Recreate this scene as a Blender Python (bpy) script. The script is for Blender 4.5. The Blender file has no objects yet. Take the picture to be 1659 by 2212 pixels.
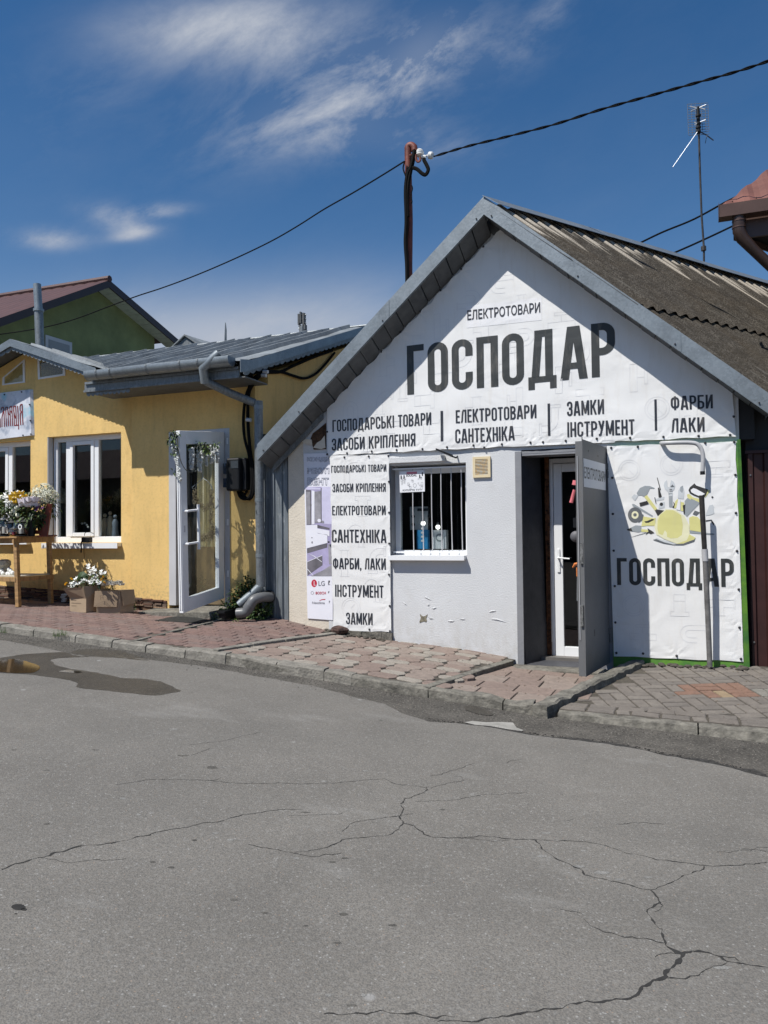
import bpy, bmesh, math, random
from mathutils import Vector, Matrix, noise
random.seed(7)
S = bpy.context.scene
COL = S.collection
R = math.radians
# ------------------------------------------------------------------ camera
F_, CX_, CY_ = 1661., 829.5, 1106.          # focal length and centre in the 1659 x 2212 measuring grid
YAW, PIT, ROLL = R(21.4), math.atan(44/1661.), .01
CAMP = Vector((0, -7.69, 1.45))
cam_d = bpy.data.cameras.new('camera'); cam = bpy.data.objects.new('camera', cam_d); COL.objects.link(cam)
cam_d.sensor_fit = 'VERTICAL'; cam_d.sensor_height = 36; cam_d.lens = F_/2212*36
cam_d.clip_start = .05; cam_d.clip_end = 3000
cam_d.shift_x = 0; cam_d.shift_y = 0
cam.location = CAMP
fwd = Vector((-math.sin(YAW)*math.cos(PIT), math.cos(YAW)*math.cos(PIT), math.sin(PIT)))
rt0 = Vector((math.cos(YAW), math.sin(YAW), 0)); up0 = rt0.cross(fwd)
rt = rt0*math.cos(ROLL) - up0*math.sin(ROLL); up = up0*math.cos(ROLL) + rt0*math.sin(ROLL)
cam.matrix_world = Matrix.Translation(CAMP) @ Matrix((rt, up, -fwd)).transposed().to_4x4()
S.camera = cam
# ------------------------------------------------------------------ light
SUN = Vector((.62, 1.0, -1.81)).normalized()       # direction the light travels
sd = bpy.data.lights.new('sun', 'SUN'); sd.energy = 4.6; sd.angle = R(.5); sd.color = (1, .965, .91)
so = bpy.data.objects.new('sun', sd); COL.objects.link(so)
so.rotation_euler = SUN.to_track_quat('-Z', 'Y').to_euler(); so.location = (-10, -20, 30)
W = bpy.data.worlds.new('World'); S.world = W; W.use_nodes = True
nt = W.node_tree; nt.nodes.clear()
def wn(t, **k):
    n = nt.nodes.new(t)
    for a, b in k.items(): setattr(n, a, b)
    return n
sky = wn('ShaderNodeTexSky', sky_type='NISHITA', sun_disc=False)
sky.sun_elevation = math.asin(-SUN.z)
sky.sun_rotation = math.atan2(-SUN.x, -SUN.y)
sky.altitude = 300; sky.air_density = 1.0; sky.dust_density = .35; sky.ozone_density = 3.2
bg = wn('ShaderNodeBackground'); bg.inputs[1].default_value = .075
wo = wn('ShaderNodeOutputWorld')
L = nt.links.new
tc = wn('ShaderNodeTexCoord')
def pray(px, py):
    u = (px-CX_)/F_; v = -(py-CY_)/F_
    return (fwd + rt*u + up*v)
def mathn(op, a, b=None, c=None):
    n = wn('ShaderNodeMath', operation=op)
    for i, x in enumerate((a, b, c)):
        if x is None: continue
        if isinstance(x, (int, float)): n.inputs[i].default_value = x
        else: L(x, n.inputs[i])
    return n.outputs[0]
def dotn(v):
    n = wn('ShaderNodeVectorMath', operation='DOT_PRODUCT'); L(tc.outputs['Generated'], n.inputs[0]); n.inputs[1].default_value = tuple(v); return n.outputs['Value']
# cirrus: streaked noise over the whole dome, gathered into soft banks (direction, half width, half height, tilt, strength)
mp = wn('ShaderNodeMapping'); mp.inputs['Rotation'].default_value = (0, R(-24), R(10)); mp.inputs['Scale'].default_value = (1.0, 1.0, 2.3)
L(tc.outputs['Generated'], mp.inputs[0])
nz = wn('ShaderNodeTexNoise'); nz.inputs['Scale'].default_value = 9.0; nz.inputs['Detail'].default_value = 10; nz.inputs['Roughness'].default_value = .66; nz.inputs['Distortion'].default_value = .22
cG = pray(800, 180).normalized(); aG = (pray(850, 155).normalized()-cG).normalized(); bG = cG.cross(aG)
cb3 = wn('ShaderNodeCombineXYZ'); L(mathn('MULTIPLY', dotn(aG), .62), cb3.inputs[0]); L(mathn('MULTIPLY', dotn(bG), 1.35), cb3.inputs[1]); L(mathn('MULTIPLY', dotn(cG), .8), cb3.inputs[2])
L(cb3.outputs[0], nz.inputs[0])
nf = mathn('MULTIPLY_ADD', nz.outputs[0], 4.0, -1.75)
nf = mathn('MINIMUM', mathn('MAXIMUM', nf, 0), 1)
banks = [(780,195,180,48,-22,.70), (915,115,70,32,-35,.5), (500,62,150,40,-6,.42), (905,118,50,30,-50,.35), (1190,26,36,18,-40,.34), (700,290,190,34,3,.20), (590,705,330,75,-3,.62), (390,735,260,50,0,.45),
         (262,475,46,18,12,.50), (345,455,40,9,-4,.62), (108,517,44,14,0,.55), (290,505,34,8,-12,.5), (200,190,90,30,0,.10), (1100,110,50,26,-10,.22), (40,290,90,40,0,.06), (640,130,120,40,-10,.22), (860,300,120,30,5,.2)]
tot = None
for (bx, by, hw, hh, tl, st) in banks:
    c0 = pray(bx, by).normalized()
    ax = (pray(bx+50*math.cos(R(tl)), by+50*math.sin(R(tl))).normalized()-c0).normalized()
    ay = c0.cross(ax)
    A = mathn('MULTIPLY', dotn(ax), F_/hw/1.12); B = mathn('MULTIPLY', dotn(ay), F_/hh/1.12)
    offA = ax.dot(c0)*F_/hw/1.12; offB = ay.dot(c0)*F_/hh/1.12
    A = mathn('SUBTRACT', A, offA); B = mathn('SUBTRACT', B, offB)
    r2 = mathn('ADD', mathn('MULTIPLY', A, A), mathn('MULTIPLY', B, B))
    g = mathn('EXPONENT', mathn('MULTIPLY', r2, -.8))
    front = mathn('GREATER_THAN', dotn(c0), 0)
    g = mathn('MULTIPLY', mathn('MULTIPLY', g, st*1.5), front)
    if by > 600 or (bx, by) in ((500,62),): g = mathn('MULTIPLY', g, .62 if by > 600 else .9); smooth_ = g if 'smooth_' not in globals() else (mathn('ADD', smooth_, g) if by > 600 else smooth_)
    if by > 600: continue
    tot = g if tot is None else mathn('ADD', tot, g)
tot = mathn('ADD', tot, .02)
cm = mathn('MULTIPLY', tot, mathn('MULTIPLY_ADD', nf, .88, .12))
cm = mathn('ADD', cm, mathn('MULTIPLY', smooth_, mathn('MULTIPLY_ADD', nf, .25, .85)))
# low white veil towards the horizon
sep = wn('ShaderNodeSeparateXYZ'); L(tc.outputs['Generated'], sep.inputs[0])
veil = mathn('MULTIPLY', mathn('EXPONENT', mathn('MULTIPLY', mathn('MAXIMUM', sep.outputs[2], 0), -6.5)), .55)
nz2 = wn('ShaderNodeTexNoise'); nz2.inputs['Scale'].default_value = 3.0; nz2.inputs['Detail'].default_value = 5; L(mp.outputs[0], nz2.inputs[0])
veil = mathn('MULTIPLY', veil, mathn('MULTIPLY_ADD', nz2.outputs[0], 1.1, .4))
cm = mathn('MINIMUM', mathn('ADD', cm, veil), .95)
hs = wn('ShaderNodeHueSaturation'); hs.inputs['Saturation'].default_value = 1.3; hs.inputs['Value'].default_value = 1.0
L(sky.outputs[0], hs.inputs['Color'])
mx = wn('ShaderNodeMix', data_type='RGBA'); L(cm, mx.inputs[0]); L(hs.outputs[0], mx.inputs[6]); mx.inputs[7].default_value = (4.9, 5.3, 6.1, 1)
L(mx.outputs[2], bg.inputs[0]); L(bg.outputs[0], wo.inputs[0])
S.view_settings.view_transform = 'Standard'; S.view_settings.look = 'None'; S.view_settings.exposure = .35; S.view_settings.gamma = 1
S.view_settings.use_curve_mapping = False
# ------------------------------------------------------------------ measuring helpers: a pixel of the photo onto a real plane
def PY(px, py, y=0.):
    d = pray(px, py); t = (y-CAMP.y)/d.y; return CAMP + d*t
def PX(px, py, x):
    d = pray(px, py); t = (x-CAMP.x)/d.x; return CAMP + d*t
def PZ(px, py, z=0.):
    d = pray(px, py); t = (z-CAMP.z)/d.z; return CAMP + d*t
def interp(tab, x):
    if x <= tab[0][0]: return tab[0][1]
    for (a, b), (c, d) in zip(tab, tab[1:]):
        if x <= c: return b+(d-b)*(x-a)/(c-a)
    return tab[-1][1]
# ------------------------------------------------------------------ materials
MATS = {}
def mat(name, col, rough=.7, metal=0., var=.12, vscale=6., bump=0., bscale=60., col2=None, cscale=None, spec=.5, stretch=None, detail=5, extra=None, emis=None):
    if name in MATS: return MATS[name]
    m = bpy.data.materials.new(name); m.use_nodes = True; t = m.node_tree; b = t.nodes['Principled BSDF']
    b.inputs['Roughness'].default_value = rough; b.inputs['Metallic'].default_value = metal; b.inputs['Specular IOR Level'].default_value = spec
    l = t.links.new
    g = t.nodes.new('ShaderNodeNewGeometry'); src = g.outputs['Position']
    if stretch:
        mpn = t.nodes.new('ShaderNodeMapping'); mpn.inputs['Scale'].default_value = stretch; l(src, mpn.inputs[0]); src2 = mpn.outputs[0]
    else: src2 = src
    n = t.nodes.new('ShaderNodeTexNoise'); n.inputs['Scale'].default_value = vscale; n.inputs['Detail'].default_value = detail; n.inputs['Roughness'].default_value = .65
    l(src2, n.inputs[0])
    rp = t.nodes.new('ShaderNodeValToRGB'); c2 = col2 or tuple(c*(1-2*var) for c in col)
    rp.color_ramp.elements[0].position = .32; rp.color_ramp.elements[1].position = .68
    rp.color_ramp.elements[0].color = (*c2, 1); rp.color_ramp.elements[1].color = (*(tuple(min(1, c*(1+var*.5)) for c in col) if not col2 else col), 1)
    l(n.outputs[0], rp.inputs[0]); out = rp.outputs[0]
    if extra: out = extra(t, l, src, out, b)
    l(out, b.inputs['Base Color'])
    if bump:
        n2 = t.nodes.new('ShaderNodeTexNoise'); n2.inputs['Scale'].default_value = bscale; n2.inputs['Detail'].default_value = 4; l(src2, n2.inputs[0])
        bp = t.nodes.new('ShaderNodeBump'); bp.inputs['Strength'].default_value = bump; bp.inputs['Distance'].default_value = .01; l(n2.outputs[0], bp.inputs['Height']); l(bp.outputs[0], b.inputs['Normal'])
    if emis: b.inputs['Emission Color'].default_value = (*emis[0], 1); b.inputs['Emission Strength'].default_value = emis[1]
    MATS[name] = m; return m
def T(t, l, kind, **k):
    n = t.nodes.new(kind)
    for a, b in k.items():
        if a.startswith('i_'):
            key = a[2:]; key = int(key) if key.isdigit() else key
            if hasattr(b, 'links') or isinstance(b, bpy.types.NodeSocket): l(b, n.inputs[key])
            else: n.inputs[key].default_value = b
        else: setattr(n, a, b)
    return n
def mixc(t, l, fac, a, b, mode='MIX'):
    n = t.nodes.new('ShaderNodeMix'); n.data_type = 'RGBA'; n.blend_type = mode
    for i, x in ((0, fac), (6, a), (7, b)):
        if isinstance(x, bpy.types.NodeSocket): l(x, n.inputs[i])
        elif i == 0: n.inputs[0].default_value = x
        else: n.inputs[i].default_value = (*x, 1)
    return n.outputs[2]
def noisef(t, l, src, scale, lo, hi, detail=4, stretch=None, rough=.6):
    if stretch: src = T(t, l, 'ShaderNodeMapping', i_0=src, i_Scale=stretch).outputs[0]
    n = T(t, l, 'ShaderNodeTexNoise', i_0=src, i_Scale=scale, i_Detail=detail, i_Roughness=rough)
    return T(t, l, 'ShaderNodeMapRange', i_0=n.outputs[0], i_1=lo, i_2=hi).outputs[0]
def voro(t, l, src, scale, lo, hi, feature='F1'):
    n = T(t, l, 'ShaderNodeTexVoronoi', feature=feature, i_0=src, i_Scale=scale)
    return T(t, l, 'ShaderNodeMapRange', i_0=n.outputs['Distance'], i_1=lo, i_2=hi).outputs[0]
def zfade(t, l, src, z0, z1):
    s = T(t, l, 'ShaderNodeSeparateXYZ', i_0=src)
    return T(t, l, 'ShaderNodeMapRange', i_0=s.outputs[2], i_1=z0, i_2=z1).outputs[0]
def mulm(t, l, a, b, op='MULTIPLY'):
    return T(t, l, 'ShaderNodeMath', operation=op, i_0=a, i_1=b).outputs[0]
def asph_extra(dark, light):
    def f(t, l, src, out, b):
        fine = noisef(t, l, src, 140, .44, .60, 3)
        out = mixc(t, l, mulm(t, l, fine, .62), out, dark)
        out = mixc(t, l, mulm(t, l, noisef(t, l, src, 62, .50, .66, 2), .26), out, light)
        out = mixc(t, l, mulm(t, l, noisef(t, l, src, .45, .42, .62, 5), .22), out, dark)
        sp = voro(t, l, src, 60, .26, .16)                       # pale aggregate chips
        spm = mulm(t, l, sp, noisef(t, l, src, 31, .48, .62, 1))
        out = mixc(t, l, spm, out, light)
        warm = mulm(t, l, voro(t, l, src, 48, .17, .10), noisef(t, l, src, 23, .5, .6, 1))
        out = mixc(t, l, mulm(t, l, warm, .6), out, (.30, .22, .16))
        pale = noisef(t, l, src, 1.1, .60, .78, 6, (1, 2.2, 1))
        out = mixc(t, l, mulm(t, l, pale, .5), out, light)
        spots = mulm(t, l, voro(t, l, src, 2.3, .05, .02), noisef(t, l, src, 5, .45, .6, 2))
        out = mixc(t, l, mulm(t, l, spots, .55), out, (.05, .05, .048))
        spots2 = mulm(t, l, voro(t, l, T(t, l, 'ShaderNodeMapping', i_0=src, i_Location=(3.3, 1.7, 0)).outputs[0], 3.1, .075, .04), noisef(t, l, src, 4, .5, .62, 2))
        out = mixc(t, l, mulm(t, l, spots2, .5), out, (.34, .34, .33))
        return out
    return f
M_road = mat('asphalt new', (.186, .173, .153), .9, 0, .10, 1.6, .45, 170, extra=asph_extra((.085, .084, .08), (.27, .265, .25)), spec=.3)
M_road2 = mat('asphalt old', (.104, .096, .084), .92, 0, .25, 3, 1.2, 70, extra=asph_extra((.05, .047, .042), (.28, .26, .23)), spec=.25)
M_wet = mat('asphalt damp', (.060, .053, .043), .5, 0, .2, 5, .8, 110, spec=.4, extra=asph_extra((.05, .047, .04), (.14, .13, .11)))
M_water = mat('puddle water', (.035, .028, .018), .06, 0, .2, 3, .0, spec=.6)
M_crack = mat('crack fill', (.028, .027, .025), .95, 0, .2, 30)
M_dirt = mat('earth', (.085, .075, .06), .95, 0, .3, 8, .8, 40)
M_ground = mat('ground', (.10, .09, .075), .95, 0, .3, 2)
M_joint = mat('sandy joint', (.085, .074, .058), .95, 0, .3, 20, .6, 60)
def conc_extra(t, l, src, out, b):
    out = mixc(t, l, mulm(t, l, noisef(t, l, src, 40, .5, .7, 3), .5), out, (.09, .085, .075))
    return mixc(t, l, mulm(t, l, noisef(t, l, src, 7, .55, .75, 5), .6), out, (.10, .10, .075))
M_conc = mat('kerb concrete', (.235, .22, .19), .9, 0, .2, 9, .9, 50, extra=conc_extra)
M_conc2 = mat('rough concrete', (.19, .178, .15), .93, 0, .3, 12, 1.2, 35, extra=conc_extra)
PAVE = {}
def pav_mats(key, cols):
    PAVE[key] = [mat(f'paver {key} {i}', c, .88, 0, .12, 14, .6, 90, extra=lambda t, l, s, o, b: mixc(t, l, mulm(t, l, noisef(t, l, s, 55, .5, .72, 3), .35), o, (.11, .095, .085))) for i, c in enumerate(cols)]
pav_mats('red', [(.185, .118, .10), (.165, .108, .094), (.20, .135, .115), (.175, .125, .11)])
pav_mats('pink', [(.235, .178, .148), (.22, .165, .138), (.25, .20, .168), (.29, .26, .22)])
pav_mats('grey', [(.165, .145, .125), (.15, .133, .116), (.178, .158, .136), (.205, .118, .082), (.27, .20, .12), (.20, .19, .165)])
def stucco_extra(t, l, src, out, b):
    st = noisef(t, l, src, 3.2, .50, .8, 6, (3, 3, .5))
    out = mixc(t, l, mulm(t, l, st, .38), out, (.46, .31, .13))
    out = mixc(t, l, mulm(t, l, noisef(t, l, src, 30, .5, .66, 2), .16), out, (.45, .30, .12))
    spl = mulm(t, l, zfade(t, l, src, .95, .62), noisef(t, l, src, 30, .46, .64, 5))
    out = mixc(t, l, mulm(t, l, spl, .45), out, (.30, .22, .13))
    return mixc(t, l, mulm(t, l, noisef(t, l, src, 1.3, .5, .7, 5), .16), out, (.95, .74, .38))
M_yel = mat('yellow stucco', (.86, .59, .23), .93, 0, .045, 2.5, 1.0, 160, extra=stucco_extra, spec=.2)
def wall_extra(t, l, src, out, b):
    low = zfade(t, l, src, .75, .15)
    d = mulm(t, l, low, noisef(t, l, src, 11, .40, .70, 9, (1, 1, .6), .75))
    out = mixc(t, l, mulm(t, l, d, .5), out, (.30, .26, .19))
    d2 = mulm(t, l, noisef(t, l, src, 4.5, .56, .74, 6), .25)
    return mixc(t, l, d2, out, (.46, .45, .43))
M_wall = mat('white grey paint', (.60, .61, .62), .8, 0, .03, 2.2, .35, 70, extra=wall_extra)
M_cream = mat('cream plaster', (.66, .60, .50), .85, 0, .05, 4, .4, 60, extra=wall_extra)
M_greyp = mat('grey paint', (.24, .245, .26), .6, 0, .06, 6, .2, 40)
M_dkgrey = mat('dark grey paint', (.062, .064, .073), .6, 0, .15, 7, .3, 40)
def steel_extra(t, l, src, out, b):
    r = mulm(t, l, noisef(t, l, src, 9, .58, .7, 6), .5)
    return mixc(t, l, r, out, (.13, .12, .11))
M_steel = mat('painted steel door', (.130, .133, .137), .5, 0, .06, 5, .15, 30, extra=steel_extra)
def zinc_extra(t, l, src, out, b):
    sp = T(t, l, 'ShaderNodeTexVoronoi', i_0=src, i_Scale=55)
    m = T(t, l, 'ShaderNodeMapRange', i_0=sp.outputs['Color'], i_1=0, i_2=1).outputs[0]
    return mixc(t, l, mulm(t, l, m, .14), out, (.62, .66, .70))
M_zinc = mat('galvanised sheet', (.215, .245, .262), .45, .5, .14, 4, .12, 30, extra=zinc_extra)
M_zincd = mat('dull galvanised sheet', (.18, .20, .212), .55, .5, .2, 5, .15, 30, stretch=(8, 8, 1), extra=zinc_extra)
M_zincr = mat('zinc roof', (.165, .187, .20), .75, .0, .25, 2.2, .35, 9, extra=zinc_extra)
def slate_extra(t, l, src, out, b):
    m = mixc(t, l, noisef(t, l, src, 60, .42, .60, 3), out, (.045, .039, .031))
    m = mixc(t, l, mulm(t, l, voro(t, l, src, 45, .16, .08), noisef(t, l, src, 13, .46, .6, 2)), m, (.30, .28, .23))
    m = mixc(t, l, mulm(t, l, noisef(t, l, src, 2.2, .45, .68, 7), .45), m, (.07, .055, .038))
    at = T(t, l, 'ShaderNodeAttribute', attribute_name='rc')
    stv = T(t, l, 'ShaderNodeMapping', i_0=at.outputs['Vector'], i_Scale=(9, 1.1, 0)).outputs[0]; m = mixc(t, l, mulm(t, l, noisef(t, l, stv, 1.6, .50, .68, 5), .5), m, (.035, .03, .025)); m = mixc(t, l, mulm(t, l, noisef(t, l, stv, 2.7, .60, .75, 4), .35), m, (.24, .225, .195))
    sx = T(t, l, 'ShaderNodeSeparateXYZ', i_0=at.outputs['Vector'])
    # the part kept clean under the ridge cap: pale streaks running down the waves
    cb = T(t, l, 'ShaderNodeCombineXYZ', i_0=mulm(t, l, sx.outputs[0], 7.0), i_1=mulm(t, l, sx.outputs[1], .55))
    n = T(t, l, 'ShaderNodeTexNoise', i_0=cb.outputs[0], i_Scale=1.1, i_Detail=3, i_Roughness=.7)
    ln = mulm(t, l, mulm(t, l, n.outputs[0], .34, 'SUBTRACT'), 2.3)
    f = T(t, l, 'ShaderNodeMapRange', i_0=mulm(t, l, ln, sx.outputs[1], 'SUBTRACT'), i_1=0, i_2=.09).outputs[0]
    cr = T(t, l, 'ShaderNodeMapRange', i_0=sx.outputs[2], i_1=-.25, i_2=.35).outputs[0]
    return mixc(t, l, mulm(t, l, mulm(t, l, f, cr), .93), m, (.42, .375, .31))
M_slate = mat('weathered fibre cement', (.108, .096, .080), .95, 0, .3, 10, 1.0, 80, extra=slate_extra, spec=.15)
M_maroon = mat('maroon roof sheet', (.075, .030, .027), .6, .0, .15, 3, .1, 10)
M_brown = mat('brown roof sheet', (.20, .085, .06), .5, .1, .15, 3, .1, 10)
M_browng = mat('brown gutter', (.095, .055, .042), .4, .2, .1, 5)
M_fence = mat('oxblood profiled sheet', (.048, .018, .016), .5, .2, .15, 5)
M_black = mat('black', (.012, .012, .013), .6)
M_blackp = mat('black plastic', (.009, .010, .012), .5, 0, .1, spec=.3)
M_rub = mat('black rubber cable', (.009, .009, .009), .9, spec=.1)
M_pvc = mat('white pvc', (.78, .79, .80), .35, 0, .02, 3)
M_pvcg = mat('greyed pvc', (.52, .52, .53), .45, 0, .05, 3)
M_green = mat('green render', (.215, .245, .10), .9, 0, .18, 1.3, .5, 60)
M_greenp = mat('green board', (.17, .36, .03), .6, 0, .18, 2.5, .2, 20, col2=(.025, .13, .04), stretch=(1, 1, 1.4))
M_soff = mat('soffit sheet', (.125, .13, .133), .65, .2, .15, 8)
M_soffw = mat('pale soffit', (.55, .60, .50), .6, 0, .1, 8)
M_wood = mat('raw timber', (.42, .25, .105), .75, 0, .22, 6, .4, 40, stretch=(1, 1, 6))
M_woodh = mat('raw timber rail', (.42, .25, .105), .75, 0, .22, 6, .4, 40, stretch=(6, 6, 1))
M_rot = mat('rotten wood', (.10, .055, .03), .95, 0, .4, 20, 1, 40)
M_redw = mat('dark red wood', (.165, .035, .022), .45, 0, .15, 6)
M_rpole = mat('red oxide pipe', (.18, .045, .028), .6, .1, .25, 9, .2, 30)
M_card = mat('cardboard', (.40, .30, .20), .9, 0, .08, 4, .2, 60)
M_cardd = mat('cardboard flap', (.36, .265, .175), .9, 0, .08, 4, .2, 60)
def bann_extra(t, l, src, out, b):
    n = T(t, l, 'ShaderNodeTexNoise', i_0=T(t, l, 'ShaderNodeMapping', i_0=src, i_Scale=(1, 1, 1.3), i_Rotation=(0, R(30), 0)).outputs[0], i_Scale=1.7, i_Detail=2, i_Roughness=.45, i_Distortion=1.6)
    bp = T(t, l, 'ShaderNodeBump', i_Strength=.28, i_Distance=.03, i_Height=n.outputs[0]); l(bp.outputs[0], b.inputs['Normal'])
    d = mulm(t, l, noisef(t, l, src, 6, .52, .8, 7, (2.5, 1, .45), .7), .24)
    return mixc(t, l, d, out, (.52, .45, .36))
M_ban = mat('banner vinyl', (.765, .765, .755), .5, 0, .015, 3, extra=bann_extra)
M_banb = mat('banner back', (.6, .6, .6), .6)
def pr(name, col, rough=.5): return mat(name, col, rough, 0, .02, 3, extra=bann_extra)
M_ink = pr('print charcoal', (.034, .038, .038)); M_ink2 = pr('print navy', (.022, .026, .036)); M_faint = pr('print faint grey', (.715, .718, .722))
M_py = pr('print yellow', (.66, .63, .26)); M_py2 = pr('print pale yellow', (.76, .74, .50)); M_pg = pr('print grey', (.30, .33, .35)); M_pl = pr('print light grey', (.55, .58, .60)); M_pk = pr('print black', (.03, .03, .03)); M_pd = pr('print dark grey', (.12, .13, .14)); M_pw = pr('print white', (.79, .79, .80))
M_paper = mat('sticker paper', (.80, .81, .83), .55, 0, .02)
M_red = mat('print red', (.55, .03, .06), .5); M_lil = mat('print lilac', (.42, .38, .58), .5, 0, .15, 5); M_lil2 = mat('print pale lilac', (.62, .60, .78), .5, 0, .08, 5); M_pgrey = mat('poster grey', (.16, .15, .17), .5, 0, .2, 7); M_pmid = mat('poster mid', (.34, .33, .36), .5, 0, .3, 4); M_logog = mat('logo grey', (.22, .22, .25), .5)
M_lilw = mat('poster white', (.78, .78, .84), .5, 0, .02)
M_pink = mat('print pink', (.62, .20, .25), .5)
M_screw = mat('screw head', (.06, .06, .065), .45, .5)
M_shiny = mat('shiny screw', (.35, .35, .35), .3, .8)
M_ivory = mat('ivory plastic', (.72, .60, .38), .5, 0, .06); M_slatb = mat('faded slat', (.42, .46, .44), .6, 0, .25, 40, col2=(.60, .38, .14))
M_slabst = [mat(f'stacked stone {i}', c, .85, 0, .2, 20, .8, 70) for i, c in enumerate([(.14, .07, .045), (.20, .10, .06), (.07, .04, .032), (.30, .20, .13), (.16, .11, .08)])]
M_leaf = [mat(f'leaf {i}', c, .6, 0, .25, 15) for i, c in enumerate([(.035, .075, .02), (.06, .11, .02), (.10, .16, .03), (.02, .04, .014)])]
M_stem = mat('stem', (.08, .07, .03), .8)
M_petw = mat('white petal', (.82, .83, .80), .6, 0, .05, 20); M_pety = mat('yellow petal', (.80, .48, .02), .6, 0, .15, 20); M_petc = mat('cream petal', (.78, .78, .62), .6, 0, .08, 20); M_petp = mat('pinkish petal', (.84, .77, .81), .6, 0, .05, 20); M_petv = mat('violet petal', (.12, .03, .16), .6)
M_curt = mat('cream curtain', (.72, .66, .46), .8, 0, .12, 5, stretch=(1, 1, .3))
M_grape = mat('frosted grape', (.62, .64, .62), .3, 0, .12, 20)
M_gold = mat('gold plastic', (.55, .38, .10), .3, .6)
M_orange = mat('orange plastic', (.60, .18, .04), .45); M_tpink = mat('pink plastic', (.62, .16, .18), .45); M_blue = mat('blue carton', (.04, .30, .62), .5)
M_ins = mat('porcelain', (.82, .82, .80), .2)
M_pipeg = mat('grey pvc pipe', (.13, .135, .14), .4, 0, .1, 6); M_pipel = mat('light grey conduit', (.42, .42, .43), .45, 0, .08, 6); M_piped = mat('dark worn pipe', (.05, .045, .042), .5, .2, .3, 10)
M_rope = mat('jute cord', (.30, .24, .15), .9)
M_floor = mat('shop floor', (.14, .13, .12), .6)
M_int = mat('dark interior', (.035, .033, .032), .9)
def glass(name, tint=(.9, .93, .93), trans=.85, rough=.0, ior=1.5):
    m = bpy.data.materials.new(name); m.use_nodes = True; t = m.node_tree; t.nodes.clear(); l = t.links.new
    o = t.nodes.new('ShaderNodeOutputMaterial'); tr = t.nodes.new('ShaderNodeBsdfTransparent'); tr.inputs[0].default_value = (*[c*trans for c in tint], 1)
    gl = t.nodes.new('ShaderNodeBsdfGlossy'); gl.inputs['Roughness'].default_value = rough; gl.inputs[0].default_value = (.9, .92, .95, 1)
    fr = t.nodes.new('ShaderNodeFresnel'); fr.inputs[0].default_value = ior
    mx_ = t.nodes.new('ShaderNodeMixShader'); ge = t.nodes.new('ShaderNodeNewGeometry'); mm = t.nodes.new('ShaderNodeMath'); mm.operation = 'MULTIPLY_ADD'; l(fr.outputs[0], mm.inputs[0]); iv = t.nodes.new('ShaderNodeMath'); iv.operation = 'SUBTRACT'; iv.inputs[0].default_value = 1; l(ge.outputs['Backfacing'], iv.inputs[1]); mm.operation = 'MULTIPLY'; l(iv.outputs[0], mm.inputs[1]); l(mm.outputs[0], mx_.inputs[0]); l(tr.outputs[0], mx_.inputs[1]); l(gl.outputs[0], mx_.inputs[2]); l(mx_.outputs[0], o.inputs[0])
    return m
M_glass = glass('window glass', trans=.90, ior=1.6); M_dglass = glass('door glass', trans=.88, ior=2.4); M_lant = glass('lantern glass', (.97, .96, .94), .96, .08, 1.7)
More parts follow.
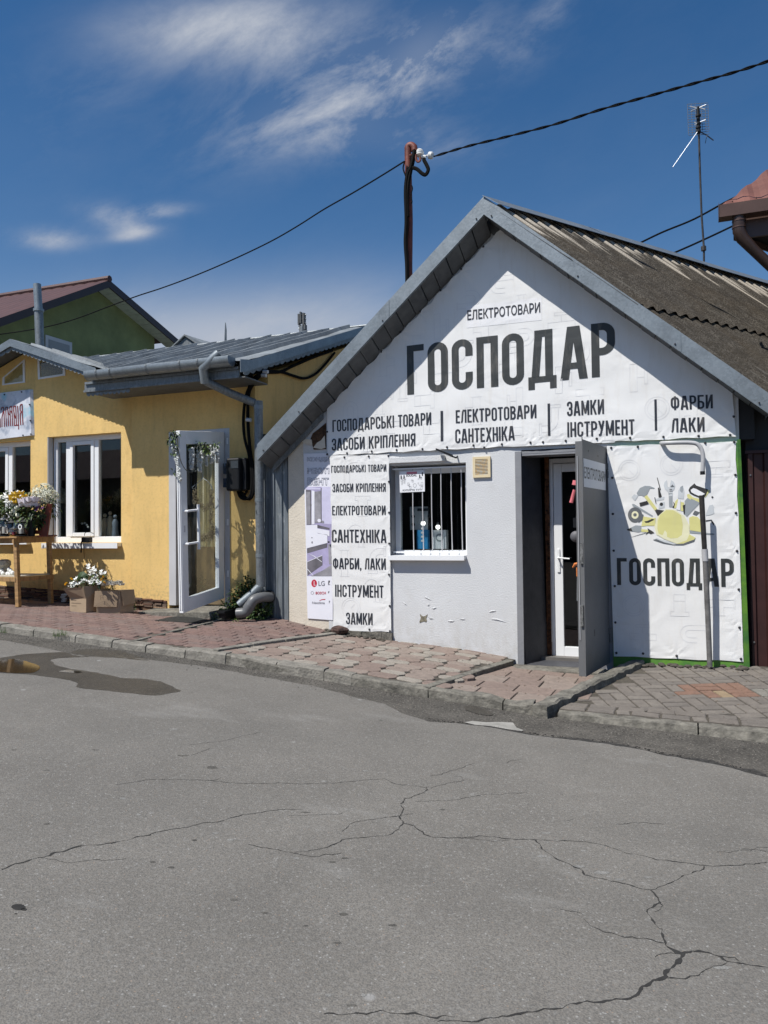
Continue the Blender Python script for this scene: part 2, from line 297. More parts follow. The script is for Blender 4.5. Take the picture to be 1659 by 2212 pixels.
# ------------------------------------------------------------------ mesh builder
class MB:
    def __init__(s): s.v = []; s.f = []; s.mi = []; s.uvw = None
    def add(s, vs, fs, mi=0):
        o = len(s.v); s.v += [tuple(v) for v in vs]; s.f += [tuple(i+o for i in f) for f in fs]; s.mi += [mi]*len(fs); return s
    def box(s, x0, x1, y0, y1, z0, z1, mi=0):
        x0, x1 = sorted((x0, x1)); y0, y1 = sorted((y0, y1)); z0, z1 = sorted((z0, z1))
        return s.add([(x0,y0,z0),(x1,y0,z0),(x1,y1,z0),(x0,y1,z0),(x0,y0,z1),(x1,y0,z1),(x1,y1,z1),(x0,y1,z1)],
                     [(0,3,2,1),(4,5,6,7),(0,1,5,4),(1,2,6,5),(2,3,7,6),(3,0,4,7)], mi)
    def hexa(s, p, mi=0):     # eight corners in box order
        return s.add(p, [(0,3,2,1),(4,5,6,7),(0,1,5,4),(1,2,6,5),(2,3,7,6),(3,0,4,7)], mi)
    def obox(s, c, ax, ay, az, mi=0):
        c, ax, ay, az = map(Vector, (c, ax, ay, az))
        return s.hexa([c+ax*i+ay*j+az*k for i, j, k in ((-1,-1,-1),(1,-1,-1),(1,1,-1),(-1,1,-1),(-1,-1,1),(1,-1,1),(1,1,1),(-1,1,1))], mi)
    def prism(s, pts, ext, mi=0):   # planar polygon extruded by a vector
        n = len(pts); e = Vector(ext); a = [Vector(p) for p in pts]
        nrm = Vector((0,0,0))
        for i in range(n): nrm += a[i].cross(a[(i+1) % n])
        if nrm.dot(e) > 0: a = a[::-1]
        s.add(a+[p+e for p in a], [tuple(range(n)), tuple(range(2*n-1, n-1, -1))]+[(i, i+n, (i+1) % n+n, (i+1) % n) for i in range(n)], mi); return s
    def tube(s, pts, r, n=10, mi=0, cap=True):
        pts = [Vector(p) for p in pts]; k = len(pts); rs = r if isinstance(r, (list, tuple)) else [r]*k
        prev = None; rings = []
        for i, p in enumerate(pts):
            d = (pts[min(i+1, k-1)]-pts[max(i-1, 0)]).normalized()
            if prev is None:
                a = d.orthogonal().normalized()
            else:
                a = (prev-d*prev.dot(d)); a = a.normalized() if a.length > 1e-6 else d.orthogonal().normalized()
            prev = a; b = d.cross(a)
            rings.append([p+(a*math.cos(2*math.pi*j/n)+b*math.sin(2*math.pi*j/n))*rs[i] for j in range(n)])
        vs = [v for rg in rings for v in rg]; fs = []
        for i in range(k-1):
            for j in range(n):
                fs.append((i*n+j, i*n+(j+1) % n, (i+1)*n+(j+1) % n, (i+1)*n+j))
        if cap: fs += [tuple(range(n))[::-1], tuple((k-1)*n+j for j in range(n))]
        return s.add(vs, fs, mi)
    def lathe(s, c, prof, n=14, axis=(0,0,1), mi=0):
        c = Vector(c); z = Vector(axis).normalized(); x = z.orthogonal().normalized(); y = z.cross(x); vs = []; fs = []
        for r, h in prof:
            vs += [c+z*h+(x*math.cos(2*math.pi*j/n)+y*math.sin(2*math.pi*j/n))*max(r, 1e-4) for j in range(n)]
        k = len(prof)
        for i in range(k-1):
            for j in range(n): fs.append((i*n+j, i*n+(j+1) % n, (i+1)*n+(j+1) % n, (i+1)*n+j))
        fs += [tuple(range(n))[::-1], tuple((k-1)*n+j for j in range(n))]
        return s.add(vs, fs, mi)
    def ball(s, c, r, n=8, m=6, sq=(1,1,1), mi=0):
        c = Vector(c); vs = []; fs = []
        for i in range(1, m):
            a = math.pi*i/m
            vs += [c+Vector((r*sq[0]*math.sin(a)*math.cos(2*math.pi*j/n), r*sq[1]*math.sin(a)*math.sin(2*math.pi*j/n), r*sq[2]*math.cos(a))) for j in range(n)]
        t = len(vs); vs += [c+Vector((0,0,r*sq[2])), c-Vector((0,0,r*sq[2]))]
        for i in range(m-2):
            for j in range(n): fs.append((i*n+j, (i+1)*n+j, (i+1)*n+(j+1) % n, i*n+(j+1) % n))
        for j in range(n): fs += [(t, j, (j+1) % n), (t+1, (m-2)*n+(j+1) % n, (m-2)*n+j)]
        return s.add(vs, fs, mi)
    def mesh(s, name, mats, smooth=False):
        me = bpy.data.meshes.new(name); me.from_pydata(s.v, [], s.f)
        for m in (mats if isinstance(mats, (list, tuple)) else [mats]): me.materials.append(m)
        if any(s.mi): me.polygons.foreach_set('material_index', s.mi)
        if smooth:
            me.polygons.foreach_set('use_smooth', [True]*len(me.polygons))
            try: me.set_sharp_from_angle(angle=R(38))
            except Exception: pass
        me.update(); return me
    def build(s, name, mats, parent=None, smooth=False, bevel=0):
        o = bpy.data.objects.new(name, s.mesh(name, mats, smooth)); COL.objects.link(o)
        if parent: o.parent = parent; o.matrix_parent_inverse = parent.matrix_world.inverted() if False else Matrix.Translation(-Vector(parent.location))
        if bevel:
            b = o.modifiers.new('b', 'BEVEL'); b.width = bevel; b.segments = 2; b.limit_method = 'ANGLE'
        return o
def tag(o, label=None, cat=None, group=None, kind=None):
    for k, v in (('label', label), ('category', cat), ('group', group), ('kind', kind)):
        if v: o[k] = v
    return o
def thing(name, label, cat, loc=(0,0,0), group=None):
    o = bpy.data.objects.new(name, None); COL.objects.link(o); o.location = loc; o.empty_display_size = .1
    return tag(o, label, cat, group)
def struct(o): o['kind'] = 'structure'; return o
def sroot(name, loc=(0,0,0)):
    o = bpy.data.objects.new(name, None); COL.objects.link(o); o.location = loc; o['kind'] = 'structure'; return o
def inst(me, name, parent, M):      # another object on a shared mesh
    o = bpy.data.objects.new(name, me); COL.objects.link(o); o.matrix_world = M
    if parent: o.parent = parent; o.matrix_parent_inverse = Matrix.Translation(-Vector(parent.location))
    return o
def curve_pts(ctrl, n=8):           # Catmull-Rom through control points
    c = [Vector(p) for p in ctrl]; c = [c[0]*2-c[1]]+c+[c[-1]*2-c[-2]]; out = []
    for i in range(1, len(c)-2):
        for k in range(n):
            t = k/n; a, b, d, e = c[i-1], c[i], c[i+1], c[i+2]
            out.append(.5*((2*b)+(d-a)*t+(2*a-5*b+4*d-e)*t*t+(3*b-a-3*d+e)*t*t*t))
    out.append(c[-2]); return out
# ------------------------------------------------------------------ condensed capitals drawn as strokes
def strokepath(pts, t, closed=False):
    n = len(pts); L1 = []; L2 = []
    for i in range(n):
        p = Vector(pts[i]); a = Vector(pts[(i-1) % n]) if (closed or i > 0) else None; b = Vector(pts[(i+1) % n]) if (closed or i < n-1) else None
        d1 = (p-a).normalized() if a is not None else None; d2 = (b-p).normalized() if b is not None else None
        if d1 is None: d1 = d2
        if d2 is None: d2 = d1
        n1 = Vector((-d1.y, d1.x)); n2 = Vector((-d2.y, d2.x)); m = (n1+n2).normalized(); k = t/2/max(.3, m.dot(n1))
        L1.append(p+m*k); L2.append(p-m*k)
    q = []
    for i in range(n if closed else n-1):
        j = (i+1) % n; q.append([L1[i], L1[j], L2[j], L2[i]])
    return q
def arc(cx, cy, r, a0, a1, n=7, ry=None):
    ry = ry or r
    return [(cx+r*math.cos(R(a0+(a1-a0)*i/n)), cy+ry*math.sin(R(a0+(a1-a0)*i/n))) for i in range(n+1)]
def rect(x0, y0, x1, y1): return [Vector((x0,y0)), Vector((x1,y0)), Vector((x1,y1)), Vector((x0,y1))]
def glyph(ch, t):
    """polygons in units of cap height, and the advance width; each inner list is one layer"""
    h = t/2; w = .40; G = []; A = w
    def st(x): return [rect(x, 0, x+t, 1)]
    def line(a, b, hw=None):       # diagonal stem with level cuts
        hw = (hw or t)*.54; (x0, y0), (x1, y1) = a, b
        return [[Vector((x0-hw, y0)), Vector((x0+hw, y0)), Vector((x1+hw, y1)), Vector((x1-hw, y1))]]
    def bowl(y0, y1, x0=None, wd=None, end=None):
        x0 = t if x0 is None else x0; wd = wd or w; r = min((y1-y0)/2-h, (wd-x0)*.62-h*.2); xr = wd-h-r
        return strokepath([(x0, y1-h), (xr, y1-h)]+arc(xr, y1-h-r, r, 90, 0)[1:]+arc(xr, y0+h+r, r, 0, -90)+[(x0, y0+h)], t)
    def om(x0, x1, y0=0, y1=1):
        r = (x1-x0)/2-h; cx = (x0+x1)/2
        return strokepath(arc(cx, y1-h-r, r, 0, 180, 10)+arc(cx, y0+h+r, r, 180, 360, 10), t, True)
    if ch == 'О' or ch == 'O' or ch == '0': G = [om(0, w)]
    elif ch in 'СC':
        r = w/2-h; c = w/2
        G = [strokepath([(w-h, .66)]+arc(c, 1-h-r, r, 0, 180, 10)+arc(c, h+r, r, 180, 360, 10)+[(w-h, .34)], t)]
    elif ch == 'Г': A = .34; G = [st(0), [rect(t, 1-t*.95, A, 1)]]
    elif ch == 'П': G = [st(0), st(w-t), [rect(t, 1-t*.95, w-t, 1)]]
    elif ch == 'Н': G = [st(0), st(w-t), [rect(t, .5-h, w-t, .5+h)]]
    elif ch in 'І1I': A = t; G = [st(0)]
    elif ch == 'Т': A = .37; G = [[rect(0, 1-t*.95, A, 1)], [rect(A/2-h, 0, A/2+h, 1-t*.95)]]
    elif ch in 'ЕE': A = .33; G = [st(0), [rect(t, 1-t*.95, A, 1), rect(t, 0, A, t*.95), rect(t, .5-h, A-.04, .5+h)]]
    elif ch in 'РP': G = [st(0), bowl(.40, 1)]
    elif ch == 'Ь': G = [st(0), bowl(0, .58)]
    elif ch in 'ВB': G = [st(0), bowl(.485, 1, wd=w*.97), bowl(0, .485+t*.55)]
    elif ch == 'Б': G = [st(0), [rect(t, 1-t*.95, w-.03, 1)], bowl(0, .58)]
    elif ch == 'Д':
        A = .50; G = [[rect(0, -.13, t*.85, 0), rect(A-t*.85, -.13, A, 0), rect(0, 0, A, t*.85)], [rect(A-.06-t, t*.85, A-.06, 1)], [rect(.17, 1-t*.95, A-.06-t, 1)],
                      [[Vector((.06, t*.85)), Vector((.06+t, t*.85)), Vector((.12+t, 1-t*.95)), Vector((.12, 1-t*.95))], [Vector((.12, 1-t*.95)), Vector((.17, 1-t*.95)), Vector((.17, 1)), Vector((.12, 1))]]]
    elif ch in 'АA':
        A = .46; G = [line((h, 0), (A/2-.035, 1)), line((A-h, 0), (A/2+.035, 1)), [rect(.10, .20, A-.10, .20+t*.85)]]
    elif ch == 'Л':
        A = .42; G = [st(A-t), [rect(.13, 1-t*.95, A-t, 1)], strokepath([(0, h), (.045, h), (.085, .16), (.105, .5), (.115+h*.5, 1-t*.9)], t*.9)]
    elif ch in 'КK': A = .43; G = [st(0), line((t+.02, .46), (A-h, 1), t), line((A-h, 0), (t+.07, .56), t)]
    elif ch == 'М': A = .54; G = [st(0), st(A-t), line((A/2, .12), (h+.02, 1), t*.85), line((A/2, .12), (A-h-.02, 1), t*.85)]
    elif ch == 'И': A = .42; G = [st(0), st(A-t), line((h, 0), (A-h, 1), t*.95)]
    elif ch == 'Х': A = .43; G = [line((h, 0), (A-h, 1)), line((A-h, 0), (h, 1))]
    elif ch == 'У': A = .42; G = [line((h, 1), (A/2+.03, .36)), strokepath([(.03, h), (.10, h), (.16, .10), (.21, .30), (A-h, 1)], t)]
    elif ch in 'З3':
        r = .13; A = .38; x = A-h-r
        G = [strokepath([(h, .70)]+[(h, .80)]+arc(A/2, 1-h-.13, A/2-h, 170, 0, 9, .13)+[(A-h, .66)]+arc(A-h-.10, .62, .10, 0, -75, 4)+[(.13, .525)], t),
             strokepath([(.13, .50)]+arc(A-h-.10, .40, .10, 75, 0, 4)+[(A-h, .28)]+arc(A/2, h+.13, A/2-h, 0, -170, 9, .13)+[(h, .30)], t)]
    elif ch == 'Ф': A = .52; G = [[rect(A/2-h, 0, A/2+h, 1)], strokepath([(A/2, .86), (.16, .86)]+arc(.16+.02, .66, .16+.02-h, 110, 180, 4, .2)+arc(.18, .40, .18-h, 180, 250, 4, .2)+[(.16, .20), (A-.16, .20)]+arc(A-.18, .40, .18-h, -70, 0, 4, .2)+arc(A-.18, .66, .18-h, 0, 70, 4, .2)+[(A-.16, .86), (A/2, .86)], t*.95)]
    elif ch == 'Я': G = [st(w-t), [[Vector((w-p.x, p.y)) for p in q][::-1] for q in bowl(.43, 1)], line((h, 0), (w*.50, .46), t)]
    elif ch == ',': A = t; G = [[rect(0, 0, t, t)], [[Vector((0, 0)), Vector((t, 0)), Vector((t*.4, -.14)), Vector((0, -.14))]]]
    elif ch == '!': A = t; G = [[rect(0, 0, t, t), rect(0, t*1.7, t, 1)]]
    elif ch == ' ': A = .20
    return G, A
def banner_wave(x, z):
    return .010*noise.noise(Vector((x*1.6, z*1.1, 3.1)))+.005*noise.noise(Vector((x*4.2+z*3, z*3.5-x*2, 7.7)))
class Print:
    """flat print on a surface: layers of polygons in (x, z), refined and laid a little in front of y = base(x, z)"""
    def __init__(s, base, lift=.003): s.base = base; s.v = []; s.f = []; s.lift = lift; s.k = 0
    def poly(s, pts, layer=None, maxlen=.12):
        bm = bmesh.new(); vs = [bm.verts.new((p[0], 0, p[1])) for p in pts]
        try: bm.faces.new(vs)
        except ValueError: bm.free(); return
        bmesh.ops.triangulate(bm, faces=bm.faces[:])
        for _ in range(5):
            es = [e for e in bm.edges if e.calc_length() > maxlen]
            if not es: break
            bmesh.ops.subdivide_edges(bm, edges=es, cuts=1, use_grid_fill=False); bmesh.ops.triangulate(bm, faces=[f for f in bm.faces if len(f.verts) > 3])
        bm.normal_update(); lay = s.k if layer is None else layer
        o = len(s.v); bm.verts.index_update()
        for v in bm.verts: s.v.append((v.co.x, s.base(v.co.x, v.co.z)-s.lift-.0005*lay, v.co.z))
        for f in bm.faces:
            ids = [v.index+o for v in f.verts]
            if f.normal.y > 0: ids = ids[::-1]
            s.f.append(tuple(ids))
        bm.free()
    def text(s, txt, p0, p1, h, t=.135, track=.085):
        """from p0 to p1 along the baseline (x, z) with cap height h"""
        gl = [glyph(c, t) for c in txt]; tot = sum(a for _, a in gl)+track*(len(gl)-1)
        p0 = Vector(p0[:2]); p1 = Vector(p1[:2]); ex = (p1-p0)/tot; ey = Vector((0, h)); x = 0
        for G, A in gl:
            for li, layer in enumerate(G):
                for q in layer: s.poly([p0+ex*(x+v.x)+ey*v.y for v in q], li)
            x += A+track
        return s
    def line(s, pts, w, layer=0, closed=False):
        for q in strokepath([Vector(p) for p in pts], w, closed): s.poly(q, layer, 1)
        return s
    def build(s, name, m, parent):
        b = MB(); b.v = s.v; b.f = s.f; b.mi = [0]*len(s.f); return b.build(name, m, parent)
def fonttext(body, name, p0, p1, h, y, m, parent, bold=.0, outline=None, M=None, lift=.003):
    """sans text, stretched to the width p0..p1 (x, z) with cap height h on a plane"""
    cu = bpy.data.curves.new(name, 'FONT'); cu.body = body; cu.size = 1; cu.offset = bold; cu.resolution_u = 3
    if outline: cu.fill_mode = 'NONE'; cu.bevel_depth = outline; cu.bevel_resolution = 0
    ob = bpy.data.objects.new(name, cu); COL.objects.link(ob); dg = bpy.context.evaluated_depsgraph_get()
    me = bpy.data.meshes.new_from_object(ob.evaluated_get(dg)); bpy.data.objects.remove(ob); bpy.data.curves.remove(cu)
    xs = [v.co.x for v in me.vertices]; ys = [v.co.y for v in me.vertices]
    x0, x1 = min(xs), max(xs); y0, y1 = min(ys), max(ys)
    for v in me.vertices:
        a = (v.co.x-x0)/(x1-x0); b = (v.co.y-y0)/(y1-y0)*h; zz = v.co.z
        if M is None:
            X = p0[0]+(p1[0]-p0[0])*a; Z = p0[1]+(p1[1]-p0[1])*a+b; v.co = (X, (y(X, Z) if callable(y) else y)-lift-zz*.2, Z)
        else: v.co = M @ Vector((a, b, zz))
    me.materials.clear(); me.materials.append(m); me.update()
    o = bpy.data.objects.new(name, me); COL.objects.link(o)
    if parent: o.parent = parent; o.matrix_parent_inverse = Matrix.Translation(-Vector(parent.location))
    return o
# ================================================================== ground, road, kerbs, pavements
HR = [(-40,1.6),(-12,.88),(-9,.66),(-6.4,.48),(-3.9,.31),(-1.9,.13),(-1.06,.06),(.49,.0),(3,-.03),(40,-.1)]
CK = [(-12,.93),(-9,.73),(-6.41,.555),(-4.97,.447),(-3.9,.395),(-2.82,.302),(-1.89,.209),(-1.06,.143)]
C4 = [(-1.06,.12),(-.89,.10),(.49,.075),(3,.06)]
WB = [(-12,.86),(-9,.66),(-6.4,.56),(-5.8,.51),(-4.3,.485),(-3.65,.37),(-2.95,.30),(-2.16,.245),(-1.56,.165)]
W4 = [(-1.2,.17),(-.46,.19),(.47,.205),(3,.20)]
KY = -1.85
def road_z(x, y=0): return interp(HR, x)
def pav_z(sec, x, y):
    f = max(0, min(1.15, (y-KY)/(0-KY)))
    if sec in (1, 2): a, b = interp(CK, x), interp(WB, x)
    elif sec == 3: a, b = interp(CK, x)-.012, .115+(-1.1-x)*.03
    else: a, b = interp(C4, x), interp(W4, x)
    return a+(b-a)*f
def GR(px, py, dz=.018):
    z = .2
    for _ in range(25): p = PZ(px, py, z); z = .5*z+.5*(road_z(p.x)+dz)
    return PZ(px, py, z)
def grid_sheet(name, m, x0, x1, y0, y1, nx, ny, zf, parent=None):
    b = MB(); vs = [(x0+(x1-x0)*i/nx, y0+(y1-y0)*j/ny) for j in range(ny+1) for i in range(nx+1)]
    b.add([(x, y, zf(x, y)) for x, y in vs], [(j*(nx+1)+i, j*(nx+1)+i+1, (j+1)*(nx+1)+i+1, (j+1)*(nx+1)+i) for j in range(ny) for i in range(nx)])
    return b.build(name, m, parent, smooth=True)
tag(grid_sheet('ground', M_ground, -400, 400, -400, 400, 200, 6, lambda x, y: road_z(x)-.06), kind='structure')
road = sroot('road', (0, -5, 0))
def rough_pts(pts, step=.025, amp=.02):
    out = []
    for i in range(len(pts)):
        a = Vector((*pts[i][:2], 0)); c = Vector((*pts[(i+1) % len(pts)][:2], 0)); n = max(1, int((c-a).length/step))
        for k in range(n): q = a+(c-a)*k/n; out.append((q.x+amp*noise.noise(q*8)+amp*.5*noise.noise(q*26), q.y+amp*noise.noise(q*8+Vector((9, 0, 0)))+amp*.5*noise.noise(q*26+Vector((4, 0, 0)))))
    return out
def seg_poly_sheet(name, m, pts, dz, parent, kind=None, edge=None, cell=.35, dzf=None):
    """polygon on the road surface, refined and draped"""
    bm = bmesh.new(); bm.faces.new([bm.verts.new((p[0], p[1], 0)) for p in pts]); bmesh.ops.triangulate(bm, faces=bm.faces[:])
    bm.faces.ensure_lookup_table(); bm.normal_update()
    if bm.faces[0].normal.z < 0: bmesh.ops.reverse_faces(bm, faces=bm.faces[:])
    for x in [h[0] for h in HR]+[-8+.5*i for i in range(30)]:
        bmesh.ops.bisect_plane(bm, geom=bm.verts[:]+bm.edges[:]+bm.faces[:], plane_co=(x, 0, 0), plane_no=(1, 0, 0))
    if dzf:
        for k in range(60): bmesh.ops.bisect_plane(bm, geom=bm.verts[:]+bm.edges[:]+bm.faces[:], plane_co=(0, -4.6+k*.05, 0), plane_no=(0, 1, 0)); bmesh.ops.bisect_plane(bm, geom=bm.verts[:]+bm.edges[:]+bm.faces[:], plane_co=(-7+k*.1, 0, 0), plane_no=(1, 0, 0))
    for v in bm.verts: v.co.z = road_z(v.co.x)+(dzf(v.co.x, v.co.y) if dzf else dz)
    bm.normal_update()
    for f in bm.faces:
        if f.normal.z < 0: f.normal_flip()
    if edge:
        be = [e for e in bm.edges if e.is_boundary]; r = bmesh.ops.extrude_edge_only(bm, edges=be)
        for v in [g for g in r['geom'] if isinstance(g, bmesh.types.BMVert)]: v.co.z -= edge
    me = bpy.data.meshes.new(name); bm.to_mesh(me); bm.free(); me.materials.append(m)
    o = bpy.data.objects.new(name, me); COL.objects.link(o); o.parent = parent; o.matrix_parent_inverse = Matrix.Translation(-Vector(parent.location))
    if kind: o['kind'] = kind
    return o
# old carriageway under everything
b = MB(); xs = [-60,-40,-25,-12,-9,-6.4,-3.9,-1.9,-1.06,.49,3,10,25,60]
for i in range(len(xs)-1):
    z0, z1 = road_z(xs[i]), road_z(xs[i+1]); b.add([(xs[i],-20,z0),(xs[i+1],-20,z1),(xs[i+1],KY+.02,z1),(xs[i],KY+.02,z0)], [(0,1,2,3)])
b.build('old_asphalt', M_road2, road)
edge_px = [(0,1383),(60,1392),(110,1402),(160,1414),(190,1418),(235,1420),(300,1422),(380,1432),(460,1443),(540,1458),(640,1475),(700,1487),(770,1507),(830,1520),(865,1540),(905,1552),(930,1560),(975,1562),(1040,1568),(1110,1580),(1160,1590),(1230,1598),(1300,1606),(1380,1618),(1440,1632),(1500,1643),(1560,1655),(1610,1668),(1659,1680)]
ed = [GR(x, y) for x, y in edge_px]
e2 = []
for a, c in zip(ed, ed[1:]):
    n = max(1, int((c-a).length/.045))
    for k in range(n):
        p = a+(c-a)*k/n; d = (c-a).normalized(); o = Vector((-d.y, d.x, 0))*(.016*noise.noise(p*9)+.012*noise.noise(p*27)); e2.append(p+o)
e2.append(ed[-1])
pts = [(-60,-20),(60,-20),(60,-3.2),(3,-3.0)]+[(p.x, p.y) for p in reversed(e2)]+[(-9.5,-2.3),(-14,-2.4),(-60,-2.4)]
seg_poly_sheet('new_asphalt', M_road, pts, .018, road, edge=.03)
e3 = [p for p in e2 if p.x > -1.75]; band = [(p.x, p.y-.01) for p in e3]+[(p.x, p.y+(.10+.07*noise.noise(p*5)+.04*noise.noise(p*25))*min(1, .25+(p.x+1.75)*1.4)) for p in reversed(e3)]
seg_poly_sheet('broken_edge', mat('broken asphalt edge', (.045,.042,.038), .95, 0, .4, 30, 1.2, 70), band, .004, road)
# dark crumbled lip along the overlay edge at its right part
lip = MB()
for i, p in enumerate(e2):
    if p.x < -1.75: continue
    for k in range(14):
        r = random.uniform(.002, .007); q = p+Vector((random.uniform(-.03,.03), random.uniform(-.015,.12)**1, 0)); lip.ball((q.x, q.y, road_z(q.x)+.003), r, 4, 3, (1.2, 1, .6))
tag(lip.build('crumbled_edge', mat('crumbled asphalt', (.035,.033,.03), .95, 0, .3, 40), road), kind='stuff')
def ZP(x, y, X0, Y0, s): return ((X0+x*s)/1.8517, (Y0+y*s)/1.8517)
eds = sorted([(p.x, p.y) for p in ed])
def over(d): return lambda x, y: d if y > interp(eds, x)+.01 else .018+d
def roadpoly(name, m, zp, dz, X0, Y0, s, **k): return seg_poly_sheet(name, m, rough_pts([GR(*ZP(x, y, X0, Y0, s))[:2] for x, y in zp]), dz, road, dzf=over(dz), **k)
s8 = 800/1659
def smooth2(pts, n=5): return [(p.x, p.y) for p in curve_pts([(x, y, 0) for x, y in pts], n)]
roadpoly('damp_stain', M_wet, smooth2([(-150,400),(0,378),(190,348),(390,335),(530,325),(640,300),(740,285),(860,290),(1000,300),(1100,330),(1200,372),(1240,395),(1140,392),(1000,380),(860,372),(700,370),(520,380),(420,392),(450,425),(560,462),(720,485),(860,512),(1000,540),(1180,550),(1330,575),(1430,615),(1500,652),(1400,672),(1280,688),(1100,672),(900,650),(640,622),(650,590),(560,560),(380,530),(200,515),(0,500),(-150,500)], 4), .0012, 0, 2450, s8)
roadpoly('puddle', M_water, smooth2([(-150,420),(0,400),(110,388),(180,400),(300,430),(330,470),(260,500),(120,505),(0,492),(-150,490)], 4), .003, 0, 2450, s8)
roadpoly('puddle', M_water, smooth2([(480,490),(560,478),(640,488),(690,497),(640,506),(540,500)], 4), .003, 0, 2450, s8)
s4 = 1172/1659
b = seg_poly_sheet('damp_stain', M_wet, [PZ(*ZP(x, y, 1900, 2550, s4), road_z(-1.5)+.004)[:2] for x, y in smooth2([(-60,395),(-20,388),(40,400),(100,418),(90,432),(20,430),(-50,415)], 3)], .004, road)
seg_poly_sheet('cement_patch', mat('cement smear', (.30,.29,.265), .9, 0, .15, 12), [GR(*ZP(x, y, 1900, 2550, s4))[:2] for x, y in [(-15,462),(60,470),(140,468),(215,472),(235,500),(275,515),(262,520),(180,508),(90,492),(0,484),(-60,470)]], .006, road)
# cracks, measured in two crops of the photo
cr7 = [[(0,620,4),(60,600,4),(170,575,3.4),(270,545,3.2),(350,522,3),(440,515,3),(560,495,3),(690,465,2.6),(830,432,2.6),(940,418,2.4),(1050,390,2.4),(1160,370,2),(1310,366,1.6)],
 [(170,575,1.5),(240,585,1.2),(290,598,1.2),(400,588,1.2),(545,578,1)],[(190,568,1.6),(300,540,1.6),(350,525,1.4)],
 [(500,257,1.4),(560,248,1.6),(650,233,1.8),(800,238,1.6),(920,240,1.8),(1050,252,1.8),(1180,250,1.8),(1290,254,1.8),(1470,250,1.8),(1560,238,1.8),(1659,232,1.8)],
 [(820,85,1.2),(930,75,1.4),(1000,60,1.6),(1060,45,1.6),(1130,30,1.4)],[(820,130,1),(900,108,1.2),(922,98,1.2)],[(905,240,1),(955,228,1)],
 [(1070,517,1.4),(1180,532,2),(1270,552,2.2),(1350,568,2.2),(1420,560,1.8),(1475,552,1.4)],[(1270,548,1.8),(1400,530,2.2),(1450,512,2.4),(1490,495,2.4),(1560,488,2.4),(1659,480,2.4)],
 [(1475,460,1.2),(1510,428,1.6),(1560,418,1.6),(1610,410,1.6),(1659,400,1.8)],[(1400,1246,1.6),(1520,1244,2),(1600,1238,2.2),(1659,1232,2.4)],[(1250,395,.9),(1340,388,1),(1480,380,.9)]]
cr8 = [[(0,228,1.6),(50,255,1.6),(130,262,1.8),(195,270,2),(190,285,2),(130,302,1.8),(85,318,2.2),(75,345,2.6),(85,365,2.6),(72,395,3),(78,425,3),(125,440,2.6),(175,470,2.8),(215,485,2.6),(350,490,2.6),(410,482,2.4),(520,488,2.4),(660,492,2.4),(760,502,2.2),(850,502,2.4),(950,520,2.2),(1060,555,2.2),(1180,582,2.2),(1290,592,2.2),(1380,606,2.4),(1490,605,2.2),(1560,600,2.2),(1659,594,2.2)],
 [(195,270,1.4),(280,250,1.4),(345,240,1.6),(330,225,1.2),(300,222,1.2)],[(200,222,1.2),(245,215,1.6),(290,195,1.6),(390,166,1.4)],[(78,425,2),(60,455,2),(35,470,2),(0,476,2)],[(80,395,1.6),(30,398,1.6),(0,402,1.8)],[(75,390,1.2),(125,384,1)],
 [(320,324,1),(400,302,1.4),(500,298,1.4),(610,292,1.2)],[(130,334,.9),(320,324,.9)],[(350,492,1.2),(460,502,1.2),(540,498,1)],
 [(662,495,2.4),(690,535,2.4),(750,580,2.6),(800,608,2.6),(850,625,2.8),(862,650,2.8),(950,668,2.4),(1060,688,2.6),(1110,702,2.6),(1150,712,2.8),(1190,745,3.4),(1200,770,3.6),(1140,798,3),(1165,830,3.4),(1185,860,3.6),(1220,885,4.2),(1215,915,4.4),(1220,950,4.4),(1270,980,6),(1290,990,6.5),(1250,1030,5.5),(1220,1065,5),(1225,1090,5),(1170,1108,4.4),(1105,1125,4.4),(1080,1155,4),(1030,1175,4),(960,1195,3.8),(870,1208,3.6),(770,1225,3.4),(620,1240,3),(550,1258,2.8),(480,1270,2.4),(380,1280,2.2),(230,1282,1.8)],
 [(1150,712,2),(1220,688,2),(1290,660,2),(1360,628,2),(1382,608,2)],[(1200,770,2),(1216,785,2.2),(1190,800,2),(1170,808,2)],
 [(760,797,1.4),(820,805,1.8),(860,822,1.6)],[(850,840,1.2),(890,870,1.6),(950,898,2),(1040,910,2.2),(1120,920,2.4),(1215,942,2.6)],
 [(1290,985,5),(1330,975,4.6),(1400,990,4.4),(1450,1005,4.2),(1480,1022,3.4),(1535,1030,3),(1600,1040,3),(1659,1048,3)],[(1450,1003,2.2),(1510,1006,2.4),(1535,1022,2.4)],[(1480,1025,2),(1440,1042,2),(1395,1055,2.4),(1380,1068,2.4),(1330,1090,2.4),(1300,1098,2.4),(1225,1094,2.8)],[(1175,1005,1.4),(1200,992,1.6),(1260,990,1.6)],
 [(1440,552,1),(1540,546,1.4),(1590,548,2),(1620,530,2),(1659,530,1.8)],[(1540,540,1.4),(1600,542,2),(1659,550,2)],[(1000,430,1.2),(1090,424,1.6),(1210,430,1.2)],[(775,414,1),(820,405,1)],[(530,165,1.4),(540,155,1.4),(610,148,1.2)],
 [(0,1236,2),(80,1246,2.6),(135,1238,2.2),(200,1250,2.2),(250,1250,2),(305,1262,1.6)]]
ck = MB()
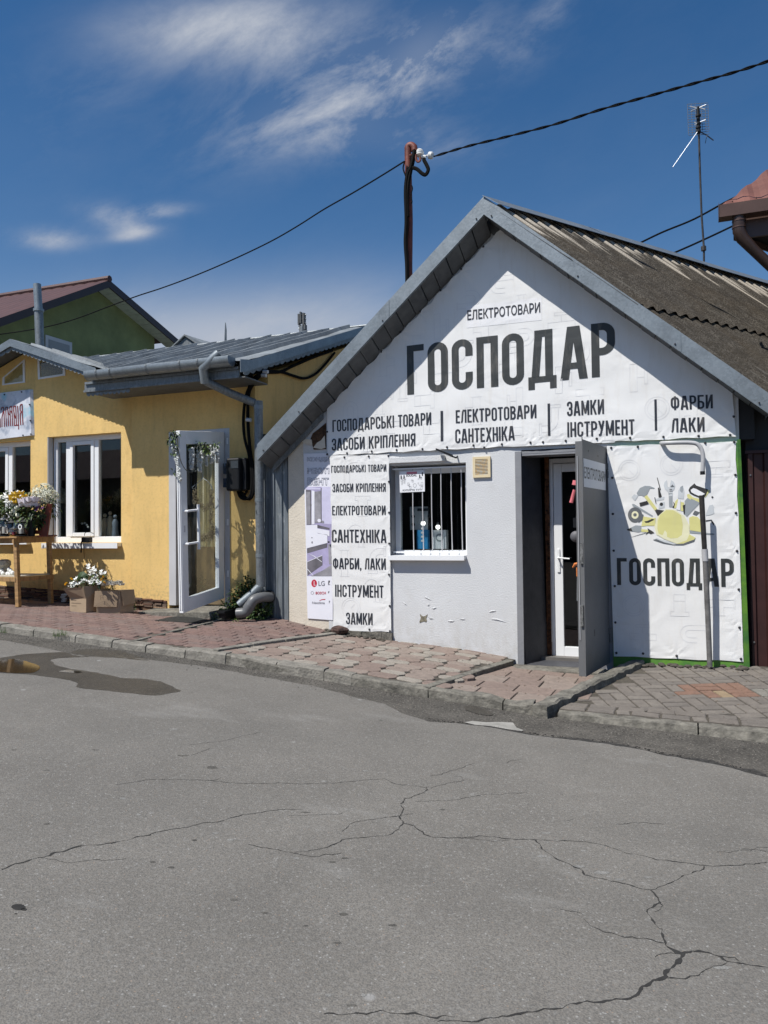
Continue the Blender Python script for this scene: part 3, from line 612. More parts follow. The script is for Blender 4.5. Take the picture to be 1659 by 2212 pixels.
for data, X0 in ((cr7, 0), (cr8, 1536)):
    for pl in data:
        P = [(GR(*ZP(x, y, X0, 2900, .92586)), w) for x, y, w in pl]
        out = []
        for (a, wa), (c, wc) in zip(P, P[1:]):
            n = max(2, int((c-a).length/.012)); d = (c-a).normalized(); o = Vector((-d.y, d.x, 0))
            for k in range(n):
                t = k/n; q = a+(c-a)*t; q = q+o*(.016*noise.noise(q*7)+.010*noise.noise(q*24)+.006*noise.noise(q*60)); out.append((q, (wa+(wc-wa)*t)*.00095*(1+1.6*noise.noise(q*31+Vector((5,0,0)))+.9*noise.noise(q*90))))
        out.append((P[-1][0], .0006))
        vs = []; fs = []
        for i, (q, w) in enumerate(out):
            d = (out[min(i+1, len(out)-1)][0]-out[max(0, i-1)][0]).normalized(); o = Vector((-d.y, d.x, 0)); w = max(.0007, w)
            vs += [(q.x+o.x*w, q.y+o.y*w, road_z(q.x)+.0188), (q.x-o.x*w, q.y-o.y*w, road_z(q.x)+.0188)]
            if i: fs.append((2*i-2, 2*i-1, 2*i+1, 2*i))
        ck.add(vs, fs)
tag(ck.build('crack', M_crack, road), kind='stuff')
bl = MB()
for x, y, r in [(80,787,20),(103,797,9),(68,816,4),(255,3770,0)]:
    if not r: continue
    c = GR(*ZP(x, y, 0, 2900, .92586)); rr = r*.0009
    n = 14; ring = [(c.x+rr*1.5*math.cos(k*6.283/n)*(1+.5*noise.noise(Vector((k, x, 0)))), c.y+rr*math.sin(k*6.283/n)*(1+.5*noise.noise(Vector((k, y, 3))))) for k in range(n)]
    bl.add([(a, d, road_z(a)+.0187) for a, d in ring], [tuple(range(n))])
bl.build('tar_blot', M_crack, road)
def blot(px, py, w, h, m, nm):
    b = MB(); c = GR(px, py); n = 30; w *= .8; h *= .8
    b.add([(q.x, q.y, road_z(q.x)+.0186) for q in [GR(px+w*math.cos(k*6.283/n)*(1+.9*noise.noise(Vector((k*1.3, px, 0)))), py+h*math.sin(k*6.283/n)*(1+.9*noise.noise(Vector((k*1.3, py, 3))))) for k in range(n)]], [tuple(range(n))[::-1]])
    return b.build(nm, m, road)
M_spot = mat('oil spot', (.098,.092,.08), .8, 0, .3, 30, .6, 110); M_spotl = mat('pale blot', (.225,.22,.205), .85, 0, .2, 30, .6, 110)
for x, y, w, h in [(30,1620,8,1.2),(205,1620,9,1.5),(100,1664,8,1.5),(101,1780,9,1.6),(172,1829,8,1.5),(330,1862,8,2.5),(370,1874,9,2.5),(660,2000,7,1.6),(718,1862,9,2.6),(505,1944,10,3),(572,1972,8,2.5),(742,1975,12,4.5),(745,1854,9,2),(728,2037,10,3),(660,1755,13,1.4),(458,1658,14,4),(955,1749,7,1.8),(395,1632,16,2.2),(760,2172,13,3),(420,1815,7,2),(848,1999,11,3)]: blot(x, y, w, h, M_spot, 'oil_spot')
for x, y, w, h in [(265,1725,8,3),(465,1800,9,2.4),(498,1814,10,3),(640,1854,9,3),(375,1575,14,1.6),(432,1872,6,2),(300,1760,7,2),(790,1665,9,1.6),(700,1688,9,1.8),(710,2150,10,4),(785,2150,7,4),(1120,1830,14,2),(1170,1850,16,3),(1250,1872,18,3),(1300,1885,22,4),(1180,1800,14,1.8),(1340,1900,14,3),(1400,1895,12,2.5),(1260,1838,8,2),(1560,2090,26,5)]: blot(x, y, w, h, M_spotl, 'pale_blot')
# ---------------- kerb stones
kerb = sroot('kerb', (-3, KY, .3))
def ker_x(px): return PY(px, 1352+px*.142, KY).x
js = [ker_x(p) for p in (-260,-170,-85,0,73,163,242,315,400,488,497,597,700,760)]
M_kerbw = M_conc
def stone(x0, x1, h=.085, w=.13, dz=0, m=None, rough=.004):
    b = bmesh.new(); n = 6
    z0, z1 = interp(CK, x0)+dz, interp(CK, x1)+dz
    vs = []
    for i in range(n+1):
        t = i/n; x = x0+(x1-x0)*t; z = z0+(z1-z0)*t
        prof = [(KY+w, z-.16), (KY+w, z), (KY+.015, z), (KY, z-.015), (KY-.012, z-h-.03)]
        vs.append([b.verts.new((x, yy+(rough*noise.noise(Vector((x*7, yy*9, zz*9))) if 0 < k < 4 else 0)*1.5, zz+(rough*noise.noise(Vector((x*6, yy*5, 1.3))) if 0 < k < 4 else 0)*2)) for k, (yy, zz) in enumerate(prof)])
    for i in range(n):
        for k in range(4): b.faces.new((vs[i][k], vs[i+1][k], vs[i+1][k+1], vs[i][k+1]))
    b.faces.new(vs[0]); b.faces.new(vs[-1][::-1]); bmesh.ops.recalc_face_normals(b, faces=b.faces[:])
    me = bpy.data.meshes.new('kerb_stone'); b.to_mesh(me); b.free(); me.materials.append(m or M_conc)
    o = bpy.data.objects.new('kerb_stone', me); COL.objects.link(o); o.parent = kerb; o.matrix_parent_inverse = Matrix.Translation(-kerb.location); return o
for i, (a, c) in enumerate(zip(js, js[1:])):
    if c-a < .12: continue
    stone(a+.006, c-.006, dz=random.uniform(-.008, .006))
xk = PY(470, 1412, KY).x; xk2 = PY(925, 1485, KY).x; xk3 = PY(1085, 1512, KY).x; xk4 = PY(1152, 1520, KY).x
stone(js[-1]-.12 if False else xk-.12, xk-.008, dz=-.012)
for a, c in ((xk, xk2-.006), (xk2+.006, xk3), (xk3+.01, xk4)):
    n = max(1, int((c-a)/.62))
    stone(a, c, rough=.016, m=M_conc2, w=.10, h=.095)
# flush kerb of the grey paving
x4a = PY(1205, 1530, KY).x
b = MB(); n = 60; a = x4a; c = 3.0
for seg in ((x4a, .05), (.06, 1.1), (1.11, 3.)):
    b = MB(); n = 20; vs = []
    for i in range(n+1):
        x = seg[0]+(seg[1]-seg[0])*i/n; z = interp(C4, x)
        for yy, zz in ((KY+.09, z-.1), (KY+.09, z-.004), (KY-.005, z-.012), (KY-.03, z-.09)): vs.append((x, yy+.008*noise.noise(Vector((x*8, yy, 0))), zz+.006*noise.noise(Vector((x*9, yy, 4)))))
    b.add(vs, [(4*i+k, 4*i+4+k, 4*i+5+k, 4*i+1+k) for i in range(n) for k in range(3)]+[(0,1,2,3), (4*n+3,4*n+2,4*n+1,4*n)])
    b.build('kerb_stone', M_conc2, kerb)
# raised broken concrete kerb between the two pavings
ca = Vector((-1.04, -1.9, 0)); cb = Vector((-.44, -.06, 0)); n = 26; vs = []
d = (cb-ca).normalized(); o = Vector((d.y, -d.x, 0))
for i in range(n+1):
    t = i/n; p = ca+(cb-ca)*t; zt = .155+.075*t; zb = -.05
    for k, (off, z) in enumerate(((-.062, zb), (-.062, zt-.012), (-.045, zt), (.045, zt), (.062, zt-.014), (.07, zb))):
        q = p+o*off; j = 0 if k in (0, 5) else 1
        vs.append((q.x+.012*j*noise.noise(q*11+Vector((k, 0, 0))), q.y+.012*j*noise.noise(q*10+Vector((0, k, 5))), z+.020*j*noise.noise(q*12+Vector((0, k*.3, 9)))))
b = MB(); b.add(vs, [(6*i+k, 6*i+6+k, 6*i+7+k, 6*i+1+k) for i in range(n) for k in range(5)]+[tuple(range(6)), tuple(range(6*n+5, 6*n-1, -1))])
struct(b.build('raised_kerb', M_conc2))
# thin sett edgings between pavement sections
def edging(p0, p1, sec, w, m, nseg, name='edging_strip', up_=.014):
    p0 = Vector(p0); p1 = Vector(p1); d = (p1-p0).normalized(); o = Vector((-d.y, d.x))
    for k in range(nseg):
        a = p0+(p1-p0)*(k/nseg)+d*.006; c = p0+(p1-p0)*((k+1)/nseg)-d*.006; q = []
        for dz in (-.08, up_+random.uniform(-.004, .004)):
            for s_, e in ((a, -w), (c, -w), (c, w), (a, w)):
                v = s_+o*e; q.append((v.x, v.y, pav_z(sec, v.x, v.y)+dz))
        b = MB(); b.hexa(q); b.build('edging_stone', m, pavroot[sec], bevel=.006)
pavroot = {}
for sec, loc in ((1, (-6, -1, .5)), ('1b', (-4.3, -1, .45)), (2, (-2.8, -1, .3)), (3, (-1.3, -1, .15)), (4, (.5, -1, .1))): pavroot[sec] = sroot('pavement', loc)
D1 = ((-4.905, -1.84), (-4.86, .02)); D2 = ((-3.95, -1.84), (-3.50, .02)); D3 = ((-1.95, -1.84), (-1.62, .02))
def xat(Dl, y): (x0, y0), (x1, y1) = Dl; return x0+(x1-x0)*(y-y0)/(y1-y0)
def kx(y): return ca.x+(cb.x-ca.x)*(y-ca.y)/(cb.y-ca.y)
bounds = {1: (lambda y: -9.6, lambda y: xat(D1, y)-.03), '1b': (lambda y: xat(D1, y)+.03, lambda y: xat(D2, y)-.05), 2: (lambda y: xat(D2, y)+.05, lambda y: xat(D3, y)-.04),
          3: (lambda y: xat(D3, y)+.04, lambda y: kx(y)-.06), 4: (lambda y: max(kx(y)+.07, x4a-.02), lambda y: 2.6)}
SN = lambda s: 1 if s == '1b' else s
for sec, (lo, hi) in bounds.items():     # bedding under the pavers
    b = MB(); ny = 12; y1 = .12; xa = []
    nx = 14
    for j in range(ny+1):
        y = KY+.08+(y1-KY-.08)*j/ny
        for i in range(nx+1):
            x = lo(y)-.05+(hi(y)-lo(y)+.1)*i/nx; xa.append((x, y, pav_z(SN(sec), x, y)-.011))
    b.add(xa, [(j*(nx+1)+i, j*(nx+1)+i+1, (j+1)*(nx+1)+i+1, (j+1)*(nx+1)+i) for j in range(ny) for i in range(nx)])
    b.build('bedding', M_joint, pavroot[sec], smooth=True)
def paver_mesh(poly, m, th=.05, bev=.006):
    """polygon top with a bevelled rim"""
    n = len(poly); P = [Vector(p) for p in poly]; c = sum(P, Vector((0, 0)))/n
    inn = [p+(c-p).normalized()*bev for p in P]
    vs = [(p.x, p.y, 0) for p in inn]+[(p.x, p.y, -.005) for p in P]+[(p.x, p.y, -th) for p in P]
    fs = [tuple(range(n))]+[(n+i, n+(i+1) % n, (i+1) % n, i) for i in range(n)]+[(2*n+i, 2*n+(i+1) % n, n+(i+1) % n, n+i) for i in range(n)]
    me = bpy.data.meshes.new('paver'); me.from_pydata(vs, [], fs); me.materials.append(m); return me
def lay(sec, me, x, y, rot=0, dz=None):
    s = SN(sec); z = pav_z(s, x, y); e = .05
    nx = Vector((-(pav_z(s, x+e, y)-pav_z(s, x-e, y))/(2*e), -(pav_z(s, x, y+e)-pav_z(s, x, y-e))/(2*e), 1)).normalized()
    nx = (nx+Vector((random.gauss(0, .006), random.gauss(0, .006), 0))).normalized()
    tx = Vector((math.cos(rot), math.sin(rot), 0)); tx = (tx-nx*tx.dot(nx)).normalized(); ty = nx.cross(tx)
    M = Matrix((tx, ty, nx)).transposed().to_4x4(); M.translation = Vector((x, y, z+(random.gauss(0, .0012) if dz is None else dz)))
    inst(me, 'paver', pavroot[sec], M)
# wavy pavers (sections 1 and 1b)
l, w = .205, .102; g = .0055
def wavy(L_, W_):
    a, c, k = L_/2-g/2, W_/2-g/2, .016
    return [(-a, -c+k), (-a*.5, -c-k*.4), (0, -c+k), (a*.5, -c-k*.4), (a, -c+k), (a+k*.5, 0), (a, c+k), (a*.5, c-k*.4), (0, c+k), (-a*.5, c-k*.4), (-a, c+k), (-a+k*.5, 0)]
redm = [paver_mesh(wavy(l, w), m) for m in PAVE['red']]
for sec in (1, '1b'):
    lo, hi = bounds[sec]; y = KY+.185; row = 0; cnt = 0
    while y < .05:
        x = hi(y)-l*.5-(row % 2)*l*.5
        lim = max(lo(y), -8.75)
        while x > lim+.03:
            if cnt < 299: lay(sec, random.choice(redm), x, y); cnt += 1
            x -= l
        y += w; row += 1
    if sec == 1: pass
edging(D1[0], D1[1], 1, .022, M_conc2, 3, up_=.006)
# pinkish large pavers (section 2): long hexagons with pale half stones
def hexa_(L_, W_): a, c = L_/2-g, W_/2-g; return [(-a, -c*.35), (-a*.72, -c), (a*.72, -c), (a, -c*.35), (a, c*.35), (a*.72, c), (-a*.72, c), (-a, c*.35)]
def rec(L_, W_): a, c = L_/2-g, W_/2-g; return [(-a, -c), (a, -c), (a, c), (-a, c)]
hexm = [paver_mesh(hexa_(.262, .176), PAVE['pink'][i]) for i in range(3)]; smm = [paver_mesh(hexa_(.232, .138), PAVE['pink'][i]) for i in (3, 3, 2)]
lo, hi = bounds[2]; row = 0; y = KY+.20
rot2 = R(-2); y = KY+.185
while y < .09:
    big = row % 2 == 0; x = lo(y)-.02+(.0 if (row//2) % 2 else .05); k = 0
    while x < hi(y)+.06:
        if big: lay(2, random.choice(hexm), x, y, rot2) if (k+row//2) % 2 == 0 else lay(2, random.choice(smm), x, y+.0, rot2)
        else: lay(2, random.choice(smm), x, y, rot2) if (k+row//2) % 2 == 0 else lay(2, random.choice(hexm), x, y+.0, rot2)
        x += .240; k += 1
    y += .155; row += 1
for k, (px, py) in enumerate([(440,1409)]): pass
edging((-3.95, -1.80), (-3.52, -.06), 2, .035, M_conc, 4, up_=.022)
edging(D3[0], (-1.63, -.15), 2, .035, M_conc2, 2, up_=.010)
slabs = [paver_mesh(rec(.306, .306), PAVE['pink'][i]) for i in range(3)]
lo, hi = bounds[3]; y = KY+.26; row = 0
while y < -.2:
    x = lo(y)+.12-(row % 2)*.1
    while x < hi(y)+.06:
        lay(3, random.choice(slabs), x, y, 0, 0); x += .303
    y += .303; row += 1
b = MB(); b.box(-1.60, -.72, -.34, -.10, .0, .135); b.build('step', M_conc2, pavroot[3], bevel=.01)
# grey block paving (section 4) in a running herringbone, one red patch and one ochre block
gm = [paver_mesh(rec(.2025, .101), m, bev=.008) for m in PAVE['grey']]
gh = [paver_mesh(rec(.104, .104), m, bev=.008) for m in PAVE['grey'][:3]]
lo, hi = bounds[4]
rp_ = PZ(1555, 1490, .14); cnt = 0
U, V_ = .205, .1035
ang = R(21)
used = []
for i in range(-30, 40):
    for j in range(-30, 40):
        # basket pairs laid at an angle
        for k in (0, 1):
            if (i+j) % 2 == 0: lx, ly, ro = i*.207, j*.207+(k-.5)*.1035, 0
            else: lx, ly, ro = i*.207+(k-.5)*.1035, j*.207, math.pi/2
            # shift alternate rows so joints stagger like in the photo
            x = lx*math.cos(ang)-ly*math.sin(ang); y = lx*math.sin(ang)+ly*math.cos(ang)-.9; x += .4
            if y < KY+.30 or y > -.02 or x < lo(y)+.06 or x > 1.95 or cnt > 285: continue
            dd = Vector((x-rp_.x, y-rp_.y)); e_ = (dd.x/.33)**2+((dd.y)/.26)**2
            mi = 3 if e_ < 1 and noise.noise(Vector((x*7, y*7, 2))) > -.28 else random.choice((0, 1, 2))
            if abs(dd.x+.04) < .09 and abs(dd.y+.09) < .05: mi = 4
            if abs(dd.x-.36) < .1 and abs(dd.y+.02) < .06: mi = 5
            lay(4, gm[mi], x, y, ang+ro); cnt += 1
yb = KY+.15; x = lo(yb)+.08; k = 0
while x < 1.95:
    if k % 3 == 2: lay(4, gh[k % 3], x-.05, yb, R(8)); x += .108
    else: lay(4, gm[k % 3], x, yb, R(-1)); x += .209
    k += 1
yb = KY+.255; x = lo(yb)+.05
while x < 1.95: lay(4, gm[random.randint(0, 2)], x, yb, R(-1)); x += .209
# rubble and dust at wall feet
ru = MB()
for k in range(90):
    x = random.uniform(-3.7, -2.95) if k < 50 else random.uniform(-.5, .5); y = random.uniform(-.16, .0); r = random.uniform(.008, .03)
    ru.ball((x, y, pav_z(2 if x < -1 else 4, x, y)+r*.3), r, 6, 4, (1.3, 1, .6))
tag(ru.build('rubble', M_dirt), 'loose rubble and dust lying at the foot of the shop wall', None, kind='stuff')
b = MB(); b.ball((-3.50, -.12, pav_z(2, -3.5, -.12)+.045), .075, 9, 6, (1.35, .8, .62)); o = b.build('stone', mat('dark brick lump', (.10,.06,.05), .95, 0, .4, 20, 1, 40)); 
for v in o.data.vertices: v.co += Vector((noise.noise(v.co*14), noise.noise(v.co*15+Vector((3,0,0))), noise.noise(v.co*16)))*.022
tag(o, 'broken dark brick lump under the lower left corner of the narrow list banner', 'stone')

gt_ = MB()
for k in range(1500):
    x = random.uniform(-6.8, 1.2); y = KY-.03-abs(random.gauss(0, .16)); r = random.uniform(.002, .0065)
    if y < interp(eds, x)-.25: continue
    gt_.ball((x, y, road_z(x)+(.0015 if y > interp(eds, x) else .019)), r, 4, 3, (1.3, 1, .7))
tag(gt_.build('road_grit', mat('grit', (.16,.15,.13), .95, 0, .5, 60)), kind='stuff')
ds_ = MB()
for k in range(420):
    sec = random.choice((1, '1b', 2, 3, 4)); lo_, hi_ = bounds[sec]; y = random.uniform(KY+.2, -.05); x = random.uniform(max(-7.5, lo_(y)), min(1.2, hi_(y))); c = Vector((x, y, pav_z(SN(sec), x, y)+.002)); a = random.random()*6.28; L_ = random.uniform(.006, .018)
    ds_.add([c+Vector((math.cos(a)*L_, math.sin(a)*L_, .002)), c+Vector((math.cos(a+2.2)*L_*.5, math.sin(a+2.2)*L_*.5, 0)), c+Vector((math.cos(a+3.9)*L_*.6, math.sin(a+3.9)*L_*.6, .003))], [(0, 1, 2)])
tag(ds_.build('litter_crumbs', mat('leaf litter', (.16,.11,.06), .9, 0, .5, 60)), kind='stuff')
# ================================================================== the hardware shop
shop = thing('shop_building', 'white gabled hardware shop with galvanised verge trim and brown fibre cement roof', 'shop', (-1.8, 2, 0))
AP = Vector((-1.80, -.30, 4.766)); TL_ = Vector((-4.392, -.30, 2.437)); TR_ = Vector((.690, -.30, 2.619))
RD = Vector((.582, .813, 0))                      # ridge runs off obliquely from the street front
sl, sr = (AP.z-TL_.z)/(AP.x-TL_.x), (AP.z-TR_.z)/(TR_.x-AP.x)
wb = MB(); T_ = .25
def zt(x): return (AP.z-.185)-(sl*(AP.x-x) if x < AP.x else sr*(x-AP.x))
# front wall: pieces butted round the window and the door
wb.box(-3.68, -2.945, 0, T_, -.1, 2.25); wb.box(-2.945, -2.10, 0, T_, -.1, 1.205); wb.box(-2.945, -2.10, 0, T_, 2.165, 2.25)
wb.box(-2.10, -1.545, 0, T_, -.1, 2.25); wb.box(-.66, .47, 0, T_, -.1, 2.25)
wb.prism([(-3.98, 0, 2.25), (.47, 0, 2.25), (.47, 0, zt(.47)+.05), (AP.x, 0, zt(AP.x)+.05), (-3.98, 0, zt(-3.98))], (0, T_, 0))
wb.build('wall', M_wall, shop)
b = MB(); b.box(-1.545, -.66, .002, T_-.002, 2.205, 2.249); b.build('lintel', M_greyp, shop)
b = MB(); b.box(-4.175, -3.682, .006, T_, .30, 2.40); b.prism([(-4.175,.006,2.401), (-3.98,.006,2.401), (-3.98,.006,2.55)], (0,.2,0)); b.build('wall', M_cream, shop)
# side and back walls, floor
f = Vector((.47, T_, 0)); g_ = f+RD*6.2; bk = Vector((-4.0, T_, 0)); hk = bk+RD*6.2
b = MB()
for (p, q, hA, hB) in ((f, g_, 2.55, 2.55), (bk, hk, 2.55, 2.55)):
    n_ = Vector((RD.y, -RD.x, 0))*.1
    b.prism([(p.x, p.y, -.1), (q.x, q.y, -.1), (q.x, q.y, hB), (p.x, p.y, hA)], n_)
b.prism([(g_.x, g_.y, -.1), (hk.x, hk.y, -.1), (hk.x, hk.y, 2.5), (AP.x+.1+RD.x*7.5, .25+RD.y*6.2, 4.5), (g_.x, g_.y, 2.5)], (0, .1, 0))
b.build('side_wall', M_int, shop)  # near-black colour stands in for shade on the outer side wall
b = MB(); b.box(.53, 2.2, .14, .19, .2, 2.72); b.box(.472, .60, .03, .139, 2.265, 2.72); b.build('eaves_shade_board', M_black, shop)  # black boards stand in for the shade under the roof
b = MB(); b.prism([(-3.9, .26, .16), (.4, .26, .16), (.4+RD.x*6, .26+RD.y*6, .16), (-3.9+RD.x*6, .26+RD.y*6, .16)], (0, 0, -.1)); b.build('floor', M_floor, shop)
# corrugated right slope: two courses of sheets following the verge
def course(b0, b1, lift, name):
    b = MB(); na, nb = 440, 26; La = 6.6; rc = []; vs = []
    for j in range(nb+1):
        bb = b0+(b1-b0)*j/nb
        for i in range(na+1):
            a = La*i/na; P = AP+Vector((0, .0, -.045))+RD*a+Vector((1, 0, -sr))*bb
            ph = a*2*math.pi/.165
            w_ = .016*math.sin(ph)+.004*noise.noise(Vector((a*1.3, bb*1.5, 0)))+ (.016*(j/nb-.5)*0)
            P = P+Vector((sr*.6, -.35, 1)).normalized()*(w_+lift*(j/nb)+.006*noise.noise(Vector((int(a/1.1), 3, b0))))
            vs.append(P); rc.append((a, bb, math.sin(ph)))
    b.add(vs, [(j*(na+1)+i, (j+1)*(na+1)+i, (j+1)*(na+1)+i+1, j*(na+1)+i+1) for j in range(nb) for i in range(na)])
    o = b.build(name, M_slate, shop, smooth=True)
    at = o.data.attributes.new('rc', 'FLOAT_VECTOR', 'POINT'); at.data.foreach_set('vector', [c for r_ in rc for c in r_])
    for p in o.data.polygons: p.use_smooth = True
    return o
LV = TR_.x-AP.x
course(0.0, 1.42, .024, 'roof_sheet'); course(1.30, LV, .0, 'roof_sheet')
# left slope, plain slab (only its edge and underside show)
b = MB(); q = [AP+Vector((-.01, .02, -.05))+RD*.42, AP+Vector((-.01, .02, -.05))+RD*6.6, TL_+Vector((0, .02, -.03))+RD*6.6, TL_+Vector((0, .02, -.03))+RD*.42]
b.prism(q, (0, 0, -.02)); b.prism([AP+Vector((0, .02, -.03)), TL_+Vector((0, .02, -.03)), TL_+Vector((0, .40, -.03)), AP+Vector((0, .40, -.03))], (0, 0, -.015)); b.build('roof_sheet', M_slate, shop)
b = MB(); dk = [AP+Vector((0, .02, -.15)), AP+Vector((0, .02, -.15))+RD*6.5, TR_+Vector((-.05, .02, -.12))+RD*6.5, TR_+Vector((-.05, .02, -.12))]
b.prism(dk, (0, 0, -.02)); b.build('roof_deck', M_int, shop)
# ridge cap
b = MB(); N = 12
for k in range(4):
    a0, a1 = k*1.65-.02, (k+1)*1.65+.04; z_ = .012+.004*(k % 2)
    for sx, s_ in ((1, sr), (-1, sl)):
        if sx < 0: a0 = max(a0, .45)
        p0, p1 = AP+RD*a0+Vector((0, 0, z_)), AP+RD*a1+Vector((0, 0, z_+.003)); e = Vector((sx*.17, 0, -.17*s_+.03))
        b.prism([p0, p1, p1+e, p0+e], (0, 0, -.004))
b.build('ridge_cap', M_zinc, shop)
# verge: soffit boards, fascia, drip flange
fh = .175
def vpt(side, t, y, dz=0.):
    E_ = TL_ if side < 0 else TR_
    p = AP+(E_-AP)*t; return Vector((p.x, y, p.z+dz))
M_fasc = M_zinc
for side in (-1, 1):
    for (t0, t1, off) in (((0, .40, 0), (.392, .79, -.004), (.782, 1.0, 0)) if side < 0 else ((0, .35, 0), (.342, .72, -.004), (.712, 1.0, 0))):
        b = MB(); ys = -.300+off
        p = [vpt(side, t0, ys, -fh), vpt(side, t1, ys, -fh), vpt(side, t1, ys, 0), vpt(side, t0, ys, 0)]
        b.prism(p, (0, .006, 0))
        p = [vpt(side, t0, ys, .0), vpt(side, t1, ys, .0), vpt(side, t1, ys+.12, .012), vpt(side, t0, ys+.12, .012)]
        b.prism(p, (0, 0, .005))
        p = [vpt(side, t0, ys-.006, -fh), vpt(side, t1, ys-.006, -fh), vpt(side, t1, ys+.03, -fh), vpt(side, t0, ys+.03, -fh)]
        b.prism(p, (0, 0, -.004)); b.build('fascia', M_fasc, shop)
    E_ = TL_ if side < 0 else TR_
    for t in ((.03, .42, .80, .97) if side < 0 else (.03, .36, .70, .97)):
        s_ = MB(); c = vpt(side, t, -.305, -fh+.035); s_.lathe(c, [(.008, 0), (.008, .006), (.004, .009)], 8, (0, -1, 0)); s_.build('screw', M_screw, shop)
    dA, dB = (.125, .095) if side < 0 else (0, 0); b = MB(); b.prism([vpt(side, .002, -.292, -fh+.034), vpt(side, .998, -.292, -fh+.034), vpt(side, .998, -.003, -fh+.034-dB), vpt(side, .002, -.003, -fh+.034-dA)], (0, 0, .004)); b.build('soffit_backing', M_black, shop)
    nb_ = 19
    for k in range(nb_):
        t0, t1 = (k+.035)/nb_, (k+.965)/nb_; b = MB(); dz = -fh+.022+(.0 if k % 2 else .006)
        dl0, dl1 = (.125-.03*t0, .125-.03*t1) if side < 0 else (0, 0)
        if side < 0: y1_ = -.012
        else: y1_ = -.012
        b.prism([vpt(side, t0, -.293, dz), vpt(side, t1, -.293, dz), vpt(side, t1, y1_, dz-dl1), vpt(side, t0, y1_, dz-dl0)], (0, 0, -.016)); b.build('soffit_board', M_soff, shop)
b = MB(); b.prism([(AP.x-.16, -.285, AP.z-.33), (AP.x+.30, -.285, AP.z-.44), (AP.x+.1, -.285, AP.z-.19), (AP.x-.04, -.285, AP.z-.19)], (0, .27, 0)) if False else b.prism([vpt(-1, .10, -.02, -.30), vpt(-1, 0, -.02, -.26), vpt(1, .12, -.02, -.30), vpt(1, .12, -.02, -.12), vpt(-1, 0, -.02, -.10), vpt(-1, .10, -.02, -.12)], (0, .015, 0)); b.build('apex_board', M_soff, shop)
# end caps of the verges and inner zinc edge strip at the lower left
b = MB(); b.prism([vpt(-1, 1, -.30, -fh), vpt(-1, 1, .0, -fh), vpt(-1, 1, .0, 0), vpt(-1, 1, -.30, 0)], (-.005, 0, 0)); b.prism([vpt(1, 1, -.30, -fh), vpt(1, 1, .10, -fh), vpt(1, 1, .10, 0), vpt(1, 1, -.30, 0)], (.005, 0, 0)); b.build('verge_cap', M_zinc, shop)
b = MB(); b.prism([vpt(-1, .74, -.035, -fh-.15), vpt(-1, .985, -.035, -fh-.15), vpt(-1, .985, -.035, -fh-.06), vpt(-1, .74, -.035, -fh-.06)], (0, .02, 0)); b.build('inner_fascia', M_zincd, shop)
b = MB()
for pl in ([(745,918),(735,880),(722,840),(738,800),(790,760),(835,722),(835,915)],): b.prism([PY(*ZP(x, y, 850, 1300, 900/1659), -.012) for x, y in pl], (0, .015, 0))
b.build('rafter_end', M_rot, shop)
b = MB()
for pl in ([(655,858),(690,840),(730,845),(735,885),(700,880),(668,868)], [(742,905),(770,868),(800,850),(826,815),(832,905),(800,915)]): b.prism([PY(*ZP(x, y, 850, 1300, 900/1659), -.020) for x, y in pl], (0, .007, 0))
b.build('torn_plaster', M_cream, shop)
# window
wx0, wx1, wz0, wz1 = -2.945, -2.10, 1.205, 2.165; yf = .13
b = MB(); e = .055
fx0 = wx0+.015
b.box(fx0, fx0+e, yf, yf+.06, wz0, wz1-.03); b.box(wx1-.045, wx1, yf, yf+.06, wz0, wz1-.03); b.box(fx0+e, wx1-.045, yf, yf+.06, wz0, wz0+.05); b.box(fx0+e, wx1-.045, yf, yf+.06, wz1-.09, wz1-.03)
wf = b.build('window', M_pvc, shop)
def sub(bm, name, m, parent, **k):
    o = bm.build(name, m, None, **k); o.parent = parent; o.matrix_parent_inverse = parent.matrix_world.inverted(); return o
bpy.context.view_layer.update()
b = MB(); b.box(fx0+e, wx1-.045, yf+.02, yf+.026, wz0+.05, wz1-.09); sub(b, 'pane', M_glass, wf)
bpx = [892, 913, 932.5, 953, 975, 997]
for px in bpx:
    p = PY(px, 1100, .045); bt = PY(px+3, 1186, .045); x_ = p.x
    b = MB(); b.tube([(x_+.006, .045, 1.235), (x_, .045, 1.7), (x_+.002, .045, 2.13)], .0058, 8); sub(b, 'bar', M_pvcg, wf, smooth=True)
b = MB(); b.box(wx0+.02, wx1, .036, .054, 1.228, 1.246); b.box(wx0+.02, wx1, .036, .054, 2.12, 2.135); sub(b, 'bar_rail', M_pvc, wf)
b = MB(); b.box(wx0-.003, wx1-.01, -.075, .13, 1.165, 1.203); b.box(wx0-.003, wx1-.01, -.078, -.070, 1.155, 1.204); b.build('window_sill', M_pvc, shop)
b = MB(); p0 = PY(846, 1001, -.03); p1 = PY(960, 983, -.03); b.box(-2.94, p1.x, -.035, -.002, p0.z, p1.z); b.build('shutter_box', M_wall, shop, bevel=.004)
b = MB(); b.box(wx0, wx0+.012, .004, .128, wz0, wz1-.002); b.build('window_reveal', M_greyp, shop)  # grey strip puts the shade of the reveal into its colour
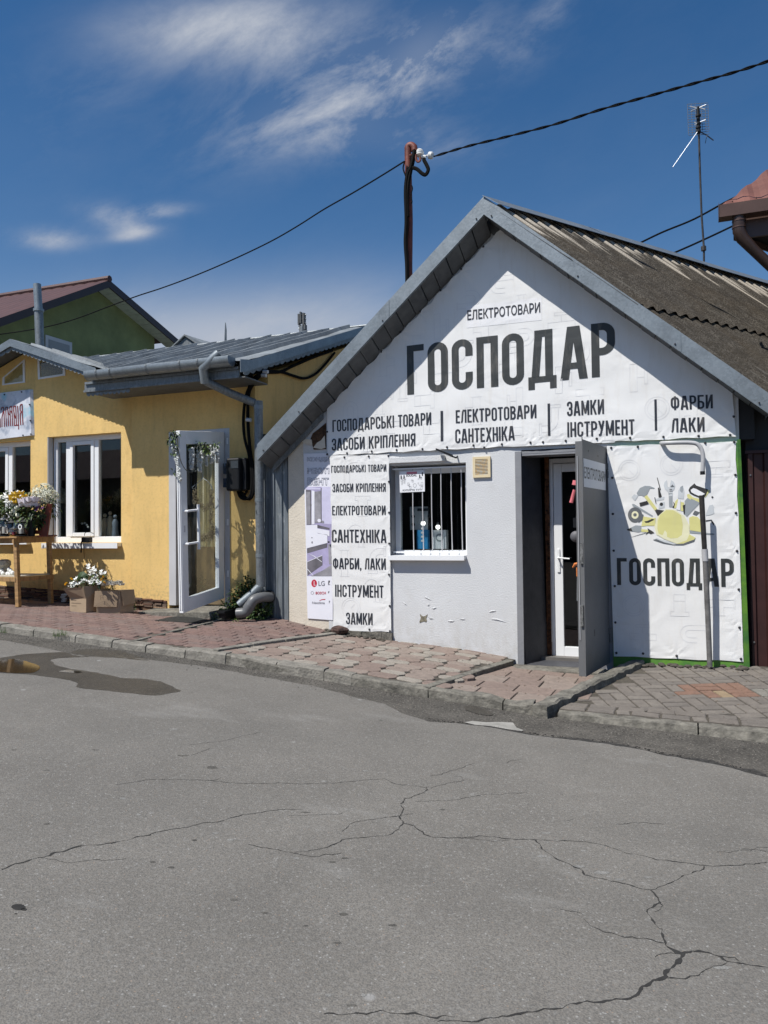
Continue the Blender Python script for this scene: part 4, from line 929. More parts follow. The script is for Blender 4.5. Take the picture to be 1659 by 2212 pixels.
# damage in the paint: a star shaped hole and curled flakes
def flat_patch(pxs, X0, Y0, s, y, name, m, th=.003):
    b = MB(); pts = [PY(*ZP(x, yy, X0, Y0, s), y) for x, yy in pxs]; b.prism(pts, (0, th, 0)); return b.build(name, m, shop)
s8a = 800/1659
flat_patch([(372,1462),(388,1478),(402,1484),(418,1478),(436,1466),(430,1484),(424,1500),(430,1518),(424,1532),(405,1524),(385,1530),(370,1538),(368,1525),(376,1510),(380,1494),(374,1480)], 1500, 1750, s8a, -.004, 'paint_chip', mat('bare render', (.30,.27,.20), .95, 0, .3, 30, 1, 60))
for pl in ([(402,1312),(420,1322),(462,1345),(470,1352),(445,1345),(415,1330)], [(940,1450),(968,1432),(1005,1438),(1000,1443),(972,1440)], [(962,1510),(975,1496),(1030,1505),(1095,1535),(1030,1514),(980,1504)], [(600,1525),(625,1512),(660,1522),(640,1532),(618,1530)], [(440,1490),(460,1500),(488,1504),(458,1508)], [(230,1365),(255,1375),(268,1395),(245,1382)], [(700,1505),(735,1500),(750,1510),(720,1512)], [(470,1415),(490,1410),(512,1412),(500,1420),(480,1424)], [(430,1385),(446,1372),(452,1392),(440,1400)]):
    b = MB(); pts = [PY(*ZP(x, yy, 1500, 1750, s8a), -.003) for x, yy in pl]; c = sum(pts, Vector())/len(pts)
    vs = pts+[c+Vector((0, -.006, .002))]; b.add(vs, [(i, (i+1) % len(pts), len(pts)) for i in range(len(pts))]); b.build('paint_flake', M_wall, shop)
# plinth under the narrow banner
b = MB(); n = 12
for k in range(n):
    x0 = -3.62+.058*k; b.box(x0, x0+.056, -.03-.012*random.random(), -.001, .22, .375+.012*random.random())
b.build('plinth', M_conc2, shop)
# door recess
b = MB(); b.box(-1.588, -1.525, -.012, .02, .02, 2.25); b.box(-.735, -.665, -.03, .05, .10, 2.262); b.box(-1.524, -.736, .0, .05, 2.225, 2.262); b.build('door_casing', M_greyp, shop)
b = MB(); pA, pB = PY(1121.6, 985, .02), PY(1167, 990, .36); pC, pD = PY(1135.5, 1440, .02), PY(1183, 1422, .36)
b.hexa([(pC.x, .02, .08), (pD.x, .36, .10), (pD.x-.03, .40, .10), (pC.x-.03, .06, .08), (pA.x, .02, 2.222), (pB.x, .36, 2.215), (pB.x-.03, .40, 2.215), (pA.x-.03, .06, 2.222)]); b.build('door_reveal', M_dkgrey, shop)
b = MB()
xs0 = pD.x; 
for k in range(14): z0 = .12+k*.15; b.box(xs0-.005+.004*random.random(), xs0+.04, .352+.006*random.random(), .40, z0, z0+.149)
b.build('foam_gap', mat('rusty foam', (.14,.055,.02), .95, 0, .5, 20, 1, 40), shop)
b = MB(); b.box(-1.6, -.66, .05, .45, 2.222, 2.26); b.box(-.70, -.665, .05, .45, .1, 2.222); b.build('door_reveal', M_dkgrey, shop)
# white inner door
dx0 = PY(1179, 1000, .40).x+.02; dx1 = -.70; dz0, dz1 = .135, 2.20; yd = .40
b = MB(); fw = .05
b.box(dx0, dx0+fw, yd, yd+.06, dz0, dz1); b.box(dx1-fw, dx1, yd, yd+.06, dz0, dz1); b.box(dx0+fw, dx1-fw, yd, yd+.06, dz1-fw, dz1); b.box(dx0+fw, dx1-fw, yd, yd+.06, dz0-.02, dz0+.015)
b.build('door_frame', M_pvc, shop, bevel=.004)
b = MB(); a0, a1 = dx0+fw+.006, dx1-fw-.006; lw = .085; z0_, z1_ = dz0+.02, dz1-fw-.006
b.box(a0, a0+lw, yd-.012, yd+.05, z0_, z1_); b.box(a1-lw, a1, yd-.012, yd+.05, z0_, z1_); b.box(a0+lw, a1-lw, yd-.012, yd+.05, z1_-lw, z1_); b.box(a0+lw, a1-lw, yd-.012, yd+.05, z0_, z0_+.10)
dr = b.build('door', M_pvc, shop, bevel=.004); bpy.context.view_layer.update()
b = MB(); b.box(a0+lw, a1-lw, yd+.015, yd+.021, z0_+.10, z1_-lw); sub(b, 'pane', M_glass, dr)
hx = a0+lw*.5; b = MB(); b.box(hx-.014, hx+.014, yd-.024, yd-.013, 1.02, 1.26); b.tube([(hx, yd-.02, 1.17), (hx, yd-.065, 1.17), (hx+.03, yd-.07, 1.168), (hx+.12, yd-.07, 1.16)], .009, 8); sub(b, 'handle', M_pvc, dr, bevel=.003)
b = MB(); b.box(dx0+.012, dx0+.022, yd-.02, yd-.001, .3, 1.45); sub(b, 'weather_strip', M_pvc, dr)
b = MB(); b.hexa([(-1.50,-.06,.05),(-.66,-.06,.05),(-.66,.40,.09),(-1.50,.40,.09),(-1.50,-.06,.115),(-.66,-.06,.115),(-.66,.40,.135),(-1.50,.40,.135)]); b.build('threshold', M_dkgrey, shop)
# steel door leaf, standing open
H0 = Vector((-.700, -.035, 0)); H1 = Vector((-.826, -.830, 0)); dd = (H1-H0).normalized(); nn = Vector((-dd.y, dd.x, 0))   # nn points to +x side
if nn.x < 0: nn = -nn
zl0, zl1 = .185, 2.245
b = MB(); th = .042
def leafbox(b, s0, s1, n0, n1, za, zb):
    q = []
    for z in (za, zb):
        for s_, n_ in ((s0, n0), (s1, n0), (s1, n1), (s0, n1)): p = H0+dd*s_+nn*n_; q.append((p.x, p.y, z))
    b.hexa(q)
Ll = (H1-H0).length
leafbox(b, 0, Ll, 0, .004, zl0, zl1); leafbox(b, Ll-.04, Ll, -.062, -.001, zl0, zl1-.015); leafbox(b, 0, .04, -.04, -.001, zl0, zl1-.015); leafbox(b, .04, Ll-.04, -.04, -.001, zl0, zl0+.04); leafbox(b, .04, Ll-.04, -.04, -.001, zl1-.055, zl1-.015)
leafbox(b, Ll, Ll+.012, -.002, .004, zl0, zl1+.02)
leaf = b.build('steel_door', M_steel, shop); bpy.context.view_layer.update()
for zc in (2.02, .45):
    b = MB(); p = H0+nn*.014; b.tube([(p.x, p.y, zc-.07), (p.x, p.y, zc-.002)], .013, 10); b.tube([(p.x, p.y, zc+.002), (p.x, p.y, zc+.07)], .013, 10); leafbox(b, .0, .05, .004, .009, zc+.01, zc+.07); sub(b, 'hinge', M_steel, leaf)
b = MB(); leafbox(b, Ll-.03, Ll+.02, -.035, -.01, .62, .80); sub(b, 'bolt_plate', mat('worn steel', (.30,.30,.29), .45, .6, .4, 40), leaf)
b = MB(); leafbox(b, Ll-.035, Ll+.018, -.03, -.005, 1.16, 1.34); sub(b, 'lock_plate', mat('worn steel', (.30,.30,.29), .45, .6, .4, 40), leaf)
b = MB(); leafbox(b, .30, .315, .004, .0055, 2.13, 2.145); leafbox(b, .62, .635, .004, .0055, 2.15, 2.165); leafbox(b, .52, .53, .004, .0055, .50, .56); sub(b, 'hole', M_black, leaf)
b = MB(); leafbox(b, Ll+.002, Ll+.01, -.045, -.041, .5, 2.1); sub(b, 'seal_strip', M_pvcg, leaf)
# sticker on the leaf
st = thing('door_sticker', 'white paper sticker reading електротовари near the top of the open steel door', 'sticker', tuple(H0+dd*.4))
b = MB(); leafbox(b, .055, Ll-.015, .0045, .0055, 1.83, 2.08); b.build('paper', M_paper, st)
Mx = Matrix.Identity(4)
p_a = H0+dd*(Ll-.03)+nn*.0062; Wd = (Ll-.095); Mx = Matrix(((-dd.x*Wd, 0, nn.x, p_a.x), (-dd.y*Wd, 0, nn.y, p_a.y), (0, .105, 0, 1.905), (0, 0, 0, 1))); Mx[0][1] = 0; Mx[2] = (0, 1, 0, 1.905)
fonttext('ЕЛЕКТРОТОВАРИ', 'lettering', None, None, .105, 0, M_ink, st, bold=.02, M=Mx)
# goods hanging on the inside of the door edge
hp = H0+dd*(Ll-.10)-nn*.075
def hang(name, label, cat): return thing(name, label, cat, tuple(hp))
p = PY(1239, 1040, -.62)
def hpt(px, py): return PY(px, py, -.45)
a = hang('pink_sanding_pad', 'pink plastic hand tool hanging in the doorway behind the steel door edge', 'hand tool')
b = MB(); q0, q1, q2 = hpt(1244, 1038), hpt(1241, 1058), hpt(1234, 1086); b.tube([q0, q0+(q1-q0)*.5], [.028, .03], 10); b.tube([q1, q2], [.015, .019], 8); b.build('handle', M_tpink, a, smooth=True)
a = hang('dark_brush', 'dark flat bristle brush hanging mid height inside the steel door', 'brush')
b = MB(); q0, q1, q2 = hpt(1249, 1105), hpt(1246, 1120), hpt(1243, 1138); b.tube([q0, q1], [.006, .012], 8); b.obox((q1+q2)/2, (.026, 0, 0), (0, .01, 0), (0, 0, .045)); b.build('bristles', M_blackp, a)
a = hang('round_float', 'round grey rubber ball tool hanging below the dark brush in the doorway', 'hand tool')
b = MB(); b.ball(hpt(1244, 1159), .052, 14, 10, (1, .6, 1)); b.build('disc', mat('grey rubber', (.10,.10,.11), .6), a, smooth=True)
a = hang('orange_hammer', 'hatchet with orange head guard hanging low at the doorway', 'hatchet')
b = MB(); q0, q1, q2, q3 = hpt(1240, 1223), hpt(1250, 1218), hpt(1248, 1245), hpt(1248, 1298); b.tube([hpt(1237,1226), hpt(1242,1219), hpt(1250,1217), hpt(1258,1222)], [.006, .014, .016, .01], 8); b.tube([hpt(1248,1226), q2], [.014, .013], 8); b.build('head', M_orange, a, smooth=True)
b = MB(); b.tube([q2, q3], [.008, .010], 8); b.build('handle', mat('grey shaft', (.14,.15,.16), .4), a, smooth=True)
# ------------------------------------------------------------------ vent, lamp
v = thing('wall_vent', 'ivory square louvred vent with faded slats on the white shop wall', 'vent', tuple(PY(1040, 1010, 0)))
b = MB(); a, c = PY(1022, 987), PY(1060.5, 1031.5); vx0, vx1, vz0, vz1 = a.x, c.x, c.z+.003, a.z-.003; e = .026
b.box(vx0, vx1, -.012, -.001, vz0, vz1); b.box(vx0, vx0+e, -.022, -.012, vz0, vz1); b.box(vx1-e, vx1, -.022, -.012, vz0, vz1); b.box(vx0+e, vx1-e, -.022, -.012, vz0, vz0+e); b.box(vx0+e, vx1-e, -.022, -.012, vz1-e, vz1); b.build('frame', M_ivory, v)
ns = 11
for k in range(ns):
    z = vz0+e+(vz1-vz0-2*e)*(k+.5)/ns; b = MB(); b.hexa([(vx0+e, -.022, z-.007), (vx1-e, -.022, z-.007), (vx1-e, -.0125, z+.000), (vx0+e, -.0125, z+.000), (vx0+e, -.022, z-.004), (vx1-e, -.022, z-.004), (vx1-e, -.0125, z+.004), (vx0+e, -.0125, z+.004)]); b.build('slat', M_slatb, v)
a = thing('flood_lamp', 'slim flood lamp poking out from under the gable banner above the window', 'lamp', tuple(PY(960, 975, -.05)))
b = MB(); p, q = PY(944, 971, -.10), PY(976, 984, -.10); d_ = (q-p); b.obox((p+q)/2, d_/2, Vector((0, .045, 0)), Vector((.0, -.0, .010))); b.build('housing', M_blackp, a)
b = MB(); b.obox((p+q)/2+Vector((0, 0, -.012)), d_*.40, Vector((0, .036, 0)), Vector((0, 0, .004))); b.build('diffuser', M_pvc, a)
b = MB(); b.tube([q+Vector((-.02, .02, 0)), q+Vector((.03, .06, -.02)), q+Vector((.03, .1, 0))], .008, 6); b.build('bracket', M_blackp, a)
# ------------------------------------------------------------------ banners
YB = -.022
def xz(px, py, y=YB): p = PY(px, py, y); return (p.x, p.z)
z5 = 800/1659
sp = []
for px, py in [(750.5,979),(803,975),(857,972),(587+459+.0,966.5),(913,970),(966,966),(1023,962),(1084,959.5),(1146,956),(1155+18,955),(1222,952),(1289,947.5),(1361,945.7),(1433,943.7),(1509,941.7),(1577,939.5)]: sp.append(xz(px, py))
z5 = 800/1659
for x, y in [(900,597),(718,784),(546,958),(373,1133),(210,1304),(53,1468)]: sp.append(xz(*ZP(x, y, 1500, 700, z5)))
for x, y in [(968,482),(848,592),(1105,340),(1245,200),(1388,52),(847,955),(848,788)]: sp.append(xz(*ZP(x, y, 850, 1300, 900/1659)))
sp += [xz(1585, 900)]
seen_ = []
for s_ in sp:
    if all((s_[0]-t_[0])**2+(s_[1]-t_[1])**2 > .0025 for t_ in seen_): seen_.append(s_)
def crease(x, z, pts):
    d = 0
    for i, (sx_, sz_) in enumerate(pts):
        dx, dz = x-sx_, z-sz_
        if abs(dx) < .4 and abs(dz) < .4:
            r = math.hypot(dx, dz); th_ = math.atan2(dz, dx); d += .0038*math.sin(7*th_+i*1.7)*r/.06*math.exp(-r/.06) if r > 1e-4 else 0
    return d
def bb(x, z): return YB-.004+banner_wave(x, z)+crease(x, z, seen_)
def banner_mesh(pts, base, cell=.03, th=None):
    bm = bmesh.new(); bm.faces.new([bm.verts.new((p[0], 0, p[1])) for p in pts]); bmesh.ops.triangulate(bm, faces=bm.faces[:])
    xs_ = [p[0] for p in pts]; zs_ = [p[1] for p in pts]
    x = min(xs_)+cell
    while x < max(xs_): bmesh.ops.bisect_plane(bm, geom=bm.verts[:]+bm.edges[:]+bm.faces[:], plane_co=(x, 0, 0), plane_no=(1, 0, 0)); x += cell
    z = min(zs_)+cell
    while z < max(zs_): bmesh.ops.bisect_plane(bm, geom=bm.verts[:]+bm.edges[:]+bm.faces[:], plane_co=(0, 0, z), plane_no=(0, 0, 1)); z += cell
    for v_ in bm.verts: v_.co.y = base(v_.co.x, v_.co.z)
    bm.normal_update()
    for f_ in bm.faces:
        if f_.normal.y > 0: f_.normal_flip()
        f_.smooth = True
    b = MB(); bm.verts.index_update(); b.v = [tuple(v_.co) for v_ in bm.verts]; b.f = [tuple(v_.index for v_ in f_.verts) for f_ in bm.faces]; b.mi = [0]*len(b.f); bm.free(); return b
def scallop(p, q, n, amp, sgn=1):      # edge pulled in between screws
    out = []; d = Vector((q[0]-p[0], q[1]-p[1])); o = Vector((-d.y, d.x)).normalized()*sgn
    for k in range(n):
        for t in (0, .5): tt = (k+t)/n; a_ = Vector(p)+d*tt+o*(amp*(1 if t else 0)*random.uniform(.6, 1.3)); out.append(tuple(a_))
    return out
def screws(pts, base, parent, r=.0105):
    for x, z in pts:
        b = MB(); b.lathe((x, base(x, z)-.001, z), [(r*1.15, 0), (r*1.1, .003), (r*.75, .006), (r*.6, .012)], 8, (0, -1, 0)); b.build('screw', M_screw, parent)
g1 = thing('gable_banner', 'large white gable banner with the big word господар over lists of goods', 'banner', (-1.6, -.02, 3))
out = scallop(xz(708, 985), xz(1111, 965), 7, .010, 1)+scallop(xz(1111, 965), xz(1590, 943), 7, .010, 1)+scallop(xz(1590, 943), xz(1582, 850), 2, .008, 1)+[xz(1582, 850)]+[xz(1300, 640), (-1.70, 4.52)]+scallop((-1.74, 4.50), xz(707, 880), 12, .022, 1)+scallop(xz(707, 880), xz(708, 985), 2, .01, 1)
banner_mesh(out, bb).build('sheet', M_ban, g1)
Pn = Print(bb)
def tx(pr_, s, a, b_, h, t=.135, track=.085): pr_.text(s, xz(*a), xz(*b_), h, t, track)
h_ = (xz(1100, 722)[1]-xz(1100, 832)[1])
Pn.text('ГОСПОДАР', xz(880, 853), xz(1330, 811), 3.448-2.925, .135, .075)
Pn.build('big_lettering', M_ink, g1)
WORDS = [('ГОСПОДАРСЬКІ ТОВАРИ', (719, 933.5), (932, 917.5), 25.5), ('ЗАСОБИ КРІПЛЕННЯ', (718, 974), (898, 963), 26), ('ЕЛЕКТРОТОВАРИ', (985, 914.5), (1159, 902.8), 28), ('САНТЕХНІКА', (984, 957.6), (1112, 950.8), 30),
 ('ЗАМКИ', (1225, 898.9), (1305, 893.8), 31), ('ІНСТРУМЕНТ', (1225.8, 944.3), (1371, 938.6), 32), ('ФАРБИ', (1449, 886), (1540, 882.4), 29.5), ('ЛАКИ', (1450.5, 934.5), (1522, 932), 30.5)]
for s_, a_, c_, h_ in WORDS:
    Pn = Print(bb); Pn.text(s_, xz(*a_), xz(*c_), xz(a_[0], a_[1]-h_)[1]-xz(*a_)[1], .128, .075); Pn.build('goods_word', M_ink2, g1)
for px, a_, c_ in ((955, 888, 953), (1186, 872, 941), (1416.5, 863, 930)):
    x0, z0 = xz(px-3.2, a_); x1, z1 = xz(px+3.2, c_); Pn = Print(bb); Pn.poly([(x0, z1), (x1, z1), (x1, z0), (x0, z0)]); Pn.build('divider_bar', M_ink2, g1)
def motifs(name, box, parent, base, n, seed, inside=lambda x, z: True, sc=1.):
    rnd = random.Random(seed); P_ = Print(base, .0012); w = .007; pl = []
    for _ in range(n*8):
        if len(pl) >= n: break
        x, z = rnd.uniform(box[0], box[1]), rnd.uniform(box[2], box[3])
        if not inside(x, z) or any((x-a)**2+(z-c)**2 < (.30*sc)**2 for a, c in pl): continue
        pl.append((x, z)); k = rnd.randint(0, 5); r = .11*sc; an = rnd.choice((0, 90, 180, 270))
        def tr(pts): return [(x+(p[0]*math.cos(R(an))-p[1]*math.sin(R(an)))*r, z+(p[0]*math.sin(R(an))+p[1]*math.cos(R(an)))*r) for p in pts]
        if k == 0:      # elbow
            for rr in (.5, 1.1): P_.line(tr([(-1.2, rr-.9)]+arc(-.1, -.9, rr, 90, 0, 6)+[(-.1+rr, -1.3)]), w)
            P_.line(tr([(-1.2, -.6), (-1.2, .4), (-1.45, .4), (-1.45, -.6)]), w, 0, True); P_.line(tr([(.2, -1.3), (1.2, -1.3), (1.2, -1.5), (.2, -1.5)]), w, 0, True)
        elif k == 1:    # gauge
            P_.line(tr(arc(0, 0, 1, 0, 345, 16)), w, 0, True); P_.line(tr(arc(0, 0, .78, 0, 345, 14)), w*.7, 0, True); P_.line(tr([(0, 0), (.45, .4)]), w)
        elif k == 2:    # tee
            P_.line(tr([(-1.3, .35), (1.3, .35), (1.3, -.35), (.35, -.35), (.35, -1.1), (-.35, -1.1), (-.35, -.35), (-1.3, -.35)]), w, 0, True); P_.line(tr([(-1.3, .5), (-1.3, -.5)]), w); P_.line(tr([(1.3, .5), (1.3, -.5)]), w); P_.line(tr([(-.5, -1.1), (.5, -1.1)]), w)
        elif k == 3:    # trap
            for rr in (.35, .8): P_.line(tr([(-rr, 1.2)]+arc(0, -.2, rr, 180, 360, 8)+[(rr, .4)]), w)
            P_.line(tr([(-1, 1.2), (-.15, 1.2)]), w)
        elif k == 4:    # valve
            P_.line(tr([(-1.2, .3), (1.2, .3), (1.2, -.3), (-1.2, -.3)]), w, 0, True); P_.line(tr([(0, .3), (0, .9)]), w); P_.line(tr([(-.6, .9), (.6, .9), (.6, 1.15), (-.6, 1.15)]), w, 0, True)
        else:
            P_.line(tr([(-.5, -1), (.5, -1), (.5, .6), (.8, .6), (.8, 1), (-.8, 1), (-.8, .6), (-.5, .6)]), w, 0, True); P_.line(tr([(-.5, -.4), (.5, -.4)]), w)
    o = P_.build(name, M_faint, parent); o['kind'] = 'stuff'; return o
motifs('icon_print', (-3.5, .22, 2.42, 4.2), g1, bb, 46, 3, lambda x, z: z < zt(x)-.22)
screws(seen_, bb, g1)
sg = thing('name_sticker', 'small white sticker reading електротовари above the big shop name', 'sticker', (-1.6, -.03, 3.7))
q = [xz(*ZP(x, y, 1500, 700, z5)) for x, y in ((757,1090),(1385,1015),(1383,1205),(762,1270))]
Ps = Print(bb, .0016); Ps.poly(q); Ps.build('paper', M_pw, sg)
a_, c_ = xz(*ZP(768, 1208, 1500, 700, z5)), xz(*ZP(1372, 1142, 1500, 700, z5))
fonttext('ЕЛЕКТРОТОВАРИ', 'lettering', a_, c_, .105, lambda x, z: bb(x, z), M_ink2, sg, bold=.018, lift=.0045)
# narrow list banner
yl = -.03; X = lambda px, py: xz(px, py, yl); s7 = .36179
sc2 = [X(*ZP(x, y, 1150, 1750, s7)) for x, y in [(440,185),(630,218),(898,208),(1115,202),(1120,488),(1123,830),(1125,1172),(1122,1515),(1130,1862),(1132,2140),(906,2122),(636,2112),(455,1155)]]
def bl_(x, z): return -.030+.7*banner_wave(x+5, z+3)+crease(x, z, sc2)
g2 = thing('list_banner', 'narrow white banner listing goods one under another, left of the barred window', 'banner', (-3.3, -.03, 1.3))
yl = -.03; X = lambda px, py: xz(px, py, yl)
banner_mesh(scallop(X(719, 1361), X(845, 1366), 3, .008, 1)+scallop(X(845, 1366), X(841, 981), 5, .008, 1)+scallop(X(841, 981), X(712, 984), 3, .008, 1)+scallop(X(712, 984), X(719, 1361), 4, .012, 1), bl_).build('sheet', M_ban, g2)
s7 = .36179
Pn = Print(bl_)
rows = [('ГОСПОДАРСЬКІ ТОВАРИ', (485,390), (1092,375), 78), ('ЗАСОБИ КРІПЛЕННЯ', (497,604), (1086,598), 92), ('ЕЛЕКТРОТОВАРИ', (495,858), (1086,856), 102), ('САНТЕХНІКА', (492,1160), (1095,1164), 142), ('ФАРБИ, ЛАКИ', (503,1452), (1088,1460), 120), ('ІНСТРУМЕНТ', (527,1758), (1062,1772), 132), ('ЗАМКИ', (648,2062), (942,2072), 128)]
for s_, a_, c_, hp_ in rows:
    p, q = X(*ZP(*a_, 1150, 1750, s7)), X(*ZP(*c_, 1150, 1750, s7)); h_ = X(*ZP(a_[0], a_[1]-hp_, 1150, 1750, s7))[1]-p[1]
    if ',' in s_:      # two words, each its own part
        gw = [glyph(c, .125)[1]+.08 for c in s_]; cut = s_.index(' '); f0 = sum(gw[:cut])/(sum(gw)-.08); f1 = sum(gw[:cut+1])/(sum(gw)-.08); P0_, Q0_ = Vector(p), Vector(q)
        for w_, a_, b_ in ((s_[:cut], 0, f0-.012), (s_[cut+1:], f1, 1)): Pn = Print(bl_); Pn.text(w_, P0_+(Q0_-P0_)*a_, P0_+(Q0_-P0_)*b_, h_, .125, .08); Pn.build('goods_word', M_ink2, g2)
        continue
    Pn = Print(bl_); Pn.text(s_, p, q, h_, .125, .08); Pn.build('goods_word', M_ink2, g2)
motifs('icon_print', (-3.50, -3.10, .55, 2.15), g2, bl_, 12, 5)
screws(sc2, bl_, g2)
# right banner with the tools
yr = -.05; Xr = lambda px, py: xz(px, py, yr); sr_ = 972/1659
sc3 = [Xr(*ZP(x, y, 2100, 1700, sr_)) for x, y in [(588,155),(770,148),(1230,122),(1428,115),(1436,340),(1440,600),(1447,860),(1459,1122),(1464,1382),(1474,1596),(1035,1575),(806,1560),(624,1556),(617,1348),(613,1100),(606,858),(600,607),(596,360)]]
def br_(x, z): return -.050+.8*banner_wave(x-4, z+8)+crease(x, z, sc3)
yr = -.05; Xr = lambda px, py: xz(px, py, yr)
gp = thing('hoarding', 'bright green painted board showing round the edges of the tool banner', 'hoarding', (0, 0, 1))
b = MB(); b.box(-.665, .462, -.040, -.001, .15, 2.235); b.hexa([(.462,-.045,.14),(.515,-.02,.14),(.515,.03,.14),(.462,.03,.14),(.452,-.045,2.262),(.478,-.03,2.262),(.478,.03,2.262),(.452,.03,2.262)]); b.build('board', M_greenp, gp)
g3 = thing('tool_banner', 'tall white banner with yellow helmet and fanned tools above the word господар', 'banner', (-.1, -.05, 1.2))
banner_mesh(scallop(Xr(1326, 1418), Xr(1606, 1430), 3, .006, 1)+scallop(Xr(1606, 1430), Xr(1590, 953), 6, .008, 1)+scallop(Xr(1590, 953), Xr(1311, 963), 3, .012, 1)+scallop(Xr(1311, 963), Xr(1326, 1418), 5, .006, 1), br_).build('sheet', M_ban, g3)
sr_ = 972/1659
Pn = Print(br_); p, q = Xr(*ZP(630, 1092, 2100, 1700, sr_)), Xr(*ZP(1428, 1106, 2100, 1700, sr_)); Pn.text('ГОСПОДАР', p, q, Xr(*ZP(630, 908, 2100, 1700, sr_))[1]-p[1], .135, .075); Pn.build('lettering', M_ink, g3)
motifs('icon_print', (-.52, .28, .42, 2.08), g3, br_, 20, 11, lambda x, z: not (-.55 < x < .35 and .85 < z < 2.0), .9)
s6 = .28933
def art(name, m, polys, lay0):
    for pl in polys: P_ = Print(br_, .002+lay0*.0006); P_.poly([Xr(*ZP(x, y, 2380, 1880, s6)) for x, y in pl], 0, .2); P_.build(name, m, g3)
def circ(cx, cy, r, n=20, ry=None): return [(cx+r*math.cos(k*6.2832/n), cy+(ry or r)*math.sin(k*6.2832/n)) for k in range(n)]
art('tool_print', M_pg, [[(575,320),(620,250),(690,218),(760,222),(825,248),(820,258),(760,255),(715,262),(700,300),(718,340),(680,372),(640,350),(610,352),(590,345)],
  [(1018,320),(1070,320),(1072,515),(1025,510)], [(1240,430),(1290,375),(1455,455),(1270,645),(1245,620)], [(1300,840),(1650,880),(1650,900),(1310,872)], [(510,470),(540,470),(800,630),(790,645),(520,500)], [(1180,235),(1215,215),(1222,280),(1205,320),(1175,290)], [(490,800),(560,765),(640,770),(642,850),(600,862),(520,850)]], 1)
art('tool_print', M_pl, [[(505,375),(540,335),(600,350),(555,425),(535,410)], [(950,215),(960,170),(992,138),(1000,175),(1000,225),(1030,240),(1055,215),(1052,140),(1090,165),(1108,215),(1095,265),(1065,300),(1075,320),(1072,360),(1018,360),(1008,305),(965,265)],
  [(1150,290),(1180,235),(1225,250),(1235,300),(1225,400),(1145,395)], [(1565,540),(1580,490),(1630,478),(1650,520),(1610,530),(1605,580),(1650,600),(1600,620),(1530,632),(1530,615)], [(905,450),(960,440),(960,520),(880,540),(880,490)], [(890,380),(960,370),(950,410),(830,430),(830,410)], [(800,965),(850,940),(1000,985),(1130,1020),(1080,1030),(960,1010),(880,965)]], 1)
art('tool_print', M_pk, [[(612,455),(720,425),(745,470),(625,505)], [(820,380),(832,380),(850,470),(838,460)], [(870,250),(885,240),(925,370),(905,385),(880,380)], [(1310,240),(1375,185),(1400,215),(1560,268),(1535,350),(1510,375),(1450,385),(1360,350),(1310,320),(1292,280)], [(828,562),(850,545),(960,560),(870,640)], [(1212,490),(1250,475),(1235,520),(1240,620),(1225,600)], [(1080,435),(1105,470),(1090,525),(1070,520),(1090,480)], [(680,710),(720,705),(790,675),(825,685),(740,730),(700,730)], [(725,805),(800,850),(820,870),(770,885),(740,870),(700,895),(710,870),(740,850)], [(1530,695),(1610,685),(1650,740),(1640,770),(1600,700),(1530,712)], [(1605,375),(1622,360),(1640,375),(1622,392)], circ(918,474,24,14), [(855,105),(865,105),(912,275),(900,280)], [(440,820),(500,800),(520,850),(450,835)]], 2)
art('tool_print', M_pw, [[(1322,275),(1360,250),(1400,262),(1520,330),(1450,365),(1370,330),(1330,305)], [(1150,410),(1180,410),(1180,560),(1120,545)]], 3)
art('tool_print', M_pd, [circ(553,620,98,26,105), [(620,590),(672,620),(660,690),(600,730),(600,640)], [(1380,560),(1450,585),(1400,630),(1350,610)], [(1030,262),(1068,262),(1068,275),(1030,275)], [(1030,285),(1068,285),(1068,298),(1030,298)], [(1040,235),(1070,200),(1100,235),(1060,240)], [(490,930),(700,865),(705,872),(510,928)]], 2)
art('tool_print', M_py2, [circ(553,622,50,20,54), [(820,780),(870,640),(980,540),(1110,550),(1240,640),(1300,760),(1310,890),(1390,930),(1370,985),(1220,1020),(1130,1020),(960,955),(850,890)]], 3)
art('tool_print', M_py, [[(680,372),(718,345),(860,535),(825,560)], [(1270,340),(1300,330),(1360,380),(1450,400),(1440,460),(1380,450),(1280,385)], [(1540,270),(1595,280),(1520,385),(1530,330)], [(665,640),(800,665),(840,660),(830,770),(720,770),(640,780),(660,740)], [(1300,660),(1350,635),(1420,650),(1470,710),(1475,860),(1310,832)], [(640,815),(730,825),(740,860),(640,855)], [(1105,440),(1140,400),(1150,410),(1130,520),(1095,530)], [(1185,440),(1230,450),(1225,570),(1185,565)]], 1)
art('tool_print', M_py, [[(848,760),(900,620),(985,555),(1080,555),(1190,625),(1215,760),(1200,900),(1140,940),(1050,945),(880,880)], [(1130,1020),(1300,960),(1305,890),(1385,935),(1360,980),(1250,1015)]], 4)
art('tool_print', M_pd, [circ(553,620,24,14), [(800,965),(850,955),(960,1000),(1080,1028),(1220,1015),(1370,960),(1385,945),(1370,985),(1220,1036),(1080,1036),(940,1012)]], 4)
screws(sc3, br_, g3)
